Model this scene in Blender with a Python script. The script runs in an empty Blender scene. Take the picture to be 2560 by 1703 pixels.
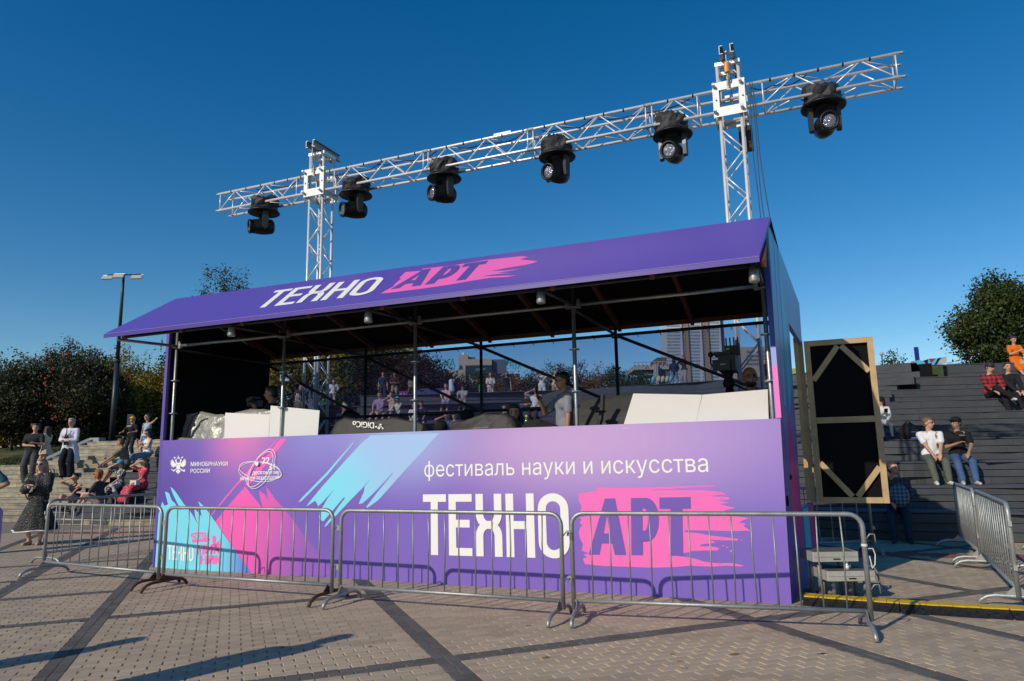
import bpy, bmesh, math, random
import numpy as np
from mathutils import Vector, Matrix
from mathutils.geometry import tessellate_polygon
random.seed(7); np.random.seed(7)
PI = math.pi
SC = bpy.context.scene
COL = SC.collection

# ------------------------------------------------------------------ camera, sky, sun, exposure
F_PX, PITCH, ROLL, EYE = 1756.45, 0.164534, -0.018745, 1.4975
cam = bpy.data.cameras.new('camera')
cam.sensor_width = 36.0
cam.lens = 36.0 * F_PX / 2560.0
cam.clip_start = 0.05
cam.clip_end = 6000
cam_ob = bpy.data.objects.new('camera', cam)
COL.objects.link(cam_ob)
cp_, sp_ = math.cos(PITCH), math.sin(PITCH)
cr_, sr_ = math.cos(ROLL), math.sin(ROLL)
_r, _u, _f = Vector((1, 0, 0)), Vector((0, -sp_, cp_)), Vector((0, cp_, sp_))
_rx = _r * cr_ + _u * sr_
_ux = _u * cr_ - _r * sr_
M = Matrix((( _rx.x, _ux.x, -_f.x, 0), (_rx.y, _ux.y, -_f.y, 0), (_rx.z, _ux.z, -_f.z, EYE), (0, 0, 0, 1)))
cam_ob.matrix_world = M
SC.camera = cam_ob

SUN_AZ, SUN_EL = math.radians(44.73), math.radians(28.7)     # light travels towards SUN_AZ (from +Y to +X)
w = bpy.data.worlds.new("World"); SC.world = w; w.use_nodes = True
nt = w.node_tree
sky = nt.nodes.new('ShaderNodeTexSky'); sky.sky_type = 'NISHITA'; sky.sun_disc = False
sky.sun_elevation = SUN_EL; sky.sun_rotation = SUN_AZ - PI
sky.altitude = 100; sky.air_density = 1.0; sky.dust_density = 0.2; sky.ozone_density = 2.5
hs = nt.nodes.new('ShaderNodeHueSaturation'); hs.inputs['Saturation'].default_value = 1.42
nt.links.new(sky.outputs[0], hs.inputs['Color']); nt.links.new(hs.outputs[0], nt.nodes['Background'].inputs[0])
nt.nodes['Background'].inputs[1].default_value = 0.105
sl = bpy.data.lights.new('sun', 'SUN'); sl.energy = 3.35; sl.angle = math.radians(0.5); sl.color = (1.0, 0.90, 0.76)
so = bpy.data.objects.new('sun', sl); COL.objects.link(so)
_sd = Vector((math.sin(SUN_AZ) * math.cos(SUN_EL), math.cos(SUN_AZ) * math.cos(SUN_EL), -math.sin(SUN_EL)))
so.rotation_euler = _sd.to_track_quat('-Z', 'Y').to_euler()
so.location = (-20, -20, 30)
SC.view_settings.view_transform = 'Standard'
SC.view_settings.look = 'None'
SC.view_settings.exposure = 0.0
SC.view_settings.gamma = 1.0
SC.view_settings.use_curve_mapping = False

# ------------------------------------------------------------------ photograph pixel -> place
def ray(px, py):
    X = px - 1280.0; Y = py - 851.5
    a = cr_ * X + sr_ * Y; b = -sr_ * X + cr_ * Y
    r, u = a / F_PX, -b / F_PX
    return Vector((r, cp_ - u * sp_, sp_ + u * cp_))
EYEV = Vector((0, 0, EYE))
def onz(px, py, z=0.0):
    d = ray(px, py); return EYEV + d * ((z - EYE) / d.z)
def ony(px, py, y):
    d = ray(px, py); return EYEV + d * (y / d.y)
def proj(p):
    x, y, z = p[0], p[1], p[2] - EYE
    d = y * cp_ + z * sp_; u = -y * sp_ + z * cp_
    X = F_PX * x / d; Y = -F_PX * u / d
    return (1280 + cr_ * X - sr_ * Y, 851.5 + sr_ * X + cr_ * Y)

# ------------------------------------------------------------------ objects
def link(o):
    COL.objects.link(o); return o
def thing(name, label, cat, loc=(0, 0, 0), rotz=0.0, group=None):
    o = bpy.data.objects.new(name, None); link(o)
    o.empty_display_size = 0.1
    o.location = loc; o.rotation_euler = (0, 0, rotz)
    o['label'] = label; o['category'] = cat
    if group: o['group'] = group
    return o
def tag(o, label, cat, group=None):
    o['label'] = label; o['category'] = cat
    if group: o['group'] = group
    return o
def struct(o):
    o['kind'] = 'structure'; return o
def stuff(o):
    o['kind'] = 'stuff'; return o
def dup(root, loc, rotz=0.0, label=None):
    r = root.copy(); link(r); r.location = loc; r.rotation_euler = (0, 0, rotz)
    if label: r['label'] = label
    for ch in list(root.children):
        c = ch.copy(); link(c); c.parent = r
        for g in list(ch.children):
            d = g.copy(); link(d); d.parent = c
    return r

def frame_of(d):
    d = Vector(d).normalized()
    a = Vector((0, 0, 1)) if abs(d.z) < 0.9 else Vector((1, 0, 0))
    x = d.cross(a).normalized(); y = d.cross(x).normalized()
    return x, y, d

class MB:
    def __init__(s): s.v = []; s.f = []; s.m = []; s.mi = 0
    def _add(s, vs, fs):
        o = len(s.v); s.v += [tuple(p) for p in vs]
        for f in fs: s.f.append(tuple(i + o for i in f)); s.m.append(s.mi)
    def box(s, c, size, rz=0.0, mtx=None):
        x, y, z = size[0] / 2, size[1] / 2, size[2] / 2
        vs = [Vector((a * x, b * y, d * z)) for a in (-1, 1) for b in (-1, 1) for d in (-1, 1)]
        if rz: R = Matrix.Rotation(rz, 3, 'Z'); vs = [R @ v for v in vs]
        if mtx is not None: vs = [mtx @ v for v in vs]
        c = Vector(c); vs = [v + c for v in vs]
        s._add(vs, [(0, 1, 3, 2), (4, 6, 7, 5), (0, 4, 5, 1), (2, 3, 7, 6), (0, 2, 6, 4), (1, 5, 7, 3)])
        return s
    def beam(s, a, b, w, h, up=(0, 0, 1)):
        a, b = Vector(a), Vector(b); d = (b - a).normalized(); up = Vector(up)
        if abs(d.dot(up)) > 0.99: up = Vector((1, 0, 0))
        x = d.cross(up).normalized(); y = x.cross(d).normalized()
        m = Matrix((x, d, y)).transposed()
        s.box((a + b) / 2, (w, (b - a).length, h), mtx=m); return s
    def tube(s, pts, r, n=8, cap=True, closed=False):
        pts = [Vector(p) for p in pts]; k = len(pts)
        rs = r if isinstance(r, (list, tuple)) else [r] * k
        rings = []; px = None
        for i in range(k):
            if closed: d = pts[(i + 1) % k] - pts[i - 1]
            else: d = pts[min(i + 1, k - 1)] - pts[max(i - 1, 0)]
            d.normalize()
            if px is None: x, y, _ = frame_of(d)
            else:
                x = px - d * px.dot(d)
                if x.length < 1e-6: x, _, _ = frame_of(d)
                x.normalize(); y = d.cross(x)
            px = x
            rings.append([pts[i] + (x * math.cos(2 * PI * j / n) + y * math.sin(2 * PI * j / n)) * rs[i] for j in range(n)])
        vs = [p for rg in rings for p in rg]; fs = []
        for i in range(k if closed else k - 1):
            i2 = (i + 1) % k
            for j in range(n):
                j2 = (j + 1) % n
                fs.append((i * n + j, i * n + j2, i2 * n + j2, i2 * n + j))
        if cap and not closed:
            fs.append(tuple(range(n))[::-1]); fs.append(tuple((k - 1) * n + j for j in range(n)))
        s._add(vs, fs); return s
    def lathe(s, prof, n=16, c=(0, 0, 0), sx=1.0, sy=1.0, mtx=None):
        c = Vector(c); vs = []; fs = []; k = len(prof)
        for (r, z) in prof:
            for j in range(n):
                a = 2 * PI * j / n
                v = Vector((r * math.cos(a) * sx, r * math.sin(a) * sy, z))
                if mtx is not None: v = mtx @ v
                vs.append(v + c)
        for i in range(k - 1):
            for j in range(n):
                j2 = (j + 1) % n
                fs.append((i * n + j, i * n + j2, (i + 1) * n + j2, (i + 1) * n + j))
        fs.append(tuple(range(n))[::-1]); fs.append(tuple((k - 1) * n + j for j in range(n)))
        s._add(vs, fs); return s
    def ball(s, c, r, n=10, m=7, mtx=None):
        c = Vector(c); rr = r if isinstance(r, (list, tuple)) else (r, r, r)
        vs = []; fs = []
        for i in range(1, m):
            t = PI * i / m
            for j in range(n):
                a = 2 * PI * j / n
                v = Vector((rr[0] * math.sin(t) * math.cos(a), rr[1] * math.sin(t) * math.sin(a), rr[2] * math.cos(t)))
                if mtx is not None: v = mtx @ v
                vs.append(v + c)
        tv = Vector((0, 0, rr[2])); bv = Vector((0, 0, -rr[2]))
        if mtx is not None: tv = mtx @ tv; bv = mtx @ bv
        vs += [tv + c, bv + c]; T = len(vs) - 2; B = T + 1
        for i in range(m - 2):
            for j in range(n):
                j2 = (j + 1) % n
                fs.append((i * n + j, (i + 1) * n + j, (i + 1) * n + j2, i * n + j2))
        for j in range(n):
            j2 = (j + 1) % n
            fs.append((T, j, j2)); fs.append((B, (m - 2) * n + j2, (m - 2) * n + j))
        s._add(vs, fs); return s
    def cone(s, a, b, ra, rb, n=8):
        "tapered capsule with round ends"
        a, b = Vector(a), Vector(b); L = (b - a).length
        if L < 1e-6: return s.ball(a, ra, n, 6)
        d = (b - a) / L
        pts = []; rs = []
        for t in (80, 55, 28): q = math.radians(t); pts.append(a - d * ra * math.sin(q)); rs.append(ra * math.cos(q))
        pts += [a, b]; rs += [ra, rb]
        for t in (28, 55, 80): q = math.radians(t); pts.append(b + d * rb * math.sin(q)); rs.append(rb * math.cos(q))
        x, y, _ = frame_of(d); o = len(s.v)
        vs = []
        for p, r in zip(pts, rs):
            for j in range(n):
                an = 2 * PI * j / n; vs.append(p + (x * math.cos(an) + y * math.sin(an)) * r)
        fs = []
        for i in range(len(pts) - 1):
            for j in range(n):
                j2 = (j + 1) % n; fs.append((i * n + j, i * n + j2, (i + 1) * n + j2, (i + 1) * n + j))
        fs.append(tuple(range(n))[::-1]); fs.append(tuple((len(pts) - 1) * n + j for j in range(n)))
        s._add(vs, fs); return s
    def prism(s, poly, fr, t):
        "extruded 2-d polygon; fr = (origin, ex, ey); thickness t along ex x ey"
        o, ex, ey = Vector(fr[0]), Vector(fr[1]), Vector(fr[2]); n = ex.cross(ey).normalized()
        k = len(poly)
        lo = [o + ex * a + ey * b for a, b in poly]; hi = [p + n * t for p in lo]
        tri = tessellate_polygon([[Vector((a, b, 0)) for a, b in poly]])
        fs = []
        for t3 in tri:
            i, j, l = t3
            ar = (poly[j][0] - poly[i][0]) * (poly[l][1] - poly[i][1]) - (poly[j][1] - poly[i][1]) * (poly[l][0] - poly[i][0])
            if ar < 0: i, j, l = i, l, j
            fs.append((k + i, k + j, k + l)); fs.append((l, j, i))
        area = sum(poly[i][0] * poly[(i + 1) % k][1] - poly[(i + 1) % k][0] * poly[i][1] for i in range(k))
        for i in range(k):
            j = (i + 1) % k
            fs.append((i, j, k + j, k + i) if area > 0 else (j, i, k + i, k + j))
        s._add(lo + hi, fs); return s
    def sheet(s, poly, fn):
        "flat triangulated polygon; fn maps 2-d to 3-d"
        tri = tessellate_polygon([[Vector((a, b, 0)) for a, b in poly]])
        fs = []
        for i, j, l in tri:
            ar = (poly[j][0] - poly[i][0]) * (poly[l][1] - poly[i][1]) - (poly[j][1] - poly[i][1]) * (poly[l][0] - poly[i][0])
            fs.append((i, j, l) if ar > 0 else (i, l, j))
        s._add([fn(a, b) for a, b in poly], fs); return s
    def mesh(s, name, mats, smooth=False):
        me = bpy.data.meshes.new(name); me.from_pydata(s.v, [], s.f)
        if not isinstance(mats, (list, tuple)): mats = [mats]
        for m in mats: me.materials.append(m)
        if len(mats) > 1: me.polygons.foreach_set('material_index', s.m)
        if smooth: me.polygons.foreach_set('use_smooth', [True] * len(me.polygons))
        me.update(); return me
    def build(s, name, mats, parent=None, smooth=False, loc=None):
        o = bpy.data.objects.new(name, s.mesh(name, mats, smooth)); link(o)
        if parent is not None: o.parent = parent
        if loc is not None: o.location = loc
        return o

_rodcache = {}
def rod(name, a, b, r, mat, parent=None, n=8):
    a, b = Vector(a), Vector(b); L = (b - a).length
    key = (round(L, 3), round(r, 4), n, mat.name)
    me = _rodcache.get(key)
    if me is None:
        m = MB(); m.tube([(0, 0, 0), (0, 0, L)], r, n); me = m.mesh(name, mat, True); _rodcache[key] = me
        me.polygons.foreach_set('use_smooth', [len(p.vertices) == 4 for p in me.polygons])
    o = bpy.data.objects.new(name, me); link(o)
    if parent is not None: o.parent = parent
    o.matrix_basis = Matrix.Translation(a) @ (b - a).to_track_quat('Z', 'Y').to_matrix().to_4x4()
    return o

# ------------------------------------------------------------------ materials
def srgb(r, g, b):
    def c(x):
        x /= 255.0; return x / 12.92 if x <= 0.04045 else ((x + 0.055) / 1.055) ** 2.4
    return (c(r), c(g), c(b))
_mats = {}
def mat(name, col, rough=0.6, metal=0.0, var=0.0, vscale=8.0, bump=0.0, bscale=40.0, island=0.0, spec=0.5, trans=0.0):
    if name in _mats: return _mats[name]
    m = bpy.data.materials.new(name); m.use_nodes = True; n = m.node_tree; N = n.nodes; L = n.links
    b = N['Principled BSDF']; b.inputs['Roughness'].default_value = rough; b.inputs['Metallic'].default_value = metal
    b.inputs['Specular IOR Level'].default_value = spec
    base = (*col, 1.0)
    out = None
    rgb = N.new('ShaderNodeRGB'); rgb.outputs[0].default_value = base; out = rgb.outputs[0]
    if var > 0 or bump > 0:
        tc = N.new('ShaderNodeTexCoord')
    def scaled(src, fac_socket, lo, hi):
        mr = N.new('ShaderNodeMapRange'); mr.inputs['To Min'].default_value = lo; mr.inputs['To Max'].default_value = hi
        L.new(fac_socket, mr.inputs['Value'])
        mx = N.new('ShaderNodeVectorMath'); mx.operation = 'SCALE'
        L.new(src, mx.inputs[0]); L.new(mr.outputs[0], mx.inputs['Scale']); return mx.outputs[0]
    if var > 0:
        no = N.new('ShaderNodeTexNoise'); no.inputs['Scale'].default_value = vscale; no.inputs['Detail'].default_value = 6.0; no.inputs['Roughness'].default_value = 0.65
        L.new(tc.outputs['Object'], no.inputs['Vector']); out = scaled(out, no.outputs['Fac'], 1 - var * 1.6, 1 + var * 1.6)
    if island > 0:
        ge = N.new('ShaderNodeNewGeometry'); out = scaled(out, ge.outputs['Random Per Island'], 1 - island, 1 + island)
        oi = N.new('ShaderNodeObjectInfo'); out = scaled(out, oi.outputs['Random'], 1 - island * .6, 1 + island * .6)
    L.new(out, b.inputs['Base Color'])
    if bump > 0:
        no2 = N.new('ShaderNodeTexNoise'); no2.inputs['Scale'].default_value = bscale; no2.inputs['Detail'].default_value = 5.0
        L.new(tc.outputs['Object'], no2.inputs['Vector'])
        bp = N.new('ShaderNodeBump'); bp.inputs['Strength'].default_value = bump; bp.inputs['Distance'].default_value = 0.02
        L.new(no2.outputs['Fac'], bp.inputs['Height']); L.new(bp.outputs[0], b.inputs['Normal'])
    if trans > 0: b.inputs['Transmission Weight'].default_value = trans
    _mats[name] = m
    return m

MT = dict(
    galv=mat('galvanised_steel', (0.34, 0.35, 0.335), 0.5, 0.65, 0.28, 9, 0.12, 60),
    galvold=mat('weathered_galvanised_steel', (0.27, 0.27, 0.25), 0.58, 0.5, 0.35, 12, 0.15, 60),
    rust=mat('rusty_steel', (0.10, 0.045, 0.03), 0.75, 0.3, 0.4, 14, 0.2, 60),
    scaf=mat('scaffold_steel', (0.33, 0.34, 0.34), 0.42, 0.8, 0.3, 14, 0.1, 80),
    alu=mat('aluminium', (0.80, 0.79, 0.77), 0.36, 0.35, 0.10, 10),
    black=mat('black_plastic', (0.008, 0.008, 0.009), 0.45, spec=.35),
    blackcloth=mat('black_nylon', (0.016, 0.016, 0.016), 0.62, 0, 0.3, 9, 0.6, 14),
    blackboard=mat('black_painted_board', (0.0045, 0.0045, 0.005), 0.8, 0, 0.2, 5, spec=.15),
    wood=mat('pine_batten', (0.50, 0.34, 0.17), 0.65, 0, 0.22, 7, 0.12, 60),
    wooddark=mat('rafter_timber', (0.10, 0.038, 0.015), 0.7, 0, 0.25, 7, 0.1, 60),
    white=mat('white_board', (0.78, 0.76, 0.72), 0.5, 0, 0.02, 3),
    rope=mat('black_cable', (0.012, 0.012, 0.012), 0.6),
)
# ------------------------------------------------------------------ amphitheatre base line (curve of the first riser)
_ctrl = [(-44, 33.5), (-34, 28.6), (-27.1, 25.6), (-19.9, 22.4), (-14.5, 20.2), (-12.0, 18.85), (-8.7, 17.9), (-5.0, 18.9), (-1.5, 18.3), (2.0, 16.1), (5.0, 13.1), (8.1, 11.55), (12.7, 10.9), (20, 10.7), (30, 12)]
def _catmull(P, n=24):
    out = []
    P = [Vector((*p, 0)) for p in P]
    for i in range(1, len(P) - 2):
        a, b, c, d = P[i - 1], P[i], P[i + 1], P[i + 2]
        for j in range(n):
            t = j / n
            out.append(0.5 * ((2 * b) + (c - a) * t + (2 * a - 5 * b + 4 * c - d) * t * t + (3 * b - a - 3 * c + d) * t ** 3))
    out.append(P[-2]); return out
BASE = _catmull(_ctrl)
_S = [0.0]
for i in range(1, len(BASE)): _S.append(_S[-1] + (BASE[i] - BASE[i - 1]).length)
S_MAX = _S[-1]
def base_at(s):
    s = min(max(s, 0.0), S_MAX - 1e-4)
    lo, hi = 0, len(_S) - 1
    while hi - lo > 1:
        m = (lo + hi) // 2
        if _S[m] <= s: lo = m
        else: hi = m
    t = (s - _S[lo]) / (_S[hi] - _S[lo]); p = BASE[lo].lerp(BASE[hi], t)
    a = BASE[max(lo - 3, 0)]; b = BASE[min(hi + 3, len(BASE) - 1)]
    d = (b - a).normalized()
    return p, d, Vector((-d.y, d.x, 0))           # point, along (to the right), uphill
def arc(s, D, z=0.0):
    p, d, n = base_at(s); q = p + n * D; return Vector((q.x, q.y, z))
def s_for(px, D, z):
    "where the line at offset D and height z crosses pixel column px"
    best = None
    lo, hi = 2.0, S_MAX - 2.0
    for _ in range(50):
        m = (lo + hi) / 2
        if proj(arc(m, D, z))[0] < px: lo = m
        else: hi = m
    return (lo + hi) / 2
_bp = np.array([(p.x, p.y) for p in BASE])
def signed_D(pts):
    pts = np.asarray(pts, float); best = np.full(len(pts), 1e9); out = np.zeros(len(pts))
    A = _bp[:-1:2]; B = _bp[2::2]; k = min(len(A), len(B)); A = A[:k]; B = B[:k]
    for a, b in zip(A, B):
        d = b - a; L2 = d @ d
        t = np.clip(((pts - a) @ d) / L2, 0, 1); q = a + t[:, None] * d
        v = pts - q; dist = np.hypot(v[:, 0], v[:, 1])
        sg = np.sign(d[0] * v[:, 1] - d[1] * v[:, 0])
        m = dist < best; best[m] = dist[m]; out[m] = (dist * sg)[m]
    return out

# ------------------------------------------------------------------ ground and pavers
m_sand = mat('joint_sand', (0.44, 0.36, 0.22), 0.95, 0, 0.2, 30)
m_pave = mat('tan_paver', (0.44, 0.345, 0.24), 0.88, 0, 0.10, 2.2, 0.25, 220, island=0.13)
m_pavedark = mat('dark_grey_paver', (0.115, 0.105, 0.093), 0.9, 0, 0.14, 2.2, 0.25, 220, island=0.2)
m_pavered = mat('red_paver', (0.26, 0.085, 0.065), 0.9, 0, 0.14, 2.2, 0.25, 220, island=0.13)
m_ground = mat('plaza_ground', (0.24, 0.20, 0.145), 0.9, 0, 0.1, 1.5)
mb = MB()
g = 3000
mb._add([(-g, -g, -0.03), (g, -g, -0.03), (g, g, -0.03), (-g, g, -0.03)], [(0, 1, 2, 3)])
ground = struct(mb.build('ground', m_ground))

GA = math.radians(21.5)
E1 = Vector((math.cos(GA), math.sin(GA), 0)); E2 = Vector((-math.sin(GA), math.cos(GA), 0))
PWID, PLEN = 0.0865, 0.187
bands = [-10.0, -8.5, -7.0, -5.4, -3.94, -2.53, -1.18, 1.56, 4.46, 5.9, 7.4, 8.9, 10.4, 11.9]
cross = [(5.40, 5.40 + 2 * PWID, -0.9, 12), (8.26, 8.26 + 2 * PWID, -11, 1.5), (9.82, 9.82 + 2 * PWID, -11, -1.0), (11.3, 11.3 + 2 * PWID, -11, -1), (7.9, 7.9 + 2 * PWID, 4.5, 12), (9.4, 9.4 + 2 * PWID, 4.5, 12), (13.0, 13 + 2 * PWID, -11, -1)]
cells = []          # (x0, x1, y0, y1) in grid coordinates, material
r0, r1 = int(2.6 / PWID), int(19.5 / PWID)
for i in range(len(bands) - 1):
    a, b = bands[i] + PWID, bands[i + 1] - PWID
    for r in range(r0, r1):
        y0 = r * PWID; yc = y0 + PWID / 2
        x = a - (0 if r % 2 else PLEN / 2)
        dk = any(c0 <= yc <= c1 and c2 <= (a + b) / 2 <= c3 for c0, c1, c2, c3 in cross)
        while x < b - 0.02:
            u0, u1 = max(x, a), min(x + PLEN, b)
            if u1 - u0 > 0.03: cells.append((u0, u1, y0, y0 + PWID, 1 if dk else 0))
            x += PLEN
for bnd in bands:
    for k in (0, 1):
        y = 2.6 - (0 if k else PLEN / 2)
        while y < 19.5:
            cells.append((bnd - PWID + k * PWID, bnd - PWID + (k + 1) * PWID, y, y + PLEN, 1)); y += PLEN
C = np.array(cells)
cxy = np.stack([(C[:, 0] + C[:, 1]) / 2, (C[:, 2] + C[:, 3]) / 2], 1)
W2 = cxy[:, :1] * np.array([[E1.x, E1.y]]) + cxy[:, 1:] * np.array([[E2.x, E2.y]])
dd = W2[:, 1] * cp_ - EYE * sp_
Xs = 1280 + F_PX * W2[:, 0] / np.maximum(dd, .1); Ys = 851.5 + F_PX * (W2[:, 1] * sp_ + EYE * cp_) / np.maximum(dd, .1)
SD = signed_D(W2)
keep = (dd > 1) & (Xs > -160) & (Xs < 2720) & (Ys < 1800) & (SD < 0.02)
# under the booth nothing is seen: leave the pavers out there
BLV = Vector((2.786853 - 8.755045 * math.cos(0.3932758), 7.324405 + 8.755045 * math.sin(0.3932758), 0))
BU = Vector((math.cos(0.3932758), -math.sin(0.3932758), 0)); BN = Vector((math.sin(0.3932758), math.cos(0.3932758), 0))
bu = (W2[:, 0] - BLV.x) * BU.x + (W2[:, 1] - BLV.y) * BU.y; bv = (W2[:, 0] - BLV.x) * BN.x + (W2[:, 1] - BLV.y) * BN.y
keep &= ~((bu > 0.9) & (bu < 8.2) & (bv > 0.7) & (bv < 1.9))
C, W2, SD, Xs, Ys = C[keep], W2[keep], SD[keep], Xs[keep], Ys[keep]
C[(SD > -1.95) & (SD < -1.55), 4] = 2
full = (np.abs(C[:, 1] - C[:, 0]) > PLEN * .98) | (np.abs(C[:, 3] - C[:, 2]) > PLEN * .98)
inview = (Xs > 20) & (Xs < 2540) & (Ys < 1690) & full
order = np.argsort(np.where(inview, W2[:, 0] ** 2 + W2[:, 1] ** 2, 1e9))
single = set(order[:296].tolist())
rng = np.random.RandomState(3)
GL, GS = 0.0026, 0.0062          # half gaps along rows / at the short ends
def paver_mesh(lx, ly, m, name):
    b = MB(); x, y = lx / 2, ly / 2; e = 0.004
    b._add([(-x, -y, -.02), (x, -y, -.02), (x, y, -.02), (-x, y, -.02), (-x, -y, -e), (x, -y, -e), (x, y, -e), (-x, y, -e),
            (-x + e, -y + e, 0), (x - e, -y + e, 0), (x - e, y - e, 0), (-x + e, y - e, 0)],
           [(0, 1, 5, 4), (1, 2, 6, 5), (2, 3, 7, 6), (3, 0, 4, 7), (4, 5, 9, 8), (5, 6, 10, 9), (6, 7, 11, 10), (7, 4, 8, 11), (8, 9, 10, 11)])
    return b.mesh(name, m)
pm = [m_pave, m_pavedark, m_pavered]
_pc = {}
V = []; Fq = []; MI = []
for i in range(len(C)):
    x0, x1, y0, y1, mi = C[i]; mi = int(mi)
    vert = (y1 - y0) > (x1 - x0)
    gx, gy = (GL, GS) if vert else (GS, GL)
    if i in single:
        lx, ly = x1 - x0 - 2 * gx, y1 - y0 - 2 * gy
        key = (round(lx, 3), round(ly, 3), mi)
        if key not in _pc: _pc[key] = paver_mesh(lx, ly, pm[mi], 'paver')
        o = bpy.data.objects.new('paver', _pc[key]); link(o); o.parent = ground
        o.location = (W2[i, 0], W2[i, 1], rng.uniform(-.0015, .0015)); o.rotation_euler = (rng.uniform(-.006, .006), rng.uniform(-.006, .006), GA)
        continue
    z = rng.uniform(-.0015, .0015); k = len(V)
    q = []
    for (a, b) in ((x0 + gx, y0 + gy), (x1 - gx, y0 + gy), (x1 - gx, y1 - gy), (x0 + gx, y1 - gy)):
        q.append((a * E1.x + b * E2.x, a * E1.y + b * E2.y))
    V += [(a, b, -.02) for a, b in q] + [(a, b, z) for a, b in q]
    Fq += [(k + 4, k + 5, k + 6, k + 7), (k, k + 1, k + 5, k + 4), (k + 1, k + 2, k + 6, k + 5), (k + 2, k + 3, k + 7, k + 6), (k + 3, k, k + 4, k + 7)]
    MI += [mi] * 5
me = bpy.data.meshes.new('paving'); me.from_pydata(V, [], Fq)
for m in pm: me.materials.append(m)
me.polygons.foreach_set('material_index', MI); me.update()
o = stuff(bpy.data.objects.new('paving', me)); link(o); o.parent = ground
b = MB()
q = [E1 * a + E2 * c for a, c in ((-11, 2.5), (12.5, 2.5), (12.5, 19.6), (-11, 19.6))]
b._add([(p.x, p.y, -.0085) for p in q], [(0, 1, 2, 3)])
js = stuff(b.build('joint_sand', m_sand, ground))
# fallen leaves and crumbs
ml = mat('dry_leaf', (0.20, 0.11, 0.04), 0.8)
b = MB()
for px, py in ((483, 1597), (1362, 1645), (1700, 1653), (1712, 1671), (1835, 1637), (2440, 1628), (1680, 1637), (705, 1620), (1320, 1565), (500, 1465), (205, 1555), (925, 1618), (2055, 1635)):
    p = onz(px, py); a = rng.uniform(0, 6)
    l_ = .035 * rng.uniform(.5, 1.2); q_ = [Vector((l_ * math.cos(a + t_), l_ * .55 * math.sin(a + t_), .002 + .008 * (t_ > 3))) + p for t_ in (0, 1.2, 2.2, 3.3, 4.6)]; b._add(q_, [(0, 1, 2, 3, 4)])
stuff(b.build('fallen_leaves', ml))

# ------------------------------------------------------------------ timber terraces
m_deck = mat('grey_composite_board', (0.090, 0.095, 0.103), 0.72, 0, 0.25, 2.6, 0.0, island=0.07)
def groove(m, scale=300):
    n = m.node_tree; N = n.nodes; L = n.links
    tc = N.new('ShaderNodeTexCoord'); wv = N.new('ShaderNodeTexWave'); wv.wave_type = 'BANDS'; wv.bands_direction = 'Z'
    wv.inputs['Scale'].default_value = scale / 6.28; wv.inputs['Distortion'].default_value = 0.0
    L.new(tc.outputs['Object'], wv.inputs['Vector'])
    bp = N.new('ShaderNodeBump'); bp.inputs['Strength'].default_value = 0.8; bp.inputs['Distance'].default_value = 0.006
    L.new(wv.outputs['Fac'], bp.inputs['Height']); L.new(bp.outputs[0], N['Principled BSDF'].inputs['Normal'])
groove(m_deck, 250)
# dusty dry stains on the boards
def stain(m, col, scale, lo, hi):
    n = m.node_tree; N = n.nodes; L = n.links; bs = N['Principled BSDF']
    src = bs.inputs['Base Color'].links[0].from_socket
    ge = N.new('ShaderNodeNewGeometry'); mp = N.new('ShaderNodeMapping'); mp.inputs['Scale'].default_value = (1, 1, 4)
    no = N.new('ShaderNodeTexNoise'); no.inputs['Scale'].default_value = scale; no.inputs['Detail'].default_value = 8; no.inputs['Roughness'].default_value = .7
    L.new(ge.outputs['Position'], mp.inputs['Vector']); L.new(mp.outputs[0], no.inputs['Vector'])
    mr = N.new('ShaderNodeMapRange'); mr.inputs['From Min'].default_value = lo; mr.inputs['From Max'].default_value = hi
    L.new(no.outputs['Fac'], mr.inputs['Value'])
    mx = N.new('ShaderNodeMix'); mx.data_type = 'RGBA'
    L.new(mr.outputs[0], mx.inputs['Factor']); L.new(src, mx.inputs[6]); mx.inputs[7].default_value = (*col, 1)
    L.new(mx.outputs[2], bs.inputs['Base Color'])
stain(m_deck, (0.16, 0.135, 0.095), 1.1, .60, .80)
TD = [0.0, 0.95, 2.0, 3.8, 5.2, 6.7, 8.3, 10.0, 11.8, 13.7]
NT = 10
_ty = [1282, 1218, 1155, 1097, 1062, 1031, 1000, 972, 942, 912]
TZ = []
for k in range(NT):
    s = s_for(2330, TD[k], 1.5 + .35 * k); p = arc(s, TD[k]); TZ.append(ony(2330, _ty[k], p.y).z)
TPX = [131, 255, 312, 363, 560, 680, 840, 884, 897, 911]
terr = struct(bpy.data.objects.new('seating_terrace', None)); link(terr)
TS0 = []
S_R = s_for(2760, 0, .3)
_bd = {}
rr = random.Random(11)
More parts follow.
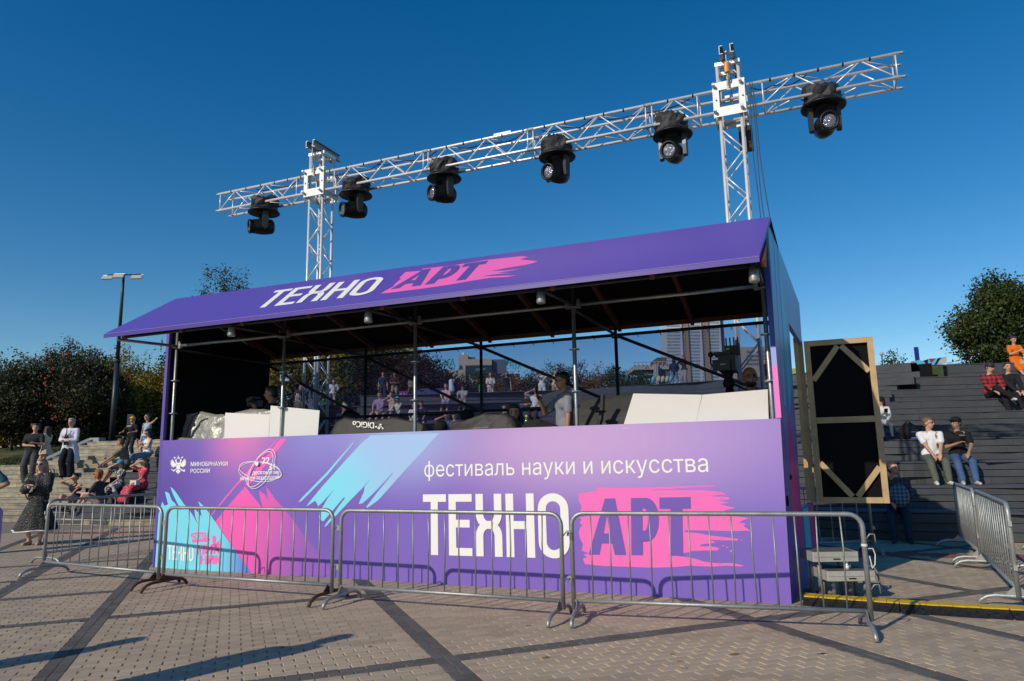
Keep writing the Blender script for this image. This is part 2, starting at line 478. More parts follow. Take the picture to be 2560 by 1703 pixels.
for k in range(NT):
    s0 = s_for(TPX[k], TD[k], TZ[k]); TS0.append(s0)
    s_end = s_for(2790, TD[k], TZ[k])
    zlo = 0.0 if k == 0 else TZ[k - 1]; zhi = TZ[k]
    nb = 3 if k < 4 else 2; hb = (zhi - zlo - .03) / nb
    for j in range(nb):
        s = s0; first = True
        while s < s_end - .01:
            L = rr.uniform(1.2, 3.0) if first else 3.1; first = False
            e = min(s + L, s_end)
            a, c = arc(s, TD[k]), arc(e, TD[k]); d = c - a; Lr = d.length - .006
            b = MB(); hh = hb - .011
            b._add([(-Lr / 2, 0, 0), (Lr / 2, 0, 0), (Lr / 2, .024, 0), (-Lr / 2, .024, 0), (-Lr / 2, 0, hh), (Lr / 2, 0, hh), (Lr / 2, .024, hh), (-Lr / 2, .024, hh)],
                   [(0, 1, 5, 4), (1, 2, 6, 5), (2, 3, 7, 6), (3, 0, 4, 7), (4, 5, 6, 7), (3, 2, 1, 0)])
            o = b.build('riser_board', m_deck, terr); m_ = (a + c) / 2
            o.location = (m_.x, m_.y, zlo + j * hb + .006); o.rotation_euler = (rr.uniform(-.02, .02), rr.uniform(-.0012, .0012), math.atan2(d.y, d.x))
            s = e
    s = s0; depth = (TD[k + 1] - TD[k]) if k < NT - 1 else 1.2
    while s < s_end - .01:
        e = min(s + 3.3, s_end); a, c = arc(s, TD[k] + depth / 2 - .012), arc(e, TD[k] + depth / 2 - .012); d = c - a
        b = MB(); b.box((0, 0, -.0125), (d.length - .005, depth, .025)); o = b.build('tread_board', m_deck, terr)
        m_ = (a + c) / 2; o.location = (m_.x, m_.y, zhi + rr.uniform(-.004, .004)); o.rotation_euler = (0, 0, math.atan2(d.y, d.x)); s = e
    # dark carcass behind the boards, and its closed left end
    b = MB(); n = 70
    pts = [arc(s0 + (s_end - s0) * i / n, TD[k] + .45) for i in range(n + 1)] + [arc(s0 + (s_end - s0) * i / n, TD[k] + depth + 1.2) for i in range(n, -1, -1)]
    b.prism([(p.x, p.y) for p in pts], ((0, 0, zlo - .01 if k else 0), (1, 0, 0), (0, 1, 0)), zhi - zlo - .018)
    b.build('carcass', MT['blackboard'], terr)

# ------------------------------------------------------------------ stone stairs, lawn and the ground above
m_stone = mat('beige_stone', (0.32, 0.275, 0.195), 0.85, 0, 0.30, 3.5, 0.2, 60, island=0.20)
stain(m_stone, (0.14, 0.14, 0.125), 1.6, .46, .66)
stairs = struct(bpy.data.objects.new('stone_stairs', None)); link(stairs)
RISE, RUN = 0.14, 0.36
NL, NR, RUNM = 17, 30, .60
s_left, s_mid, s_right = s_for(-420, 0, 0), s_for(520, 6, 2), s_for(925, 14, 4.0)
s_cop0, s_cop1 = s_for(100, 4.0, 1.55), s_for(226, 6.1, 2.45)
def step_ends(n):
    a = s_left if n <= 11 else s_cop0 + (s_cop1 - s_cop0) * min(1, (n - 11) / 6.0) + .25
    return a, (s_mid if n > 4 else TS0[0] + 3)
for n in list(range(1, NL + 1)) + list(range(101, 101 + NR)):
    mid = n > 100; n = n - 100 if mid else n; RN = RUNM if mid else RUN
    a, e = step_ends(n) if not mid else (s_mid + .01, s_right)
    b = MB(); s = a; D = RN * (n - 1)
    while s < e:
        L = rr.choice((.6, .6, .75, .9)); q = min(s + L, e)
        p0, p1 = arc(s + .002, D), arc(q - .002, D); d = (p1 - p0); nn = Vector((-d.y, d.x, 0)).normalized()
        jit = rr.uniform(-.003, .003)
        z0, z1 = RISE * (n - 1) - .02, RISE * n
        f = p0 + nn * jit; f2 = p1 + nn * jit; bk = p0 + nn * (RN + .05); bk2 = p1 + nn * (RN + .05)
        # riser stone set back a little under a 35 mm tread slab
        zt = z1 - .038
        b._add([(f.x + nn.x * .018, f.y + nn.y * .018, z0), (f2.x + nn.x * .018, f2.y + nn.y * .018, z0), (f2.x + nn.x * .018, f2.y + nn.y * .018, zt), (f.x + nn.x * .018, f.y + nn.y * .018, zt)], [(0, 1, 2, 3)])
        vs = [(f.x, f.y, zt), (f2.x, f2.y, zt), (bk2.x, bk2.y, zt), (bk.x, bk.y, zt), (f.x, f.y, z1), (f2.x, f2.y, z1), (bk2.x, bk2.y, z1), (bk.x, bk.y, z1)]
        b._add(vs, [(0, 1, 5, 4), (4, 5, 6, 7), (3, 2, 1, 0), (1, 2, 6, 5), (3, 0, 4, 7)])
        s = q
    b.build('step', m_stone, stairs)
def grass_mat():
    m = mat('lawn_grass', (0.035, 0.06, 0.012), 0.9, 0, 0.3, 3, 0.6, 60)
    stain(m, (0.16, 0.115, 0.035), .55, .50, .66); return m
m_grass = grass_mat()
# hillside: one sheet in (s, D)
ss = np.concatenate([np.linspace(0.5, s_left, 8)[:-1], np.linspace(s_left, s_cop0, 14)[:-1], np.linspace(s_cop0, s_cop1, 10)[:-1], np.linspace(s_cop1, s_mid, 10)[:-1], np.linspace(s_mid, s_right, 12)[:-1], np.linspace(s_right, S_MAX - .5, 110)])
Ds = [0.3, 2.0, 3.95, 4.1, 5.0, 5.7, 6.2, 7.0, 7.9, 8.4, 10, 12, 14.6, 14.8, 17.2, 18.0, 22, 32, 60, 140]
ZTOP = TZ[NT - 1] - .03
def hill_z(s, D):
    if s > s_right: return -.1 if D < 14.7 else ZTOP - .05
    elif s >= s_mid: return .2333 * D - .45 if D < 17.4 else 4.19
    elif s >= s_cop1: z = .39 * D - .45 if D < 6.15 else 2.39
    else:
        lim = 3.95 + (0 if s < s_cop0 else 2.2 * (s - s_cop0) / (s_cop1 - s_cop0))
        z = .39 * D - .45 if D < lim else 1.55 + (D - 3.95) * .20 if D < 8.0 else 2.39
    if D > 10:
        z = 2.39
    return z
hv = []; hf = []
for i, s in enumerate(ss):
    for D in Ds:
        p = arc(float(s), D); hv.append((p.x, p.y, hill_z(float(s), D)))
nD = len(Ds)
for i in range(len(ss) - 1):
    for j in range(nD - 1):
        hf.append((i * nD + j, (i + 1) * nD + j, (i + 1) * nD + j + 1, i * nD + j + 1))
me = bpy.data.meshes.new('hillside'); me.from_pydata(hv, [], hf); me.materials.append(m_grass); me.update()
hill = struct(bpy.data.objects.new('hillside', me)); link(hill)
# grass blades on the lawn in view
b = MB(); rg = random.Random(5)
for _ in range(9000):
    s = rg.uniform(s_left, s_cop1 - .2); lim = 4.0 + (0 if s < s_cop0 else 2.2 * (s - s_cop0) / (s_cop1 - s_cop0)); D = rg.uniform(lim + .05, 11)
    p = arc(s, D); z = hill_z(s, D); a = rg.uniform(0, PI); h = rg.uniform(.05, .13); wv_ = .02
    b._add([(p.x - wv_ * math.cos(a), p.y - wv_ * math.sin(a), z - .01), (p.x + wv_ * math.cos(a), p.y + wv_ * math.sin(a), z - .01), (p.x + rg.uniform(-.05, .05), p.y + rg.uniform(-.05, .05), z + h)], [(0, 1, 2)])
stuff(b.build('grass', m_grass))
# coping of the lawn and the pale kerb behind it
m_cop = mat('grey_granite_coping', (0.27, 0.27, 0.265), 0.7, 0, .1, 6)
b = MB(); p0 = arc(s_cop0, 4.0); p1 = arc(s_cop1, 6.2)
b.beam((p0.x, p0.y, 1.45), (p1.x, p1.y, 2.33), .32, .42)
p2 = arc(s_cop1 + .55, 6.2); b.beam((p1.x, p1.y, 2.33), (p2.x, p2.y, 2.33), .3, .42)
cop = b.build('retaining_coping', m_cop); tag(cop, 'sloping grey stone coping between the lawn and the stone stairs', 'low wall')
b = MB(); pr = None
for i in range(13):
    s = s_left + (s_mid - s_left) * i / 12; p = arc(s, 9.4, 2.45)
    if pr: b.beam(pr, p, .35, .16)
    pr = p
struct(b.build('path_kerb', m_stone))
# ------------------------------------------------------------------ the booth; local x along the front, y into the depth
YAW = 0.3932758; PWd, PHt = 8.755, 1.842
BT = thing('control_booth', 'long purple festival control booth with slanted roof, scaffold posts and printed front panel', 'booth', (BLV.x, BLV.y, 0), -YAW)
def loc_(p): d = Vector(p) - BLV; return Vector((d.dot(BU), d.dot(BN), d.z))
def Lf(px, py, v=0.0):
    "booth-local point seen at a pixel on the plane y = v"
    d = ray(px, py); t = (v - (EYEV - BLV).dot(BN)) / d.dot(BN); return loc_(EYEV + d * t)
def wld(p): return BLV + BU * p[0] + BN * p[1] + Vector((0, 0, p[2]))

def lin_mat(name, base, blobs, rough=0.45, lin=None, corr=False):
    "printed sheet: base colour, soft blobs (x, z, rx, rz, colour) and linear fades ((x,z),(x,z),colour) in object space"
    m = bpy.data.materials.new(name); m.use_nodes = True; n = m.node_tree; N = n.nodes; L = n.links
    b = N['Principled BSDF']; b.inputs['Roughness'].default_value = rough
    tc = N.new('ShaderNodeTexCoord'); src = None
    rgb = N.new('ShaderNodeRGB'); rgb.outputs[0].default_value = (*base, 1); src = rgb.outputs[0]
    def mixin(fac, col):
        nonlocal src
        mx = N.new('ShaderNodeMix'); mx.data_type = 'RGBA'; L.new(fac, mx.inputs['Factor']); L.new(src, mx.inputs[6]); mx.inputs[7].default_value = (*col, 1); src = mx.outputs[2]
    for (x, z, rx, rz, col) in blobs:
        s = N.new('ShaderNodeVectorMath'); s.operation = 'SUBTRACT'; s.inputs[1].default_value = (x, 0, z); L.new(tc.outputs['Object'], s.inputs[0])
        d = N.new('ShaderNodeVectorMath'); d.operation = 'MULTIPLY'; d.inputs[1].default_value = (1 / rx, 0, 1 / rz); L.new(s.outputs[0], d.inputs[0])
        ln = N.new('ShaderNodeVectorMath'); ln.operation = 'LENGTH'; L.new(d.outputs[0], ln.inputs[0])
        mr = N.new('ShaderNodeMapRange'); mr.interpolation_type = 'SMOOTHSTEP'; mr.inputs['From Min'].default_value = 1.0; mr.inputs['From Max'].default_value = 0.0
        L.new(ln.outputs['Value'], mr.inputs['Value']); mixin(mr.outputs[0], col)
    for (a, c, col) in (lin or []):
        dv = Vector((c[0] - a[0], 0, c[1] - a[1])); l2 = dv.length_squared
        s = N.new('ShaderNodeVectorMath'); s.operation = 'SUBTRACT'; s.inputs[1].default_value = (a[0], 0, a[1]); L.new(tc.outputs['Object'], s.inputs[0])
        d = N.new('ShaderNodeVectorMath'); d.operation = 'DOT_PRODUCT'; d.inputs[1].default_value = tuple(dv / l2); L.new(s.outputs[0], d.inputs[0])
        mr = N.new('ShaderNodeMapRange'); mr.interpolation_type = 'SMOOTHSTEP'; L.new(d.outputs['Value'], mr.inputs['Value']); mixin(mr.outputs[0], col)
    L.new(src, b.inputs['Base Color'])
    if corr:
        sx = N.new('ShaderNodeVectorMath'); sx.operation = 'MULTIPLY'; sx.inputs[1].default_value = (1, 1, .04); L.new(tc.outputs['Object'], sx.inputs[0])
        no = N.new('ShaderNodeTexNoise'); no.inputs['Scale'].default_value = 26; no.inputs['Detail'].default_value = 4; L.new(sx.outputs[0], no.inputs['Vector'])
        bp = N.new('ShaderNodeBump'); bp.inputs['Strength'].default_value = .14; bp.inputs['Distance'].default_value = .012; L.new(no.outputs['Fac'], bp.inputs['Height']); L.new(bp.outputs[0], b.inputs['Normal'])
    return m
K = 1.0
def ph(r, g, b, k=1.0): c = srgb(r, g, b); return tuple(min(.9, x * 1.02 * k) for x in c)
def uz(px, py): p = Lf(px, py); return (p.x, p.z)
def Q8(x, y): return uz(380 + x * .26782, 1080 + y * .26782)
def Q7(x, y): return uz(1400 + x * .36063, 1180 + y * .36063)
def Q6(x, y): return uz(1000 + x * .30608, 1120 + y * .30608)
pk = Q8(900, 60); lb = Q8(2350, 60); li = uz(1420, 1085)
m_front = lin_mat('printed_front', ph(124, 98, 186), [
    (Q8(60, 800)[0], .9, 1.5, 1.6, ph(92, 68, 160)),
    (uz(1700, 1080)[0], 1.75, 3.4, 1.3, ph(166, 138, 202)), (li[0], li[1] - .1, 2.6, .95, ph(192, 156, 206)),
    (Q8(1560, 60)[0], pk[1] + .1, 1.3, 1.0, ph(140, 134, 208)), (pk[0] - .12, pk[1] + .12, .95, .95, ph(214, 122, 186)), (lb[0], lb[1] + .05, 1.3, 1.0, ph(160, 172, 222)),
    (Q8(1700, 900)[0], Q8(1700, 900)[1], 1.2, .9, ph(116, 88, 178))], .42, None, True)
m_purple = lin_mat('purple_panel', ph(94, 76, 168), [(6.6, 3.7, 2.6, .8, ph(112, 90, 172))], .38)
m_purpled = mat('purple_print', ph(94, 76, 160), .45)
m_fascia = mat('purple_fascia', ph(74, 52, 142), .4)
m_wht = mat('white_print', ph(238, 235, 228), .5)
m_pink = mat('pink_print', ph(255, 108, 184), .45)
m_pinkhot = lin_mat('pink_fade_print', ph(248, 92, 178), [], .45, [(Q8(760, 900), Q8(1500, 1250), ph(140, 92, 182))])
m_cyan = lin_mat('cyan_print', ph(120, 216, 236), [], .45, [(Q8(560, 1250), Q8(920, 1330), ph(98, 120, 205))])
m_streak = lin_mat('cyan_streak_print', ph(128, 218, 236), [], .45, [(Q8(1700, 560), Q8(2200, 120), ph(162, 192, 232))])
m_stripe = lin_mat('pink_stripe_print', ph(242, 100, 184), [], .45)
m_letter = mat('purple_letter_print', ph(112, 84, 172), .45)

b = MB(); b.prism([(0, 0), (PWd - .055, 0), (PWd - .02, PHt), (0, PHt)], ((0, .04, 0), (1, 0, 0), (0, 0, 1)), .04); front = b.build('front_panel', m_front, BT)
def pr(name, polys, m, off, fn=None, parent=None, join=False):
    b = MB()
    for i, p in enumerate(polys):
        f = fn or (lambda a, c: (a, -off - (.0002 * i if join else 0), c))
        b.sheet(p, f)
        if not join: b.build(name, m, parent or front); b = MB()
    if join: return b.build(name, m, parent or front)
T8 = lambda L: [Q8(*p) for p in L]
T7 = lambda L: [Q7(*p) for p in L]
pr('printed_shape', [T8([(28, 1262), (62, 760), (98, 650), (118, 690), (150, 676), (122, 556), (142, 563), (162, 575), (185, 640), (215, 665), (245, 715), (275, 735), (235, 660), (200, 590), (172, 512), (190, 524), (222, 560), (300, 675), (345, 720), (395, 800), (432, 868), (404, 790), (395, 715), (440, 760), (465, 795), (450, 700), (432, 645), (470, 680), (510, 725), (560, 795), (650, 930), (745, 1060), (850, 1210), (940, 1338)])], m_cyan, .0015)
pr('printed_shape', [T8([(870, 508), (890, 530), (935, 610), (900, 545), (1010, 685), (1060, 752), (1030, 690), (1018, 640), (1005, 590), (1003, 550), (1040, 575), (1060, 590), (1085, 640), (1068, 512), (1105, 560), (1160, 640), (1225, 700), (1300, 800), (1420, 960), (1540, 1110), (1640, 1250), (1708, 1338), (942, 1338), (850, 1206), (745, 1056), (655, 930), (588, 838), (640, 780), (720, 680), (800, 590)])], m_pinkhot, .0015)
pr('printed_shape', [T8([(1258, 64), (1196, 66), (1100, 190), (900, 440), (870, 490), (900, 500), (930, 470), (1080, 290)]), T8([(1168, 66), (1180, 66), (845, 452), (800, 492), (735, 570), (600, 730), (550, 790), (556, 770), (690, 600), (800, 470)])], m_stripe, .0015)
pr('printed_shape', [T8([(1892, 92), (1870, 105), (1620, 390), (1385, 630), (1368, 660), (1400, 642), (1640, 400)]),
    T8([(2042, 34), (1965, 96), (1810, 262), (1580, 520), (1462, 664), (1440, 697), (1525, 642), (1552, 690), (1540, 705), (1590, 660), (1702, 535), (1640, 620), (1600, 690), (1572, 745), (1558, 790), (1565, 818), (1600, 835), (1665, 760), (1795, 606), (1800, 622), (1740, 700), (1690, 780), (1640, 835), (1608, 885), (1625, 880), (1700, 800), (1850, 640), (1960, 530), (2040, 436), (1985, 512), (1978, 560), (1930, 672), (1962, 668), (2010, 628), (2080, 560), (2255, 374), (2245, 395), (2100, 570), (2000, 700), (2010, 710), (2110, 640), (2330, 396), (2684, 12)])], m_streak, .0015)
# pink brush mark behind the word on the front
BR_F = [(130, 150), (260, 130), (245, 108), (420, 112), (640, 108), (820, 100), (1010, 96), (1075, 95), (1070, 102), (900, 108), (760, 118), (660, 122), (632, 130), (760, 127), (1000, 128), (1130, 142), (1155, 158), (1090, 160), (1040, 168), (1170, 175), (1175, 190), (1095, 199), (1175, 212), (1110, 225), (1212, 250), (1160, 262), (1100, 290), (1200, 305), (1312, 320), (1280, 332), (1240, 350), (1290, 360), (1272, 375), (1320, 408), (1200, 410), (870, 404), (862, 416), (960, 425), (1040, 440), (1190, 458), (1240, 466), (1230, 476), (1120, 474), (1040, 470), (1080, 490), (980, 503), (970, 515), (1050, 516), (1105, 528), (1090, 545), (1000, 545), (920, 548), (880, 560), (745, 575), (880, 590), (930, 600), (1000, 622), (1080, 632), (1200, 632), (1278, 650), (1250, 656), (1150, 650), (1060, 657), (900, 650), (800, 660), (640, 664), (300, 652), (175, 640), (165, 618), (160, 600), (192, 590), (160, 575), (200, 565), (150, 545), (160, 500), (138, 460), (130, 420), (140, 385), (157, 372), (135, 352), (152, 332), (135, 315), (228, 300), (140, 288), (150, 240), (130, 200)]
specks = [[(1150, 520), (1165, 518), (1160, 532)], [(1175, 545), (1195, 540), (1190, 560)], [(1105, 628), (1120, 640), (1100, 645)], [(1255, 465), (1265, 470), (1250, 478)], [(1128, 505), (1140, 515), (1125, 520)]]
pr('brush_mark', [T7(BR_F)] + [T7(s) for s in specks], m_pink, .0015)

# lettering ------------------------------------------------------------
def ribbon(path, wd, closed=False):
    P = [Vector((a, c)) for a, c in path]; k = len(P); quads = []; Ls = []; Rs = []
    for i in range(k):
        if closed: d = P[(i + 1) % k] - P[i - 1]
        else: d = P[min(i + 1, k - 1)] - P[max(i - 1, 0)]
        d.normalize(); n = Vector((-d.y, d.x)) * (wd / 2); Ls.append(P[i] + n); Rs.append(P[i] - n)
    for i in range(k if closed else k - 1):
        j = (i + 1) % k; quads.append([tuple(Rs[i]), tuple(Rs[j]), tuple(Ls[j]), tuple(Ls[i])])
    return quads
def R_(x0, y0, x1, y1): return [[(x0, y0), (x1, y0), (x1, y1), (x0, y1)]]
def word_techno():
    "letters in a 2.41 x 1 box (width x height)"
    t = .125; out = []
    out.append(R_(0, .875, .41, 1) + R_(.14, 0, .265, .876))
    x = .455; out.append(R_(x, 0, x + .125, 1) + R_(x + .12, .875, x + .40, 1) + R_(x + .12, .455, x + .36, .58) + R_(x + .12, 0, x + .40, .125))
    x = .92; w_ = .435; r = (w_ - t) / 2; top = [(x + t / 2, 1), (x + t / 2, .68)] + [(x + w_ / 2 - r * math.cos(a), .68 - .185 * math.sin(a)) for a in np.linspace(.1, PI - .1, 12)] + [(x + w_ - t / 2, .68), (x + w_ - t / 2, 1)]
    bot = [(a, 1.0 - c) for a, c in top]
    out.append(ribbon(top, t) + ribbon(bot, t) + R_(x + .13, .44, x + w_ - .13, .56))
    x = 1.42; out.append(R_(x, 0, x + t, 1) + R_(x + .33, 0, x + .455, 1) + R_(x + .12, .44, x + .335, .565))
    x = 1.935; w_ = .475; r = (w_ - t) / 2
    pth = [(x + w_ / 2 - r * math.cos(a), .76 + .178 * math.sin(a)) for a in np.linspace(0, PI, 14)] + [(x + w_ / 2 + r * math.cos(a), .24 - .178 * math.sin(a)) for a in np.linspace(0, PI, 14)]
    out.append(ribbon(pth, t, True)); return out
def word_art():
    t = .19; out = []
    out.append([[(0, 0), (.21, 0), (.262, .25), (.30, .44), (.345, .7), (.31, 1)], [(.31, 1), (.345, .7), (.39, .44), (.435, .25), (.49, 0), (.70, 0), (.50, 1)], [(.2, .07 + .13), (.48, .07 + .13), (.45, .38), (.24, .38)]])
    x = .79; bowl = [(x + .15, .905)] + [(x + .27 + .13 * math.sin(a), .62 + .285 * math.cos(a)) for a in np.linspace(.0, PI, 14)] + [(x + .15, .335)]
    out.append(R_(x, 0, x + .21, 1) + ribbon(bowl, .19))
    x = 1.30; out.append(R_(x, .8, x + .545, 1) + R_(x + .19, 0, x + .40, .81)); return out
def put_word(letters, name, m, fn, parent):
    org = fn(0, 0); nrm = (fn(1, 0) - org).cross(fn(0, 1) - org).normalized()
    for polys in letters:
        b = MB()
        for k, p in enumerate(polys): b.sheet(p, lambda a, c: fn(a, c) + nrm * (.0003 * (k % 24)))
        b.build(name, m, parent)
def affine(o, bx, by, off):
    "3-d affine map from unit box: o origin, bx at (1,0), by at (0,1)"
    o, bx, by = Vector(o), Vector(bx), Vector(by); ex, ey = bx - o, by - o; n = ex.cross(ey).normalized() * off
    return lambda a, c: o + ex * a + ey * c + n
def P2(q, off): return Vector((q[0], -off, q[1]))
# front word: corners of the white word read off the photograph
o, bx_, by_ = P2(Q6(190, 872), .0), P2(Q6(1392, 905), 0), P2(Q6(188, 380), 0)
f0 = affine(o, bx_, by_, .003); put_word(word_techno(), 'letter', m_wht, lambda a, c: f0(a / 2.41, c), front)
o, bx_, by_ = P2(Q7(198, 574), 0), P2(Q7(915, 583), 0), P2(Q7(198, 187), 0)
f1 = affine(o, bx_, by_, .003); put_word(word_art(), 'letter', m_letter, lambda a, c: f1(a / 1.845, c), front)

def text_contours(body, shear=0.0, spacing=1.0, res=5):
    c = bpy.data.curves.new('text', 'FONT'); c.body = body; c.shear = shear; c.space_character = spacing
    o = bpy.data.objects.new('text', c); COL.objects.link(o)
    dg = bpy.context.evaluated_depsgraph_get(); cv = o.evaluated_get(dg).to_curve(dg); out = []
    for s in cv.splines:
        P = []
        if s.type == 'BEZIER':
            bp = s.bezier_points; n = len(bp)
            for i in range(n):
                p0, p1 = bp[i], bp[(i + 1) % n]
                A, B, D, E = p0.co, p0.handle_right, p1.handle_left, p1.co
                straight = (B - A).cross(E - A).length < 1e-5 and (D - A).cross(E - A).length < 1e-5
                for j in range(1 if straight else res):
                    t = j / res; q = A * (1 - t) ** 3 + B * 3 * t * (1 - t) ** 2 + D * 3 * t * t * (1 - t) + E * t ** 3; P.append((q.x, q.y))
        else: P = [(q.co.x, q.co.y) for q in s.points]
        Q = []
        for q in P:
            if not Q or (abs(q[0] - Q[-1][0]) + abs(q[1] - Q[-1][1])) > 1e-5: Q.append(q)
        while len(Q) > 2 and abs(Q[0][0] - Q[-1][0]) + abs(Q[0][1] - Q[-1][1]) < 1e-5: Q.pop()
        if len(Q) > 2: out.append(Q)
    o.to_curve_clear() if hasattr(o, 'to_curve_clear') else None
    bpy.data.objects.remove(o); bpy.data.curves.remove(c); return out
def _area(P): return .5 * sum(P[i][0] * P[(i + 1) % len(P)][1] - P[(i + 1) % len(P)][0] * P[i][1] for i in range(len(P)))
def _inside(pt, P):
    x, y = pt; r = False; n = len(P)
    for i in range(n):
        (x0, y0), (x1, y1) = P[i], P[(i + 1) % n]
        if (y0 > y) != (y1 > y) and x < (x1 - x0) * (y - y0) / (y1 - y0) + x0: r = not r
    return r
def scan_fill(cs, bold=0.0):
    "non-zero winding fill of closed outlines as thin horizontal trapezoids"
    ed = []
    for P in cs:
        for i in range(len(P)):
            (xa, ya), (xb, yb) = P[i], P[(i + 1) % len(P)]
            if abs(ya - yb) > 1e-7: ed.append((xa, ya, xb, yb))
    ys = sorted({round(q, 5) for e in ed for q in (e[1], e[3])}); st = (ys[-1] - ys[0]) / 26; lv = [ys[0]]
    for y in ys[1:]:
        if y - lv[-1] < 4e-4: continue
        k = max(1, math.ceil((y - lv[-1]) / st)); y0 = lv[-1]; lv += [y0 + (y - y0) * (j + 1) / k for j in range(k)]
    out = []
    for ya, yb in zip(lv, lv[1:]):
        m_ = (ya + yb) / 2; hit = []
        for (x0, y0, x1, y1) in ed:
            lo, hi = min(y0, y1), max(y0, y1)
            if lo < m_ <= hi:
                f = lambda y: x0 + (x1 - x0) * (min(max(y, lo), hi) - y0) / (y1 - y0)
                hit.append((f(m_), f(ya), f(yb), 1 if y1 > y0 else -1))
        hit.sort(); w_ = 0; L_ = None
        for h in hit:
            if w_ == 0: L_ = h
            w_ += h[3]
            if w_ == 0: out.append([(L_[1] - bold, ya), (h[1] + bold, ya), (h[2] + bold, yb), (L_[2] - bold, yb)])
    return out
def put_text(name, body, fn, m, parent, bold=0.0, shear=0.0, spacing=1.0):
    "text stretched onto the unit box of fn, one object per letter"
    cs = text_contours(body, shear, spacing)
    xs = [q[0] for P in cs for q in P]; ys = [q[1] for P in cs for q in P]; x0, x1, y0, y1 = min(xs) - bold, max(xs) + bold, min(ys), max(ys)
    rg_ = sorted([(min(q[0] for q in P), max(q[0] for q in P), P) for P in cs], key=lambda t: t[0]); groups = []
    for lo, hi, P in rg_:
        if groups and lo < groups[-1][1] - .01: groups[-1][1] = max(hi, groups[-1][1]); groups[-1][2].append(P)
        else: groups.append([lo, hi, [P]])
    objs = []
    for lo, hi, Ps in groups:
        b = MB()
        for q in scan_fill(Ps, bold): b._add([fn((x - x0) / (x1 - x0), (y - y0) / (y1 - y0)) for x, y in q], [(0, 1, 2, 3)])
        objs.append(b.build('letter', m, parent))
    return objs
def box_fn(p0, p1, p2, off=.003):     # lower left, lower right, upper left as (u, z)
    return affine(P2(p0, 0), P2(p1, 0), P2(p2, 0), off)
# festival line: ф descends and ascends, so the box runs from its foot to its head
put_text('lettering', 'фестиваль науки и искусства', box_fn(uz(1061, 1203), uz(1772, 1193), uz(1061, 1153)), m_wht, front, .0)
put_text('lettering', 'МИНОБРНАУКИ', box_fn(Q8(362, 320), Q8(706, 316), Q8(364, 280)), m_wht, front, .016)
put_text('lettering', 'РОССИИ', box_fn(Q8(360, 384), Q8(540, 381), Q8(362, 344)), m_wht, front, .016)
put_text('lettering', '22', box_fn(Q8(1024, 298), Q8(1098, 296), Q8(1026, 238)), m_wht, front, .03)
put_text('lettering', '31', box_fn(Q8(1088, 358), Q8(1148, 356), Q8(1090, 298)), m_wht, front, .03)
put_text('lettering', 'десятилетие', box_fn(Q8(936, 406), Q8(1190, 402), Q8(938, 368)), m_wht, front, .022)
put_text('lettering', 'науки и технологий', box_fn(Q8(824, 462), Q8(1188, 450), Q8(826, 410)), m_wht, front, .022)
rings = []
for (c, a, bb, th) in (((1010, 372), 198, 92, 4), ((1018, 362), 200, 80, 10), ((1036, 345), 88, 205, 29), ((1022, 348), 78, 190, 33)):
    pts = []
    for i in range(40):
        q = 2 * PI * i / 40; x, y = a * math.cos(q), bb * math.sin(q); t = math.radians(th)
        pts.append(Q8(c[0] + x * math.cos(t) - y * math.sin(t), c[1] + x * math.sin(t) + y * math.cos(t)))
    rings += ribbon(pts, .0075, True)
dot = [Q8(993 + 17 * math.cos(i * PI / 8), 297 + 19 * math.sin(i * PI / 8)) for i in range(16)][::-1]
pr('orbit_emblem', rings + [dot], m_wht, .003, join=True)
# two-headed eagle crest
def eagle():
    out = []
    def half(pts): 
        out.append([(a, c) for a, c in pts]); out.append([(-a, c) for a, c in pts][::-1])
    half([(0, .62), (.10, .66), (.15, .76), (.13, .85), (.20, .90), (.27, .86), (.36, .83), (.27, .80), (.24, .72), (.22, .60), (.14, .50), (0, .46)])
    half([(.10, .92), (.14, 1.0), (.19, .96), (.24, 1.0), (.28, .92)])
    out.append([(-.11, 1.02), (-.13, 1.14), (-.06, 1.09), (0, 1.2), (.06, 1.09), (.13, 1.14), (.11, 1.02)])
    out.append([(-.02, 1.18), (.02, 1.18), (.02, 1.3), (-.02, 1.3)]); out.append([(-.06, 1.22), (.06, 1.22), (.06, 1.25), (-.06, 1.25)])
    half([(.16, .52), (.30, .62), (.42, .80), (.52, 1.0), (.56, .98), (.50, .80), (.60, .93), (.63, .90), (.56, .74), (.67, .82), (.69, .78), (.58, .62), (.69, .66), (.70, .61), (.58, .50), (.68, .50), (.67, .45), (.54, .39), (.62, .35), (.58, .31), (.44, .30), (.48, .22), (.42, .21), (.30, .28), (.18, .34)])
    half([(.36, 1.06), (.42, 1.16), (.36, 1.2), (.31, 1.14), (.28, 1.2), (.24, 1.1), (.3, 1.02)])
    half([(0, .44), (.15, .48), (.17, .2), (.1, .06), (0, -.02)])
    half([(.12, .14), (.30, .02), (.42, -.02), (.46, -.10), (.38, -.08), (.40, -.16), (.33, -.10), (.28, -.14), (.26, -.04), (.10, .06)])
    half([(0, -.04), (.10, .0), (.2, -.14), (.17, -.26), (.12, -.2), (.09, -.36), (.04, -.28), (0, -.46)])
    out.append([(.52, .0), (.58, .02), (.6, -.1), (.54, -.12)]); out.append([(-.62, .06), (-.56, .1), (-.36, -.14), (-.4, -.18)]); out.append([(.42, -.2), (.6, -.2), (.6, -.04), (.42, -.04)])
    return out
ec, ex_, ey_ = P2(Q8(246, 352), 0), P2(Q8(322, 350), 0), P2(Q8(248, 226), 0)
fe = affine(ec, ec + (ex_ - ec) / .7, ec + (ey_ - ec) / 1.25, .003)
pr('eagle_crest', eagle(), m_wht, 0, fe, join=True)
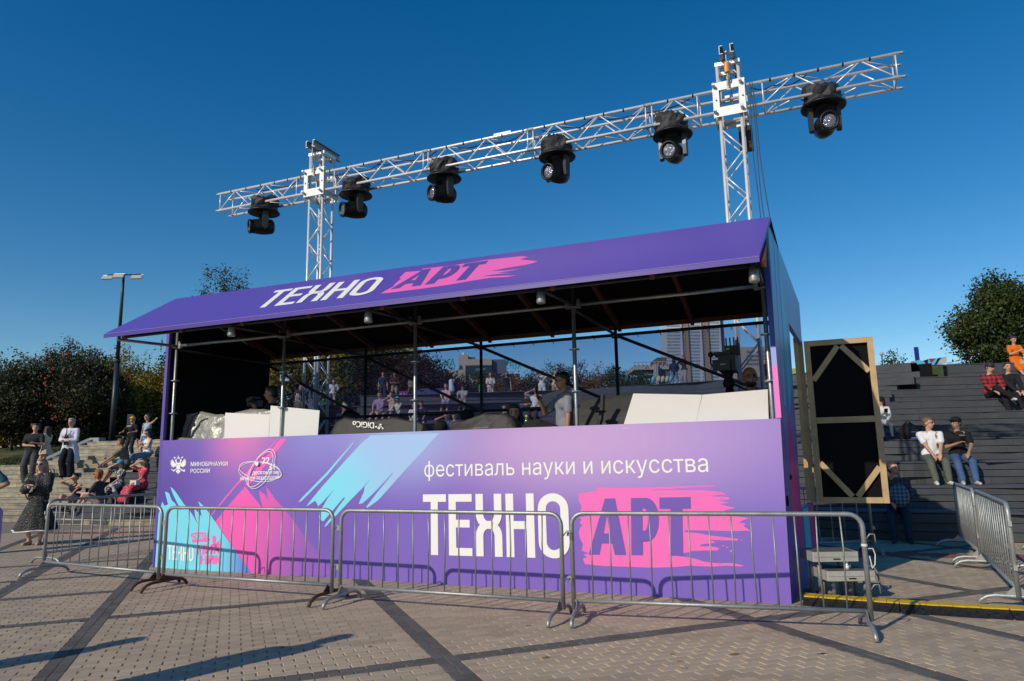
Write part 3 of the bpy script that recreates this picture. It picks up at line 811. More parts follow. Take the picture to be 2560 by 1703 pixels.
# small festival logo low on the left
o, bx_, by_ = P2(Q8(146, 1192), 0), P2(Q8(392, 1208), 0), P2(Q8(148, 1052), 0)
f2 = affine(o, bx_, by_, .003); put_word(word_techno(), 'letter', m_wht, lambda a, c: f2(a / 2.41, c), front)
pr('brush_mark', [T8([(362, 950), (420, 934), (500, 938), (535, 950), (530, 985), (545, 1000), (525, 1028), (450, 1028), (380, 1036), (372, 1010), (380, 990), (362, 975)])], m_pink, .003)
put_text('lettering', 'СМАРТ', box_fn(Q8(378, 1008), Q8(524, 1002), Q8(382, 956)), m_cyan, front, .03, .1)
for o_ in [c for c in front.children if c.name.startswith('letter')][-5:]: o_.location = (0, -.002, 0)
put_text('lettering', 'ПИК', box_fn(Q8(415, 1150), Q8(640, 1135), Q8(432, 1055)), m_pink, front, .06)
put_text('lettering', 'НИК', box_fn(Q8(450, 1236), Q8(650, 1236), Q8(455, 1152)), m_pink, front, .07)
pr('brush_mark', [T8([(572, 1070), (562, 985), (575, 966), (592, 968), (602, 990), (592, 1070)]), T8([(590, 1068), (612, 1020), (632, 1018), (630, 1040), (604, 1085)]), T8([(600, 1095), (650, 1078), (664, 1095), (655, 1120), (610, 1115)])], m_pink, .003)

# ------------------------------------------------------------------ roof: visor sloping forward, main roof sloping back
EV, EZ, RZ, RV = -1.085, 3.305, 4.02, 0.0
RDV, RDZ = 2.25, 3.40
vt = (RZ - EZ) / (RV - EV)
b = MB()
th_ = .055
vis = [(0.0, EV, EZ), (8.70, EV, EZ), (8.80, RV, RZ), (.10, RV, RZ)]
nv = (Vector(vis[1]) - Vector(vis[0])).cross(Vector(vis[3]) - Vector(vis[0])).normalized()
lo = [Vector(p) - Vector((0, 0, th_)) for p in vis]
b._add([Vector(p) for p in vis] + lo, [(0, 1, 2, 3)])
visor = b.build('visor_panel', m_purple, BT)
b = MB(); b._add([Vector(p) for p in vis] + lo, [(4, 5, 1, 0), (5, 6, 2, 1), (7, 4, 0, 3)]); b.build('fascia', m_fascia, visor)
b = MB(); b._add([p + Vector((0, 0, -.002)) for p in lo], [(3, 2, 1, 0)]); b.build('visor_lining', MT['blackboard'], visor)
b = MB(); b._add([(0.0, EV - .004, EZ - .004), (8.70, EV - .004, EZ - .004), (8.70, EV + .004, EZ + .004), (0.0, EV + .004, EZ + .004)], [(0, 1, 2, 3)]); b.build('edge_seam', mat('pale_cut_edge', ph(150, 130, 200), .4), visor)
def Vp(px, py, off=0.0):
    "booth-local point on the visor plane under a pixel"
    d = ray(px, py); dl = Vector((d.dot(BU), d.dot(BN), d.z)); e = loc_(EYEV); p0 = Vector(vis[0]) + nv * off
    return e + dl * ((p0 - e).dot(nv) / dl.dot(nv))
o, bx_, by_ = Vp(633, 772), Vp(926, 736.5), Vp(689.5, 727)
f3 = affine(o, bx_, by_, .002); put_word(word_techno(), 'letter', m_wht, lambda a, c: f3(a / 2.41, c), visor)
Z5 = lambda x, y: (900 + x * .4752, 540 + y * .4752)
brv = [(108, 408), (128, 396), (180, 368), (178, 362), (216, 330), (206, 326), (240, 295), (330, 288), (328, 278), (470, 262), (600, 243), (660, 232), (850, 212), (888, 216), (840, 228), (928, 238), (942, 236), (905, 250), (870, 258), (780, 272), (690, 290), (760, 288), (848, 278), (800, 288), (720, 300), (800, 300), (700, 308), (640, 318), (830, 312), (770, 322), (690, 325), (620, 336), (560, 346), (470, 362), (330, 382), (150, 405)]
pr('brush_mark', [[Z5(*p) for p in brv[::-1]]], m_pink, 0, lambda a, c: Vp(a, c, .0015), visor)
o, bx_, by_ = Vp(*Z5(160, 387)), Vp(*Z5(592, 331)), Vp(*Z5(268, 292))
f4 = affine(o, bx_, by_, .003); put_word(word_art(), 'letter', m_purpled, lambda a, c: f4(a / 1.845, c), visor)
b = MB(); b._add([(.10, 0, RZ), (8.80, 0, RZ), (8.95, RDV, RDZ), (.0, RDV, RDZ), (.10, 0, RZ - .03), (8.80, 0, RZ - .03), (8.95, RDV, RDZ - .03), (.0, RDV, RDZ - .03)],
    [(0, 1, 2, 3), (7, 6, 5, 4), (1, 5, 6, 2), (3, 2, 6, 7), (0, 3, 7, 4)]); b.build('main_roof', MT['blackboard'], BT)
def roof_z(v): return RZ - .03 + (RDZ - RZ) * v / RDV if v >= 0 else RZ - th_ + vt * v
for k in range(9):
    u = .25 + k * 1.05; b = MB(); b.beam((u, .05, roof_z(.05) - .045), (u, RDV - .03, roof_z(RDV - .03) - .045), .05, .08); b.build('rafter', MT['wooddark'], BT)
for k in range(9):
    u = .25 + k * 1.05; b = MB(); b.beam((u + .08, -.03, roof_z(-.03) - .045), (u + .08, EV + .06, roof_z(EV + .06) - .045), .05, .07); b.build('rafter', MT['wooddark'], BT)
b = MB(); b.beam((.1, RDV - .1, roof_z(RDV - .1) - .05), (8.85, RDV - .1, roof_z(RDV - .1) - .05), .05, .06); b.build('rear_purlin', MT['wooddark'], BT)
b = MB(); b.beam((.1, EV + .1, EZ + .0), (8.6, EV + .1, EZ + .0), .045, .05); b.build('eave_batten', MT['wooddark'], BT)
m_blackpipe = mat('black_scaffold_tube', (.03, .032, .035), .45, .5, .2, 10)
rod('eave_tube', (.15, -.9, 3.275), (8.62, -.9, 3.275), .024, m_blackpipe, BT)

# ------------------------------------------------------------------ scaffold
pu = [.075, 2.16, 4.32, 6.50, 8.66]
ZL = 3.29
def rosette(u, v, z, m=None):
    b = MB(); b.lathe([(.026, -.012), (.062, -.006), (.062, .006), (.026, .012)], 12, (u, v, z)); return b.build('rosette', m or MT['scaf'], BT)
for i, u in enumerate(pu):
    for (v, zt) in ((.10, roof_z(.1) - .02), (2.13, roof_z(2.13) - .02)):
        rod('post', (u, v, 0.04), (u, v, zt), .0245, MT['scaf'] if v < 1 else m_blackpipe, BT, 10)
        for z in ((1.75, 2.25, 2.75, 3.26) if v < 1 else (2.2, 2.75, 3.2)): rosette(u, v, z, MT['scaf'] if v < 1 else m_blackpipe)
    rod('transom_tube', (u, .12, ZL - .05), (u, 2.1, ZL - .05), .022, m_blackpipe, BT)
    rod('outrigger_tube', (u, .08, ZL), (u, -.93, ZL - .045), .022, MT['scaf'] if i == 0 else m_blackpipe, BT)
    for s in (-1, 1): b = MB(); b.box((u + s * .07, .10, ZL), (.045, .05, .085)); b.box((u + s * .07, .10, ZL + .05), (.02, .06, .03)); b.build('coupler', MT['scaf'], BT)
for i in range(4):
    u0, u1 = pu[i], pu[i + 1]
    rod('ledger_tube', (u0 + .04, .10, ZL), (u1 - .04, .10, ZL), .0235, MT['scaf'], BT, 10)
    rod('rear_ledger', (u0 + .03, 2.13, 3.235), (u1 - .03, 2.13, 3.235), .024, m_blackpipe, BT)
    rod('rear_guard_tube', (u0 + .03, 2.11, 2.215), (u1 - .03, 2.11, 2.215), .024, m_blackpipe, BT)
    rod('brace_tube', (u0 + .06, 2.05, 3.2), (u1 - .06, 2.05, 2.24), .0235, m_blackpipe, BT)
# spot cans under the eave
for px, py in ((579, 822), (921, 786), (1352, 736), (1884, 680)):
    p = Lf(px, py, -.9); b = MB()
    b.lathe([(.03, .10), (.036, .10), (.036, .02), (.044, .015), (.05, -.09), (.045, -.10), (.02, -.095)], 14, p); b.build('spot_can', MT['galv'], BT, True)
    rod('can_hanger', (p.x, p.y, p.z + .09), (p.x, p.y, 3.27), .018, MT['scaf'], BT)
# deck and the dark space beneath
b = MB(); b.box((PWd / 2, 1.13, 1.0), (PWd - .02, 2.1, .1)); b.build('stage_deck', MT['blackboard'], BT)
b = MB(); b.box((PWd / 2, 2.2, .47), (PWd - .02, .03, .94)); b.build('skirt', MT['blackboard'], BT)
# left side wall: purple outside, black lining
def side_poly(v0, v1, z0, ztop): return [(v0, z0), (v1, z0), (v1, ztop(v1)), (v0, ztop(v0))]
zt_ = lambda v: RZ + (RDZ - RZ) * v / RDV
b = MB(); b.prism(side_poly(0.0, 2.18, 0, lambda v: zt_(v) - .025), ((-.045, 0, 0), (0, 1, 0), (0, 0, 1)), .055); b.build('side_panel', m_purpled, BT)
b = MB(); b.prism(side_poly(.06, 2.19, .0, lambda v: zt_(v) - .04), ((.014, 0, 0), (0, 1, 0), (0, 0, 1)), .02); b.build('wall_lining', MT['blackboard'], BT)
# right side: three printed panels round the doorway, splayed a little outwards
sa = Vector((PWd - .052, .02, 0)); sd = Vector((8.96 - (PWd - .052), 2.06, 0)).normalized(); sz = Vector((.0165, 0, 1))
m_sidep = lin_mat('printed_side', ph(104, 108, 178), [(0, 0, .01, .01, ph(90, 80, 160))], .4)
def side_mat():
    m = lin_mat('printed_side_wall', ph(110, 92, 176), [], .35, [((0, 1.2), (0, 3.0), ph(120, 145, 205)), ((0, 3.3), (0, 4.0), ph(120, 200, 235))])
    return m
m_side = side_mat()
fr_side = (tuple(sa), tuple(sd), (0, 0, 1))
L_ = 2.09
zs_ = lambda t: zt_(t) + .0
for poly in ([(0, 0), (1.05, 0), (1.05, zs_(1.05)), (0, RZ)], [(1.053, 3.02), (L_, 2.90), (L_, zs_(L_)), (1.053, zs_(1.053))], [(1.053, 0), (L_, 0), (L_, .86), (1.053, .86)]):
    b = MB(); b.prism(poly, (tuple(sa - Vector((sd.y, -sd.x, 0)) * .05), tuple(sd), tuple(sz)), .05); b.build('gable_panel', m_side, BT)
snn = Vector((sd.y, -sd.x, 0))
def Ss(off): return lambda a, c: sa + sd * a + sz * c + snn * off
mg = mat('magenta_print', ph(205, 40, 140), .35); mc = mat('cyan_side_print', ph(60, 190, 220), .35); mv = mat('violet_print', ph(92, 70, 165), .35)
pr('printed_shape', [[(.30, 2.0), (.42, 2.0), (.33, 3.9), (.28, 3.92)], [(.62, 1.9), (.95, 2.3), (.62, 3.78), (.5, 3.82)], [(1.25, .05), (1.75, .02), (1.6, .84), (1.15, .84)]], mc, 0, Ss(.002), BT)
pr('printed_shape', [[(.35, .9), (.95, .35), (1.02, 1.0), (.6, 1.9), (.45, 1.6)], [(1.8, .02), (2.05, .02), (2.05, .84), (1.7, .84)]], mg, 0, Ss(.002), BT)
pr('printed_shape', [[(0.02, .02), (.34, .02), (.3, 1.6), (.02, 2.2)]], mv, 0, Ss(.002), BT)
# front edge strip of the right side, visor shade painted into its dark top
b = MB(); b.box((PWd - .035, .012, 2.93), (.052, .012, 2.16)); strip = b.build('corner_strip', lin_mat('corner_strip_print_and_shade', ph(150, 165, 225), [], .45, [((0, 2.44), (0, 2.36), ph(240, 120, 200)), ((0, 2.585), (0, 2.60), ph(42, 66, 150))]), BT)
# doorway jamb and open door
rod_ = None
b = MB(); b.box((8.93, 2.07, 1.93), (.05, .09, 2.1)); b.build('door_jamb', MT['wood'], BT)
DV = 2.1
door = bpy.data.objects.new('door', None); link(door); door.parent = BT; door.location = (9.03, DV, 0); door['label'] = 'open door seen from its unpainted batten side'
dw0, dw1, dz0, dz1 = 0.0, .815, .855, 2.93
b = MB(); b.box(((dw0 + dw1) / 2, .035, (dz0 + dz1) / 2), (dw1 - dw0, .012, dz1 - dz0)); b.build('door_board', MT['blackboard'], door)
def bat(a, c, wd, name='batten', y=.0): 
    b = MB(); b.beam((a[0], y, a[1]), (c[0], y, c[1]), .05, wd, up=(0, 0, 1) if abs(a[0] - c[0]) > .02 else (1, 0, 0)); return b.build(name, MT['wood'], door)
bat((dw0 + .035, dz0), (dw0 + .035, dz1), .07); bat((dw1 - .035, dz0), (dw1 - .035, dz1), .07)
bat((dw0 + .072, dz0 + .035), (dw1 - .072, dz0 + .035), .07); bat((dw0 + .072, dz1 - .035), (dw1 - .072, dz1 - .035), .07); bat((dw0 + .072, 1.89), (dw1 - .072, 1.89), .075)
def batd(a, c):
    b = MB(); b.beam((a[0], .004, a[1]), (c[0], .004, c[1]), .042, .066); b.build('diagonal_batten', MT['wood'], door)
batd((.40, dz1 - .09), (.08, dz1 - .52)); batd((.44, dz1 - .09), (.735, dz1 - .44)); batd((.07, dz0 + .50), (.41, dz0 + .08)); batd((.47, dz0 + .08), (.745, dz0 + .44))
# second frame of the doorway just behind
b = MB(); b.box((8.985, 2.16, 1.9), (.06, .05, 2.1)); b.build('door_jamb', MT['wood'], BT)

# ------------------------------------------------------------------ mesh banner across the back
mm = bpy.data.materials.new('mesh_banner'); mm.use_nodes = True; n = mm.node_tree; N = n.nodes; L = n.links
bs = N['Principled BSDF']; bs.inputs['Roughness'].default_value = .7
tc = N.new('ShaderNodeTexCoord'); sp = N.new('ShaderNodeSeparateXYZ'); L.new(tc.outputs['Object'], sp.inputs[0])
mr = N.new('ShaderNodeMapRange'); mr.inputs['From Min'].default_value = 0; mr.inputs['From Max'].default_value = 8.7; L.new(sp.outputs['X'], mr.inputs['Value'])
rp = N.new('ShaderNodeValToRGB'); L.new(mr.outputs[0], rp.inputs['Fac'])
rp.color_ramp.elements[0].position = 0.0; rp.color_ramp.elements[0].color = (.03, .12, .28, 1); rp.color_ramp.elements[1].position = 1.0; rp.color_ramp.elements[1].color = (.06, .07, .24, 1)
for p, c in ((.2, (.07, .07, .26, 1)), (.33, (.15, .05, .22, 1)), (.5, (.08, .09, .3, 1)), (.68, (.16, .06, .22, 1)), (.8, (.06, .09, .28, 1))):
    e = rp.color_ramp.elements.new(p); e.color = c
L.new(rp.outputs[0], bs.inputs['Base Color'])
tr = N.new('ShaderNodeBsdfTransparent'); tr.inputs[0].default_value = (.70, .77, .95, 1)
mxs = N.new('ShaderNodeMixShader')
# fine weave: holes in a grid a few millimetres apart, averaging out to a veil
wa = N.new('ShaderNodeTexNoise'); wa.inputs['Scale'].default_value = 420; L.new(tc.outputs['Object'], wa.inputs['Vector'])
mr2 = N.new('ShaderNodeMapRange'); mr2.inputs['From Min'].default_value = .3; mr2.inputs['From Max'].default_value = .7; mr2.inputs['To Min'].default_value = .30; mr2.inputs['To Max'].default_value = .48; L.new(wa.outputs['Fac'], mr2.inputs['Value'])
L.new(mr2.outputs[0], mxs.inputs['Fac']); L.new(tr.outputs[0], mxs.inputs[1]); L.new(bs.outputs[0], mxs.inputs[2])
L.new(mxs.outputs[0], N['Material Output'].inputs['Surface'])
b = MB(); nu = 60; rows = [3.225, 3.19, 2.8, 2.3, 1.8, 1.06]
for i in range(nu):
    u0, u1 = .14 + 8.5 * i / nu, .14 + 8.5 * (i + 1) / nu
    sag = lambda u: .006 * math.sin(u * 10.4)
    for j in range(len(rows) - 1):
        q = []
        for (u, z) in ((u0, rows[j]), (u0, rows[j + 1]), (u1, rows[j + 1]), (u1, rows[j])): q.append((u, 2.165 + .012 * math.sin(u * 3.1 + z * 2), z + (sag(u) if z > 3.2 else 0)))
        b._add(q, [(0, 1, 2, 3)])
ban = b.build('mesh_banner', mm, BT)
# the print on the far side shows through as paler, mirrored letters
mm2 = mm.copy(); mm2.name = 'mesh_banner_letter'
for nd in mm2.node_tree.nodes:
    if nd.type == 'VALTORGB':
        for e in nd.color_ramp.elements: e.color = (.16, .16, .24, 1)
def flipw(a, c): return Vector((8.35 - a * .95, 2.150, 1.05 + c * 1.25))
put_word([[q[::-1] for q in L_] for L_ in word_techno()], 'mirrored_letter', mm2, flipw, ban)
# ties along the top
for k in range(26):
    u = .3 + k * .325; b = MB(); b.tube([(u, 2.13, 3.262), (u + .012, 2.098, 3.235), (u + .03, 2.13, 3.205), (u + .035, 2.15, 3.18)], .005, 5); b.build('banner_tie', MT['black'], BT)
# ------------------------------------------------------------------ white boards standing on the counter
def Z2(x, y): return (400 + x * .3189, 800 + y * .3189)
def Z4(x, y): return (1500 + x * .3189, 750 + y * .3189)
def Z3m(x, y): return (680 + x * .16579, 860 + y * .16579)
def Z4m(x, y): return (1000 + x * .17820, 860 + y * .17820)
def board(px4, v4, label, name='white_board'):
    "px4: top-left, top-right, bottom-right, bottom-left; v4 booth depth of each corner"
    P = [wld(Lf(*p, v)) for p, v in zip(px4, v4)]
    for k in (2, 3): P[k] = P[k] + (P[k] - P[3 - k]) * .12
    n0 = (P[2] - P[3]).cross(P[0] - P[3]); d_ = P[1] - EYEV; P[1] = EYEV + d_ * ((P[3] - EYEV).dot(n0) / d_.dot(n0))
    c = (P[2] + P[3]) / 2; n = (P[1] - P[0]).cross(P[3] - P[0]).normalized() * .008
    b = MB(); V = [p - c for p in P] + [p - c - n for p in P]
    b._add(V, [(3, 2, 1, 0), (4, 5, 6, 7), (0, 1, 5, 4), (1, 2, 6, 5), (2, 3, 7, 6), (3, 0, 4, 7)])
    o = b.build(name, MT['white']); o.location = c; tag(o, label, 'board', 'white boards along the booth counter'); return o
def v_level(pa, va, pb):
    z = Lf(*pa, va).z; lo, hi = -.2, 2.0
    for _ in range(40):
        m = (lo + hi) / 2
        if (Lf(*pb, m).z - z) * (Lf(*pb, .5).z - Lf(*pb, .4).z) < 0: lo = m
        else: hi = m
    return max(.06, min(lo, .8))
board([Z2(515, 728), Z2(865, 742), Z2(853, 930), Z2(505, 940)], [.07, .20, .18, .06], 'lower left-hand white board beside the silver tarpaulin')
board([Z2(870, 672), Z2(1253, 710), Z2(1237, 915), Z2(855, 932)], [.08, .26, .24, .07], 'tallest white board with slanting top, in front of the camera operator')
board([Z4(262, 738), Z4(800, 748), Z4(755, 955), Z4(187, 980)], [.55, .50, .08, .06], 'white board leaning back beside the strapped dark grey cover')
board([Z4(803, 748), Z4(1315, 705), Z4(1322, 922), Z4(757, 952)], [.50, .10, .06, .08], 'white board at the right-hand end of the counter below the video camera')

# ------------------------------------------------------------------ covers and tarpaulins
def fbm(x, y, seed=0):
    s = 0
    for k, (f, a) in enumerate(((2.1, .5), (4.7, .3), (9.3, .16), (19, .08))):
        s += a * math.sin(f * x * 1.3 + 1.7 * math.sin(f * y * .9 + seed + k) + seed * 2.1 + k * 4) * math.cos(f * y + 1.3 * math.sin(f * x * .7 + k + seed))
    return s
def cover(name, outline, vt, vb, m, label, cat, amp=.02, base=1.72, back=.55, seed=1, nz=9, nx=44, group=None):
    pts = [Lf(*p, vt) for p in outline]
    us = [p.x for p in pts]; zs = [p.z for p in pts]
    V = []; nr = nz + 6
    for i in range(nx + 1):
        u = us[0] + (us[-1] - us[0]) * i / nx
        z = float(np.interp(u, us, zs))
        for j in range(nr + 1):
            if j <= nz: t = j / nz; v = vb + (vt - vb) * t; zz = base + (z - base) * (t ** .8)
            else: t = (j - nz) / 6; v = vt + back * t; zz = z + (base - z) * t ** 2.2
            d = fbm(u * 2.6 + seed, zz * 3 + v * 2, seed) * amp * (1 if j else .3)
            du = fbm(zz * 4 + seed * 3, u * 2, seed + 5) * amp * .4
            V.append(wld((u + du, v + d, zz + d * .7)))
    c = wld(((us[0] + us[-1]) / 2, (vb + vt) / 2, 1.1)); F = []
    w_ = nr + 1
    for i in range(nx):
        for j in range(nr): F.append((i * w_ + j, (i + 1) * w_ + j, (i + 1) * w_ + j + 1, i * w_ + j + 1))
    k = len(V)
    F.append(tuple(range(0, w_))); F.append(tuple(nx * w_ + j for j in range(w_))[::-1])
    b = MB(); b._add([p - c for p in V], F); o = b.build(name, m, None, True); o.location = c; tag(o, label, cat, group); return o, c
m_tarp = mat('silver_tarpaulin', (0.33, 0.325, 0.29), .38, .25, .25, 5, 1.0, 13)
m_cov = mat('black_dust_cover', (.020, .0195, .018), .62, 0, .15, 4, .25, 30)
m_lea = mat('dark_grey_vinyl', (.05, .05, .046), .42, 0, .1, 4, .7, 6)
cover('silver_tarpaulin', [(426, 1056), (434, 1037), (460, 1033), (500, 1033), (530, 1036), (570, 1036), (600, 1030), (640, 1024), (690, 1022)], .42, .30, m_tarp, 'crumpled silver tarpaulin over equipment at the left end of the counter', 'tarpaulin', .05, 1.70, .6, 2)
cover('silver_tarpaulin', [(434, 1098), (445, 1094), (470, 1095), (520, 1097), (562, 1098)], .2, .07, m_tarp, 'low flap of silver tarpaulin on the counter edge by the left post', 'tarpaulin', .02, 1.74, .2, 4)
# strap across the tarpaulin
cons, cc = cover('console_cover', [Z3m(862, 1385), Z3m(965, 1175), Z3m(1095, 1108), Z3m(1180, 1120), Z3m(1380, 1142), Z3m(1560, 1140), Z3m(1700, 1125), Z3m(1850, 1100), Z3m(1960, 1125), Z3m(2080, 1160), Z3m(2180, 1170), Z3m(2290, 1225)], .30, .21, m_cov, 'black console dust cover with an upside-down white brand print', 'dust cover', .014, 1.70, .5, 3, nx=70)
beh, cb = cover('console_cover', [Z4m(690, 1222), Z4m(735, 1100), Z4m(860, 1080), Z4m(1000, 1040), Z4m(1160, 975), Z4m(1300, 968), Z4m(1490, 965), Z4m(1570, 1015), Z4m(1640, 1110), Z4m(1660, 1195)], .32, .21, m_cov, 'charcoal dust cover with faint white script in front of the long-haired woman', 'dust cover', .035, 1.72, .45, 6, nx=56)
cover('console_cover', [Z4m(1700, 1190), Z4m(1745, 1100), Z4m(1830, 1062), Z4m(1960, 1052), Z4m(2020, 1085), Z4m(2160, 1130), Z4m(2250, 1172)], .5, .2, m_cov, 'small charcoal cover sloping down to the right with a bottle behind it', 'dust cover', .02, 1.72, .4, 8)
lea, cl = cover('equipment_cover', [(1449, 1068), (1452, 996), (1470, 994), (1520, 990), (1560, 987), (1590, 985), (1600, 1000)], .55, .2, m_lea, 'strapped dark grey vinyl cover beside the right-hand white boards', 'dust cover', .03, 1.72, .4, 9)
b = MB(); q = [Lf(*p, .12) for p in ((1507, 987), (1506, 1020), (1501, 1050), (1496, 1068))]; b.tube([wld(p) - cl for p in q], [.03, .03, .034, .03], 6); b.build('strap', MT['black'], lea)
b = MB(); p = wld(Lf(1500, 1029, .09)) - cl; b.lathe([(.06, -.012), (.075, 0), (.06, .012)], 12, p); b.build('strap_disc', MT['black'], lea)
b = MB(); q = [Lf(*p, .27) for p in ((497, 1033), (482, 1042), (472, 1068), (463, 1094))]
o = b.tube([wld(p) for p in q], [.016, .02, .02, .018], 6).build('tarpaulin_strap', MT['black']); tag(o, 'black strap hanging over the silver tarpaulin', 'strap')
# prints on the covers (upside down as in the place)
def on_slope(o, c, vt, vb, off):
    def f(px, py):
        lo, hi = vb - .05, vt + .05
        best = None
        for k in range(41):
            v = lo + (hi - lo) * k / 40; p = Lf(px, py, v)
            zt = 2.12; t = max(0, min(1, (v - vb) / (vt - vb)))
        return None
    return f
def flat_fn(p0, p1, p2, v, c): # origin, end of line, cap height (pixels)
    A, B, D = [wld(Lf(*p, v)) - c for p in (p0, p1, p2)]
    return affine(A, B, D, 0.0)
fw = flat_fn((935.5, 1056.5), (881.5, 1052.5), (935, 1071.5), .238, cc)
put_text('lettering', 'DiGiCo', fw, m_wht, cons, .03)
b = MB()
for x, y, r in ((1570, 1250, 2.4), (1635, 1218, 2.6), (1615, 1272, 2.6), (1668, 1274, 2.2)):
    px, py = Z3m(x, y); pts = [(px + r * math.cos(a), py + r * math.sin(a)) for a in np.linspace(0, 2 * PI, 11)[:-1]]
    b.sheet(pts[::-1], lambda a, c: wld(Lf(a, c, .238)) - cc)
for (x0, y0), (x1, y1) in (((1590, 1275), (1630, 1225)), ((1622, 1265), (1648, 1240)), ((1648, 1240), (1668, 1270))):
    A, B_ = Vector(Z3m(x0, y0)), Vector(Z3m(x1, y1)); d = (B_ - A).normalized(); nn = Vector((-d.y, d.x)) * .7
    b.sheet([tuple(A + nn), tuple(B_ + nn), tuple(B_ - nn), tuple(A - nn)], lambda a, c: wld(Lf(a, c, .238)) - cc)
b.build('molecule_mark', m_wht, cons)
fw = flat_fn(Z4m(1235, 1150), Z4m(1008, 1170), Z4m(1240, 1182), .205, cb)
put_text('lettering', 'behringer', fw, mat('faded_print', (.25, .25, .25), .6), beh, 0, .3)
# bottle, video camera on tripod, handheld camera rig, chair back, cable reel edge
b = MB(); p = wld(Lf(1317, 1062, .75)); b.lathe([(.032, -.14), (.034, 0), (.03, .06), (.014, .09), (.014, .1)], 12); bo = b.build('bottle', mat('green_bottle', (.03, .12, .03), .1, 0), None, True); bo.location = p; tag(bo, 'small green bottle with yellow cap behind a dust cover', 'bottle')
b = MB(); b.lathe([(.017, .1), (.017, .125)], 10); b.build('cap', mat('yellow_cap', (.6, .5, .02), .4), bo)
pc = wld(Lf(1812, 905, .95)); px_m = 9.0
t = thing('video_camera', 'black broadcast video camera with antennas on a tripod at the right', 'video camera', tuple(pc))
cx_ = BU; cn_ = BN
def bl(u, v, z): return BU * u + BN * v + Vector((0, 0, z))
Rm = Matrix((BU, BN, Vector((0, 0, 1)))).transposed()
def cbox(name, c, s, m=MT['black']): 
    b = MB(); b.box(bl(*c), s, mtx=Rm); return b.build(name, m, t)
cbox('camera_body', (.03, .1, -.02), (.20, .36, .19)); cbox('viewfinder', (-.03, -.13, -.05), (.20, .03, .13))
cbox('screen', (-.01, -.148, -.045), (.065, .004, .016), mat('screen_glint', (.12, .13, .13), .15))
cbox('top_handle', (-.02, .05, .10), (.2, .26, .035)); cbox('transmitter', (.09, .12, .15), (.17, .12, .11))
cbox('sticker', (.04, .058, .165), (.035, .004, .018), mat('yellow_sticker', (.6, .5, .03), .5))
for k in range(4): rod('antenna', bl(.02 + k * .045, .12, .2), bl(.02 + k * .045, .12, .31), .009, MT['black'], t)
b = MB(); b.ball(bl(-.16, 0, .1), .035); b.tube([bl(-.16, 0, .1), bl(-.17, -.02, 0), bl(-.1, -.05, -.12)], .008, 6); b.build('microphone', MT['black'], t)
b = MB(); b.lathe([(.06, -.3), (.075, -.25), (.05, -.18), (.07, -.13)], 12, bl(.02, .1, 0)); b.build('tripod_head', MT['black'], t)
for a in (0, 2.1, 4.2): rod('tripod_leg', bl(.02, .1, -.26), bl(.02 + .42 * math.cos(a), .1 + .42 * math.sin(a), -(pc.z - 1.06)), .028, MT['black'], t)
rod('pan_handle', bl(.05, 0, -.25), bl(.32, -.25, -.42), .013, MT['black'], t)
pc = wld(Lf(632, 1008, .95)); t = thing('camcorder', 'dark handheld camera rig raised by the operator at the left', 'camcorder', tuple(pc))
for nm, c, s in (('camera_body', (0, .05, 0), (.12, .22, .1)), ('handle', (0, .05, .09), (.03, .2, .025)), ('monitor', (-.08, 0, .06), (.09, .02, .06)), ('grip', (.02, .03, -.1), (.05, .06, .12))): cbox(nm, c, s, mat('dark_camera_plastic', (.03, .03, .032), .3))
b = MB(); b.lathe([(.04, 0), (.05, .03), (.05, .12)], 12, bl(-.02, -.06, 0), mtx=Matrix.Rotation(PI / 2, 3, 'Y')); b.build('lens', MT['black'], t)
pc = wld(Lf(873, 1046, 1.6)); b = MB(); b.lathe([(.12, -.02), (.14, 0), (.12, .03)], 16, (0, 0, 0), 1, 1, Matrix.Rotation(PI / 2, 3, 'X')); b.tube([(0, 0, -.1), (0, .02, -.5)], .03, 8); o = b.build('chair_back', MT['black'], None, True); o.location = pc; tag(o, 'round black chair back behind the black console cover', 'chair')

# ------------------------------------------------------------------ lighting truss: two towers and a cross beam
TV0, TV1 = 2.72, 3.07          # booth depth of the beam's front and back chords
ZB0, ZB1 = 6.66, 7.02
def chordrod(name, a, c, r, p): return rod(name, a, c, r, MT['alu'], p, 10)
beam = thing('cross_truss', 'long horizontal silver box truss across the two towers', 'truss', tuple(wld((-1.95, 2.9, 0))), -YAW)
off = Vector((-1.95, 2.9, 0))
def bb(u, v, z): return Vector((u, v, z)) - off
UL, UR = -1.95, 10.60
for v in (TV0, TV1):
    for z in (ZB0, ZB1):
        chordrod('chord', bb(UL, v, z), bb(UR, v, z), .025, beam)
        for u in (UL, UR):
            s = -1 if u == UL else 1; b = MB(); b.lathe([(.018, 0), (.02, .04), (.011, .07)], 10, (0, 0, 0), 1, 1, Matrix.Rotation(s * PI / 2, 3, 'Y')); o = b.build('spigot', MT['galv'], beam); o.location = bb(u, v, z)
cellw = .40; nseg = [(UL, .12), (.92, 2.98), (2.98, 5.02), (5.02, 7.05), (7.05, 7.86), (8.72, UR)]
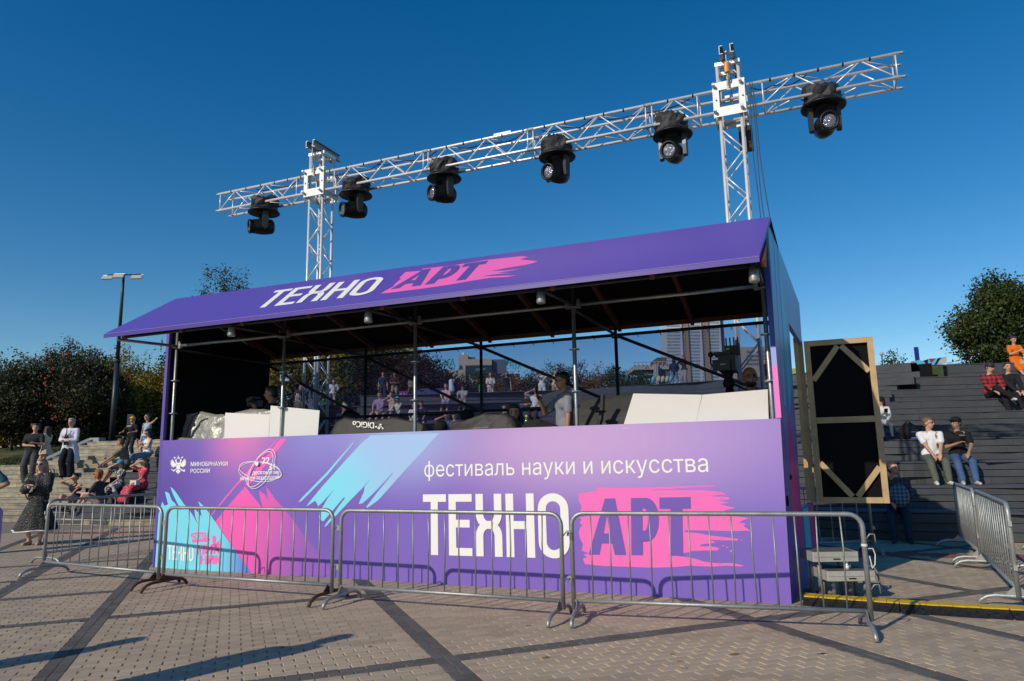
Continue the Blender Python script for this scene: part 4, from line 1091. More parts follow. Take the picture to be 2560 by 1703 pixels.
for (a, c) in nseg:
    a += .05; c -= .05; k = max(1, round((c - a) / cellw)); w_ = (c - a) / k
    for u in (a, c):
        for v in (TV0, TV1): rod('end_strut', bb(u, v, ZB0), bb(u, v, ZB1), .011, MT['alu'], beam)
        for z in (ZB0, ZB1): rod('end_strut', bb(u, TV0, z), bb(u, TV1, z), .011, MT['alu'], beam)
    for i in range(k):
        u0, u1 = a + i * w_, a + (i + 1) * w_
        for v in (TV0, TV1): rod('lacing_bar', bb(u0, v, ZB0 if i % 2 == 0 else ZB1), bb(u1, v, ZB1 if i % 2 == 0 else ZB0), .011, MT['alu'], beam)
        for z in (ZB0, ZB1): rod('lacing_bar', bb(u0, TV0 if i % 2 else TV1, z), bb(u1, TV1 if i % 2 else TV0, z), .010, MT['alu'], beam)
for u in (2.98, 5.02, 7.05):
    for v in (TV0, TV1):
        for z in (ZB0, ZB1): b = MB(); b.tube([(-.06, 0, 0), (.06, 0, 0)], .031, 10); o = b.build('chord_joint', MT['galv'], beam); o.location = bb(u, v, z)
for k in range(34):
    u = UL + .35 + k * .36; b = MB(); b.tube([(-.012, 0, 0), (.012, 0, 0)], .028, 8); o = b.build('tape_band', MT['black'], beam); o.location = bb(u + .05 * math.sin(k * 7), TV0, ZB1)
rc = random.Random(2)
for u0, u1 in ((.8, 2.0), (1.9, 3.2), (3.6, 4.9), (5.2, 6.1), (6.2, 7.7), (-1.0, .1), (8.6, 9.4)):
    pts = [bb(u0 + (u1 - u0) * i / 8, TV0 + .06 + .05 * math.sin(i * 1.3), ZB1 - .03 - .07 * math.sin(PI * i / 8) * rc.uniform(.6, 1.3)) for i in range(9)]
    b = MB(); b.tube(pts, .008, 6); b.build('cable_loop', MT['rope'], beam)
b = MB(); b.box(bb(4.5, TV0 + .05, ZB1 + .04), (.32, .12, .03)); b.build('junction_box', MT['galv'], beam)
def tower(uc, label, hook):
    vc = 2.9; h = .155; t = thing('truss_tower', label, 'truss', tuple(wld((uc, vc, 0))), -YAW, 'truss towers behind the booth')
    top = 7.42
    for a in (-h, h):
        for c in (-h, h): chordrod('chord', (a, c, .03), (a, c, top), .025, t)
    st = .37; k = int(7.3 / st)
    for i in range(k):
        z0, z1 = .1 + i * st, .1 + (i + 1) * st
        if ZB0 - .2 < (z0 + z1) / 2 < ZB1 + .2: continue
        q = i % 2
        for s in (-h, h):
            rod('lacing_bar', (-h if q else h, s, z0), (h if q else -h, s, z1), .011, MT['alu'], t); rod('lacing_bar', (s, -h if q else h, z0), (s, h if q else -h, z1), .011, MT['alu'], t)
    # sleeve block: plated frame with openings
    sl = bpy.data.objects.new('sleeve_block', None); link(sl); sl.parent = t
    S = .235; z0, z1 = ZB0 - .10, ZB1 + .10
    m_pl = mat('sleeve_plate', (.58, .58, .56), .45, .3, .06, 8)
    for sy in (-S, S):
        for (x0, x1, a, c) in ((-S, S, z0, z0 + .15), (-S, S, z1 - .13, z1), (-S, -S + .09, z0 + .151, z1 - .131), (S - .09, S, z0 + .151, z1 - .131)):
            b = MB(); b.box(((x0 + x1) / 2, sy, (a + c) / 2), (x1 - x0 - .002, .012, c - a)); b.build('plate', m_pl, sl)
    for sx in (-S, S):
        for (x0, x1, a, c) in ((-S + .02, S - .02, z0, z0 + .12), (-S + .02, S - .02, z1 - .10, z1), (-S + .02, -S + .1, z0 + .121, z1 - .101), (S - .1, S - .02, z0 + .121, z1 - .101)):
            b = MB(); b.box((sx, (x0 + x1) / 2, (a + c) / 2), (.012, x1 - x0, c - a)); b.build('plate', m_pl, sl)
    for x in (-S + .04, S - .04):
        for z in (z0 + .07, z1 - .07, (z0 + z1) / 2):
            b = MB(); b.tube([(x, -S - .006, z), (x, -S - .03, z)], .014, 8); b.build('bolt', MT['galv'], sl)
            if z != (z0 + z1) / 2: b = MB(); b.tube([(x - .02, -S - .006, z), (x - .02, -S - .085, z + .02)], .024, 8); b.build('roller_pin', MT['alu'], sl)
    # head: square frame, two channel rails, chain and hook
    b = MB()
    for a in (-h, h): b.box((a, 0, top + .03), (.06, 2 * h + .06, .06)); b.box((0, a, top + .03), (2 * h - .06, .06, .058))
    b.build('head_frame', MT['alu'], t)
    for x in (-.085, .075):
        b = MB()
        b.box((x, .02, top + .14), (.012, .82, .14)); b.box((x + .025, .02, top + .205), (.045, .82, .012)); b.box((x + .025, .02, top + .075), (.045, .82, .012)); b.build('channel_rail', MT['galv'], t)
    b = MB(); b.lathe([(.055, -.02), (.035, -.012), (.035, .012), (.055, .02)], 14, (0, -.28, top + .14), 1, 1, Matrix.Rotation(PI / 2, 3, 'Y')); b.build('pulley', MT['galv'], t)
    for k in range(12):
        b = MB(); b.lathe([(.010, -.02), (.014, 0), (.010, .02)], 6, (0, -.3, top + .07 - k * .042)); b.build('chain_link', MT['galv'], t)
        b = MB(); b.lathe([(.010, -.02), (.014, 0), (.010, .02)], 6, (0, .38, top + .07 - k * .042)); b.build('chain_link', MT['galv'], t)
    if hook:
        b = MB(); b.lathe([(.03, -.09), (.042, -.08), (.042, .07), (.03, .08)], 12, (0, -.3, top - .12)); b.build('hook_block', mat('orange_hook_block', (.75, .28, .02), .4), t)
    b = MB(); b.tube([(0, -.3, top - .22), (.03, -.3, top - .27), (.02, -.3, top - .32), (-.02, -.3, top - .31)], .012, 6); b.build('hook', MT['galv'], t)
    b = MB(); b.box((0, -S - .014, z1 - .05), (.05, .012, .22)); b.build('lifting_plate', mat('cream_plate', (.6, .56, .45), .5), t)
    b = MB(); b.box((0, 0, .04), (.7, .7, .03)); b.build('base_plate', MT['galv'], t)
    return t
tw_l = tower(.53, 'left silver truss tower rising behind the booth roof', False)
tw_r = tower(8.29, 'right silver truss tower with orange hook block at its head', True)
# black hoist bag and loudspeaker hanging behind the right tower
b = MB(); b.box((0, 0, 0), (.2, .2, .36)); b.box((.0, -.105, .02), (.16, .012, .24)); o = b.build('loudspeaker', MT['black']); o.location = wld((8.46, 3.22, 6.37)); o.rotation_euler = (.1, 0, -YAW); tag(o, 'black line loudspeaker hanging behind the right truss tower', 'loudspeaker')
for k, (a, c) in enumerate((((8.60, 2.62, 7.0), (8.68, 2.45, 4.05)), ((8.62, 2.64, 7.0), (8.76, 2.5, 4.05)), ((8.58, 2.62, 6.9), (8.60, 2.4, 4.05)))):
    pts = [wld(Vector(a).lerp(Vector(c), i / 8) + Vector((.015 * math.sin(i + k), 0, 0))) for i in range(9)] + [wld((c[0] - .08, 2.3 + .02 * k, 2.4))]
    b = MB(); o_ = pts[-1]; b.tube([p - o_ for p in pts], .0065, 6); o = b.build('hanging_cable', MT['rope']); o.location = o_; tag(o, ('middle', 'rightmost', 'leftmost')[k] + ' of the three black cables hanging from the truss beside the right tower', 'cable', 'cables hanging by the right tower')

# ------------------------------------------------------------------ moving-head lights
def moving_head(label, u, yaw, pitch, seed):
    z = ZB0 - .03; t = thing('moving_head_light', label, 'stage light', tuple(wld((u, (TV0 + TV1) / 2 - .03, z))), 0, 'moving-head lights under the truss')
    rr = random.Random(seed)
    # rain cover: crumpled cloth over the base, ending in a round brim
    b = MB(); prof = [(.13, .19), (.23, .17), (.265, .10), (.25, .03), (.245, -.03), (.27, -.075), (.285, -.11)]; n = 28; vs = []; fs = []
    for i, (r, zz) in enumerate(prof):
        for j in range(n):
            a = 2 * PI * j / n; k = 1 + .13 * math.sin(3 * a + seed) * max(0, 1 - i / 6) + .06 * math.sin(7 * a + i * 1.7 + seed) + rr.uniform(-.045, .045) * (i < 6)
            vs.append((r * k * math.cos(a), r * k * math.sin(a) * .95, zz + .05 * math.sin(2 * a + seed * 1.3) * max(0, 1 - i / 5) + .025 * rr.uniform(-1, 1) * (i < 5)))
    for i in range(len(prof) - 1):
        for j in range(n): fs.append((i * n + j, i * n + (j + 1) % n, (i + 1) * n + (j + 1) % n, (i + 1) * n + j)[::-1])
    fs.append(tuple(range(n))); b._add(vs, fs); b.build('rain_cover', MT['blackcloth'], t, False)
    b = MB(); b.lathe([(.25, -.075), (.315, -.135), (.31, -.15), (.10, -.13)], 28); b.build('brim', MT['black'], t, True)
    yk = bpy.data.objects.new('yoke', None); link(yk); yk.parent = t; yk.location = (0, 0, -.14); yk.rotation_euler = (0, 0, yaw)
    b = MB(); b.lathe([(.14, -.05), (.14, .01)], 16); b.build('yoke_base', MT['black'], yk)
    for s in (-1, 1):
        b = MB(); b.prism([(-.055, -.01), (.055, -.01), (.06, -.20), (.045, -.36), (0, -.39), (-.045, -.36), (-.06, -.20)], ((s * .19 + .028, 0, 0), (0, 1, 0), (0, 0, 1)), -.056); b.build('yoke_arm', mat('dark_grey_casting', (.035, .035, .034), .4), yk)
    M_ = Matrix.Translation((0, 0, -.29)) @ Matrix.Rotation(pitch, 4, 'X')
    hd = bpy.data.objects.new('lamp_head', None); link(hd); hd.parent = yk; hd.matrix_basis = M_
    hd.parent = t; hd.matrix_basis = yk.matrix_basis @ M_
    ry = Matrix.Rotation(PI / 2, 3, 'X')       # lathe axis z -> -y (beam points along local -y)
    b = MB(); b.lathe([(.02, -.21), (.10, -.205), (.135, -.17), (.15, -.05), (.15, .05), (.135, .16), (.125, .24), (.135, .245), (.135, .285), (.105, .285), (.105, .25)], 20, (0, 0, 0), 1, 1.08, ry); b.build('head_shell', MT['black'], hd, True)
    b = MB(); b.lathe([(.005, .265), (.05, .262), (.085, .254), (.104, .245)], 20, (0, 0, 0), 1, 1.08, ry); b.build('lens', m_lens, hd, True)
    b = MB(); b.tube([(0, -.16, .05), (0, .16, .05)], .03, 6); b.build('clamp', MT['black'], t)
    return t
m_lens = bpy.data.materials.new('lamp_glass'); m_lens.use_nodes = True
_b = m_lens.node_tree.nodes['Principled BSDF']; _b.inputs['Base Color'].default_value = (.30, .30, .36, 1); _b.inputs['Roughness'].default_value = .12; _b.inputs['Metallic'].default_value = .6
_t = m_lens.node_tree; _v = _t.nodes.new('ShaderNodeTexVoronoi'); _v.inputs['Scale'].default_value = 45; _c = _t.nodes.new('ShaderNodeTexCoord'); _t.links.new(_c.outputs['Object'], _v.inputs['Vector']); _bp = _t.nodes.new('ShaderNodeBump'); _bp.inputs['Strength'].default_value = .6; _bp.inputs['Distance'].default_value = .02; _t.links.new(_v.outputs['Distance'], _bp.inputs['Height']); _t.links.new(_bp.outputs[0], _b.inputs['Normal'])
hu = [(-.86, -.95, .12, 'left-most lamp head, hanging under the truss left of the left tower'), (1.37, -.80, .16, 'lamp head hanging just right of the left truss tower'), (3.28, -.80, .12, 'lamp head hanging above the word on the booth roof'),
      (5.44, -.62, .16, 'lamp head hanging at the middle of the truss over the plain part of the roof'), (7.38, -.42, .18, 'lamp head hanging just left of the right truss tower'), (9.58, -.10, .14, 'lamp head hanging near the right end of the truss')]
for i, (u, yw, pt, lb_) in enumerate(hu): moving_head(lb_, u, yw - .1, pt, i + 1)
# ------------------------------------------------------------------ crowd barriers
BLEN, BH, BR_ = 2.51, .985, .021
def barrier(p, ang, label, group, nb=13, m=None, footm=(None, None), lean=0.0, seed=0, L=BLEN):
    m = m or MT['galv']; rr = random.Random(seed)
    t = thing('crowd_barrier', label, 'barrier', (p[0], p[1], 0), ang, group)
    H = BH - BR_; z0 = .175; c = .11
    pts = [(0, 0, .10)]
    for a in np.linspace(0, PI / 2, 6): pts.append((c - c * math.cos(a), 0, H - c + c * math.sin(a)))
    for a in np.linspace(PI / 2, 0, 6): pts.append((L - c + c * math.cos(a), 0, H - c + c * math.sin(a)))
    pts.append((L, 0, .10))
    b = MB(); b.tube(pts, BR_, 10); b.build('frame_tube', m, t, True)
    rod('bottom_rail', (.01, 0, z0), (L - .01, 0, z0), .019, m, t, 10)
    for k in range(nb):
        x = L * (k + 1) / (nb + 1) + rr.uniform(-.006, .006); bend = rr.choice((0, 0, 0, .012, -.012))
        if bend:
            b = MB(); b.tube([(x, 0, z0), (x + bend, 0, (z0 + H) / 2 + .1), (x + bend * .4, 0, H)], .0075, 6); b.build('bar', m, t, True)
        else: rod('bar', (x, 0, z0), (x, 0, H), .0075, m, t, 6)
    for k, x in enumerate((.035, L - .035)):
        fm = footm[k] or m; f = bpy.data.objects.new('foot', None); link(f); f.parent = t; f.location = (x, 0, 0)
        w_ = .33
        q = [(0, -w_, .012), (0, -w_ + .03, .055), (0, -w_ + .08, .085), (0, -w_ + .15, .10), (0, w_ - .15, .10), (0, w_ - .08, .085), (0, w_ - .03, .055), (0, w_, .012)]
        b = MB(); b.tube(q, .019, 8); b.build('foot_tube', fm, f, True)
        b = MB(); b.prism([(-.11, .105), (.11, .105), (.03, .185), (-.03, .185)], ((-.004, 0, 0), (0, 1, 0), (0, 0, 1)), .008); b.build('gusset', fm, f)
    for z in (.37, .78):
        b = MB(); b.box((-.028, 0, z), (.035, .03, .05)); b.build('hinge_plate', m, t)
        b = MB(); b.tube([(L + .02, 0, z - .02), (L + .05, 0, z + .02), (L + .085, 0, z + .02), (L + .09, 0, z - .05)], .0065, 6); b.build('hook', m, t, True)
    return t
FRONT = [(-6.616186, 10.200143, -.497654), (-4.293224, 8.882651, -.407881), (-1.880176, 7.802128, -.402895), (.52859, 6.828631, -.271327)]
GF = 'row of barriers in front of the booth'
labs = ['barrier at the left end of the front row, beside the woman in the speckled dress', 'barrier with rust-brown feet in front of the pink and blue print', 'barrier in front of the large white word on the booth', 'barrier at the right end of the front row, past the booth corner']
for i, (x, y, a) in enumerate(FRONT):
    barrier((x, y), a, labs[i], GF, 13 if i != 0 else 11, None, [(None, MT['rust']), (MT['rust'], MT['rust']), (None, None), (None, None)][i], seed=i + 3)
# white tie at the right end of the front row
x, y, a = FRONT[3]; e = Vector((x + BLEN * math.cos(a), y + BLEN * math.sin(a), 0))
b = MB(); b.tube([(0, 0, 0), (0, 0, .02)], .025, 10); b.tube([(.03, 0, -.02), (.07, 0, -.02), (.085, 0, -.07), (.075, 0, -.15), (.05, 0, -.18), (.035, 0, -.08)], .005, 6)
o = b.build('cable_tie', mat('white_tie', (.7, .68, .62), .5)); o.location = e + Vector((0, -.0, .70)); tag(o, 'white cord tied round the right end post of the front barrier row', 'cord')
# barrier going back on the left; two along the right; one behind the steps
q0 = onz(128, 1362); q1 = onz(388, 1348)
def at_rail(px, py, z): return onz(px, py, z)
A0 = ony(122, 1251, 11.2); A0 = Vector((A0.x, A0.y, 0)); Bx = ony(415, 1232, 13.2); 
dv = Vector((Bx.x - A0.x, Bx.y - A0.y)); barrier((A0.x, A0.y), math.atan2(dv.y, dv.x), 'barrier standing behind the left end of the front row', 'barriers beside and behind the booth', 12, seed=21)
GS_ = 'barriers along the right-hand edge'
m_g2 = mat('pale_galvanised_steel', (.40, .41, .39), .5, .55, .22, 9, .1, 60)
pr0 = onz(2547, 1493, .1); pr1 = onz(2452, 1394, .1); pr2 = onz(2400, 1338, .175)
d1 = (pr1 - pr0); a1 = math.atan2(d1.y, d1.x); d2 = pr2 - pr1; a2 = math.atan2(d2.y, d2.x)
barrier((pr0.x, pr0.y), a1, 'nearer right-hand barrier, seen nearly end on, with a bent bar', GS_, 14, m_g2, seed=31, L=min(2.5, d1.length - .05))
barrier((pr1.x, pr1.y), a2, 'farther right-hand barrier reaching back towards the terrace', GS_, 14, m_g2, seed=32, L=(pr2 - pr1).length)
pb = onz(2185, 1385); barrier((pb.x, pb.y), PI + .02, 'shaded barrier behind the aluminium steps and below the open door', 'barriers beside and behind the booth', 12, seed=41)
pb = onz(2606, 1440); barrier((pb.x, pb.y), .9, 'barrier just entering the picture at the far right', GS_, 13, m_g2, seed=45)

# ------------------------------------------------------------------ aluminium steps beside the door
m_stepp = mat('weathered_aluminium', (.50, .48, .42), .5, .35, .25, 10); m_tread = mat('grey_tread', (.10, .10, .10), .7, 0, .2, 30, .4, 200)
def step_platform(px, py, zt, w_, d_, label):
    p = onz(px, py, zt); t = thing('step_platform', label, 'step', (p.x, p.y, 0), -.02, 'aluminium steps by the booth door')
    b = MB(); b.box((w_ / 2, d_ / 2, zt - .012), (w_, d_, .02)); b.build('tread', m_tread, t)
    for nm, c, s in (('front_profile', (w_ / 2, -.012, zt - .025), (w_ + .02, .024, .05)), ('front_profile', (w_ / 2, -.006, zt - .075), (w_ + .02, .024, .044)), ('side_profile', (-.012, d_ / 2, zt - .05), (.024, d_, .095)), ('side_profile', (w_ + .012, d_ / 2, zt - .05), (.024, d_, .095))):
        b = MB(); b.box(c, s); b.build(nm, m_stepp, t)
    b = MB(); b.box((w_ / 2, -.026, zt - .07), (.07, .006, .01)); b.build('slot', MT['black'], t)
    for x in (.06, w_ - .06):
        for y in (.06, d_ - .06): rod('leg', (x, y, 0), (x, y, zt - .03), .024, MT['galvold'], t)
    return t
step_platform(2036, 1380, .48, .42, .34, 'upper aluminium step platform below the open door')
st2 = step_platform(2072, 1428, .30, .44, .34, 'lower aluminium step platform with screw foot standing on it')
p = onz(2132, 1428, .30); b = MB(); b.lathe([(.03, .17), (.034, .10), (.03, .09), (.012, .085), (.012, .04), (.022, .035), (.022, .0)], 12); o = b.build('screw_foot', MT['alu'], None, True); o.location = (p.x, p.y + .12, .30); tag(o, 'screw levelling foot between the two aluminium steps', 'levelling foot')
p = onz(2196, 1480); b = MB(); b.tube([(-.12, 0, .26), (-.03, 0, .27), (.0, -.02, .2), (.02, -.04, .01)], .011, 6); o = b.build('step_hook', MT['galvold']); o.location = p; tag(o, 'thin bent steel hook beside the lower step', 'hook')
# ------------------------------------------------------------------ cable ramps
m_rub = mat('black_rubber', (.016, .016, .016), .55, 0, .2, 20, .5, 90); m_yel = mat('yellow_cover', (.62, .40, .012), .5, 0, .14, 12)
a_ = onz(2008, 1512); c_ = onz(2253, 1531); e_ = onz(2535, 1548); g_ = onz(2700, 1556)
segs = [(a_, c_, 'cable ramp section nearest the booth, yellow lid over black rubber'), (c_, e_, 'middle cable ramp section, scuffed, with a green mark at its end'), (e_, g_, 'cable ramp section cut off by the right edge of the picture')]
for a, c, lb_ in segs:
    d = c - a; L = d.length - .012; t = thing('cable_ramp', lb_, 'cable ramp', tuple(a), math.atan2(d.y, d.x), 'yellow and black cable ramps')
    b = MB(); b.prism([(-.22, .004), (.22, .004), (.07, .062), (-.07, .062)], ((0, .16, 0), (0, 1, 0), (0, 0, 1)), L); b.build('ramp_body', m_rub, t)
    n = int(L / .10)
    for k in range(n):
        b = MB(); x = (k + .5) * L / n; b.box((x, .16, .067), (L / n - .004, .15 if k % 2 else .17, .012)); b.build('lid_segment', m_yel, t)
    k2 = int(L / .07)
    for k in range(k2):
        b = MB(); x = (k + .5) * L / k2
        for r, (yy, zz) in enumerate(((-.02, .019), (.03, .038))):
            b.box((x, yy, zz + .004), (.05, .008, .008), rz=(.7 if (k + r) % 2 else -.7))
        b.build('tread_bar', m_rub, t)
# ------------------------------------------------------------------ sandals under the left barrier, scooter, bags
def shoe_pair(px, py, m, label):
    p = onz(px, py); t = thing('sandals', label, 'shoes', tuple(p))
    for s in (-1, 1):
        b = MB(); b.ball((s * .09, s * .03, .03), (.10, .045, .03), 10, 6); b.box((s * .09, s * .03, .012), (.22, .08, .02)); b.tube([(s * .09 + .03, s * .03 - .045, .02), (s * .09 + .02, s * .03, .09), (s * .09 + .03, s * .03 + .045, .02)], .013, 6); b.build('sandal', m, t)
shoe_pair(148, 1302, mat('beige_leather', (.4, .3, .18), .6), 'beige sandals left on the paving behind the left barrier')
shoe_pair(196, 1304, MT['black'], 'black sandals left on the paving behind the left barrier')
# ------------------------------------------------------------------ trees
def leaf_mat(name, ca, cb, tr=.25):
    m = bpy.data.materials.new(name); m.use_nodes = True; n = m.node_tree; N = n.nodes; L = n.links
    b = N['Principled BSDF']; b.inputs['Roughness'].default_value = .55; b.inputs['Specular IOR Level'].default_value = .3
    ge = N.new('ShaderNodeNewGeometry'); rp = N.new('ShaderNodeValToRGB'); L.new(ge.outputs['Random Per Island'], rp.inputs['Fac'])
    rp.color_ramp.elements[0].color = (*ca, 1); rp.color_ramp.elements[1].color = (*cb, 1)
    L.new(rp.outputs[0], b.inputs['Base Color'])
    t = N.new('ShaderNodeBsdfTranslucent'); L.new(rp.outputs[0], t.inputs[0])
    mx = N.new('ShaderNodeMixShader'); mx.inputs[0].default_value = tr; L.new(b.outputs[0], mx.inputs[1]); L.new(t.outputs[0], mx.inputs[2]); L.new(mx.outputs[0], N['Material Output'].inputs['Surface'])
    return m
LM = dict(dark=leaf_mat('dark_rowan_leaf', (.008, .014, .005), (.045, .040, .012), .12), yellow=leaf_mat('yellowing_leaf', (.085, .095, .014), (.36, .26, .028)),
          pale=leaf_mat('pale_willow_leaf', (.07, .085, .03), (.13, .14, .05)), poplar=leaf_mat('poplar_leaf', (.035, .05, .014), (.11, .11, .03)),
          green=leaf_mat('maple_leaf', (.022, .042, .010), (.075, .095, .018)), orange=leaf_mat('orange_leaf', (.09, .055, .012), (.26, .12, .015)), hedge=leaf_mat('hedge_leaf', (.022, .036, .010), (.08, .085, .022)))
m_bark = mat('bark', (.07, .05, .035), .9, 0, .3, 8, .5, 30)
def crown_mesh(name, lobes, n, size, m, seed):
    rg = np.random.RandomState(seed); vol = np.array([l[1][0] * l[1][1] * l[1][2] for l in lobes]); pick = rg.choice(len(lobes), n, p=vol / vol.sum())
    c = np.array([l[0] for l in lobes])[pick]; r = np.array([l[1] for l in lobes])[pick]
    d = rg.normal(size=(n, 3)); d /= np.linalg.norm(d, axis=1)[:, None]
    # clumps: leaves gather on twigs
    ncl = max(20, n // 26); cl = rg.randint(0, ncl, n)
    cd = rg.normal(size=(ncl, 3)); cd /= np.linalg.norm(cd, axis=1)[:, None]; cr = .45 + .62 * rg.rand(ncl) ** .7
    lob_of = rg.choice(len(lobes), ncl, p=vol / vol.sum())
    LC = np.array([l[0] for l in lobes]); LR = np.array([l[1] for l in lobes])
    pos = LC[lob_of[cl]] + cd[cl] * LR[lob_of[cl]] * cr[cl][:, None] + rg.normal(size=(n, 3)) * size * 1.55
    nrm = cd[cl] * .6 + rg.normal(size=(n, 3)) * .7 + np.array([0, 0, .35]); nrm /= np.linalg.norm(nrm, axis=1)[:, None]
    a = np.cross(nrm, rg.normal(size=(n, 3))); a /= np.linalg.norm(a, axis=1)[:, None]; b_ = np.cross(nrm, a)
    s = size * (.55 + .7 * rg.rand(n))[:, None]
    V = np.stack([pos - a * s * .62, pos + b_ * s * .34 - a * s * .05, pos + a * s * .62, pos - b_ * s * .34 - a * s * .05], 1).reshape(-1, 3)
    me = bpy.data.meshes.new(name); F = np.arange(4 * n).reshape(-1, 4)
    me.vertices.add(4 * n); me.vertices.foreach_set('co', V.ravel()); me.loops.add(4 * n); me.loops.foreach_set('vertex_index', F.ravel()); me.polygons.add(n); me.polygons.foreach_set('loop_start', np.arange(0, 4 * n, 4)); me.polygons.foreach_set('loop_total', np.full(n, 4)); me.update(); me.validate(); me.materials.append(m)
    return me
def tree(name, label, px, y, gz, zb, zt, rx, m, n, size=.16, seed=1, group=None, cat='tree', narrow=False, trunk=True):
    p = ony(px, 1100, y); rg = random.Random(seed); t = thing(name, label, cat, (p.x, y, gz), 0, group)
    H = zt - gz; b0 = zb - gz; hc = (H - b0) / 1.13; rx = rx * .82
    lobes = []
    k = 9 if not narrow else 8
    for i in range(k):
        f = (i + .5) / k; zz = b0 + hc * f; wid = rx * (math.sin(PI * min(1, .18 + f * .80)) ** .6) if not narrow else rx * (1 - .55 * f)
        a = rg.uniform(0, 2 * PI); o = wid * .5
        lobes.append(((o * math.cos(a), o * math.sin(a), zz), (wid * rg.uniform(.5, .75), wid * rg.uniform(.5, .75), hc * rg.uniform(.15, .23))))
        a += PI * rg.uniform(.7, 1.3); lobes.append(((o * math.cos(a), o * math.sin(a), zz + rg.uniform(-.1, .1) * hc), (wid * rg.uniform(.4, .6), wid * rg.uniform(.4, .6), hc * rg.uniform(.1, .18))))
    if trunk:
        b = MB(); tr = .035 * H ** .8 * .55
        b.tube([(0, 0, -.2), (.03, 0, b0 * .6 + .2), (rg.uniform(-.1, .1), rg.uniform(-.1, .1), b0 + hc * .35), (rg.uniform(-.2, .2), 0, b0 + hc * .8)], [tr * 1.3, tr, tr * .7, tr * .2], 8)
        for (c, r) in lobes[::2]: b.tube([(0, 0, max(b0 * .7, c[2] - hc * .25)), ((c[0]) * .5, c[1] * .5, c[2] - hc * .08), c], [tr * .5, tr * .3, tr * .1], 5)
        b.build('trunk', m_bark, t, True)
    o = bpy.data.objects.new('crown', crown_mesh('crown', lobes, n, size, m, seed)); link(o); o.parent = t
    return t
TG = 'trees behind the stairs on the left'
def zt_at(px, py, y): return ony(px, py, y).z
tree('rowan_tree', 'dark bushy tree with orange berries at the far left edge', 30, 31, 2.39, 3.0, zt_at(30, 905, 31), 2.3, LM['dark'], 24000, .105, 11, TG)
r2 = tree('rowan_tree', 'dark dome-shaped rowan tree with orange berries, behind the person in the lab coat', 140, 32, 2.39, 2.9, zt_at(140, 858, 32), 2.5, LM['dark'], 28000, .105, 12, TG)
r3 = tree('rowan_tree', 'dark reddish rowan tree between the dome-shaped one and the lamp post', 218, 31, 2.39, 3.0, zt_at(218, 880, 31), 2.0, LM['dark'], 24000, .10, 13, TG)
for tt, nn in ((r2, 34), (r3, 46)):
    b = MB(); rg = random.Random(nn)
    for _ in range(nn):
        a = rg.uniform(PI * .95, PI * 2.05); zz = rg.uniform(.9, 4.4); r = 1.75 * math.sin(PI * min(1, .2 + (zz - .6) / 6))
        c = (r * math.cos(a), r * math.sin(a), zz)
        for _k in range(3): b.ball((c[0] + rg.uniform(-.05, .05), c[1], c[2] + rg.uniform(-.05, .05)), .035, 5, 4)
    o = stuff(b.build('berries', mat('orange_berry', (.20, .035, .008), .6), tt))
tree('willow_tree', 'pale olive willow rising over the dark trees at the left edge', 15, 42, 2.39, 4, zt_at(15, 868, 42), 3.0, LM['pale'], 11000, .14, 14, TG)
tree('willow_tree', 'pale olive willow top behind the dome-shaped dark tree', 155, 42, 2.39, 5, zt_at(155, 846, 42), 2.6, LM['pale'], 10000, .13, 15, TG)
tree('yellowing_tree', 'broad yellow-green tree right beside the lamp post', 318, 34, 2.39, 2.9, zt_at(318, 872, 34), 2.6, LM['yellow'], 24000, .105, 16, TG)
tree('yellowing_tree', 'yellow-green tree half hidden by the left wall of the booth', 405, 35, 2.39, 2.9, zt_at(405, 905, 35), 2.4, LM['yellow'], 18000, .105, 17, TG)
tree('yellowing_tree', 'tree of thin yellowish leaves left of the lamp post, behind the dark ones', 250, 36, 2.39, 3.2, zt_at(250, 900, 36), 2.0, LM['yellow'], 14000, .105, 18, TG)
tree('poplar_tree', 'tall poplar with several tips showing above the booth roof', 575, 48, 2.4, 4.5, zt_at(575, 655, 48), 2.4, LM['poplar'], 16000, .15, 19, TG, narrow=True)
tree('poplar_tree', 'shorter poplar left of the tall one, behind the roof', 520, 47, 2.4, 4.5, zt_at(520, 668, 47), 1.7, LM['poplar'], 11000, .15, 20, TG, narrow=True)
tree('poplar_tree', 'lowest poplar tip, at the left above the booth roof', 478, 47, 2.4, 4.5, zt_at(478, 716, 47), 1.5, LM['poplar'], 8000, .15, 23, TG, narrow=True)
tree('poplar_tree', 'poplar tip just right of the tall ones above the roof', 648, 49, 2.4, 4.5, zt_at(648, 708, 49), 1.5, LM['poplar'], 7000, .15, 24, TG, narrow=True)
tree('slim_tree', 'slim green tree seen between the visor and the left wall of the booth', 418, 44, 2.4, 3.5, zt_at(418, 832, 44), 1.4, LM['poplar'], 7000, .17, 21, TG, narrow=True)
HG = 'shrubs under the trees on the left'
for i, (px, h, lb_) in enumerate(((-10, 1.35, 'olive shrub at the left edge under the dark trees'), (55, 1.2, 'olive shrub left of the man in black'), (112, 1.25, 'olive shrub behind the girl in the cream dress'), (180, 1.5, 'shrub behind the person in the lab coat'), (236, 1.6, 'shrub just left of the lamp post'), (300, 1.5, 'shrub behind the boy in the yellow cap'), (360, 1.4, 'shrub behind the woman in the light blue top'))):
    tree('shrub', lb_, px, 33, 2.39, 2.5, 2.5 + h, 1.2, LM['yellow'] if i % 3 else LM['hedge'], 4200, .10, 30 + i, HG, 'shrub', trunk=False)
MG = 'trees seen through the mesh banner'
ZP = 4.2
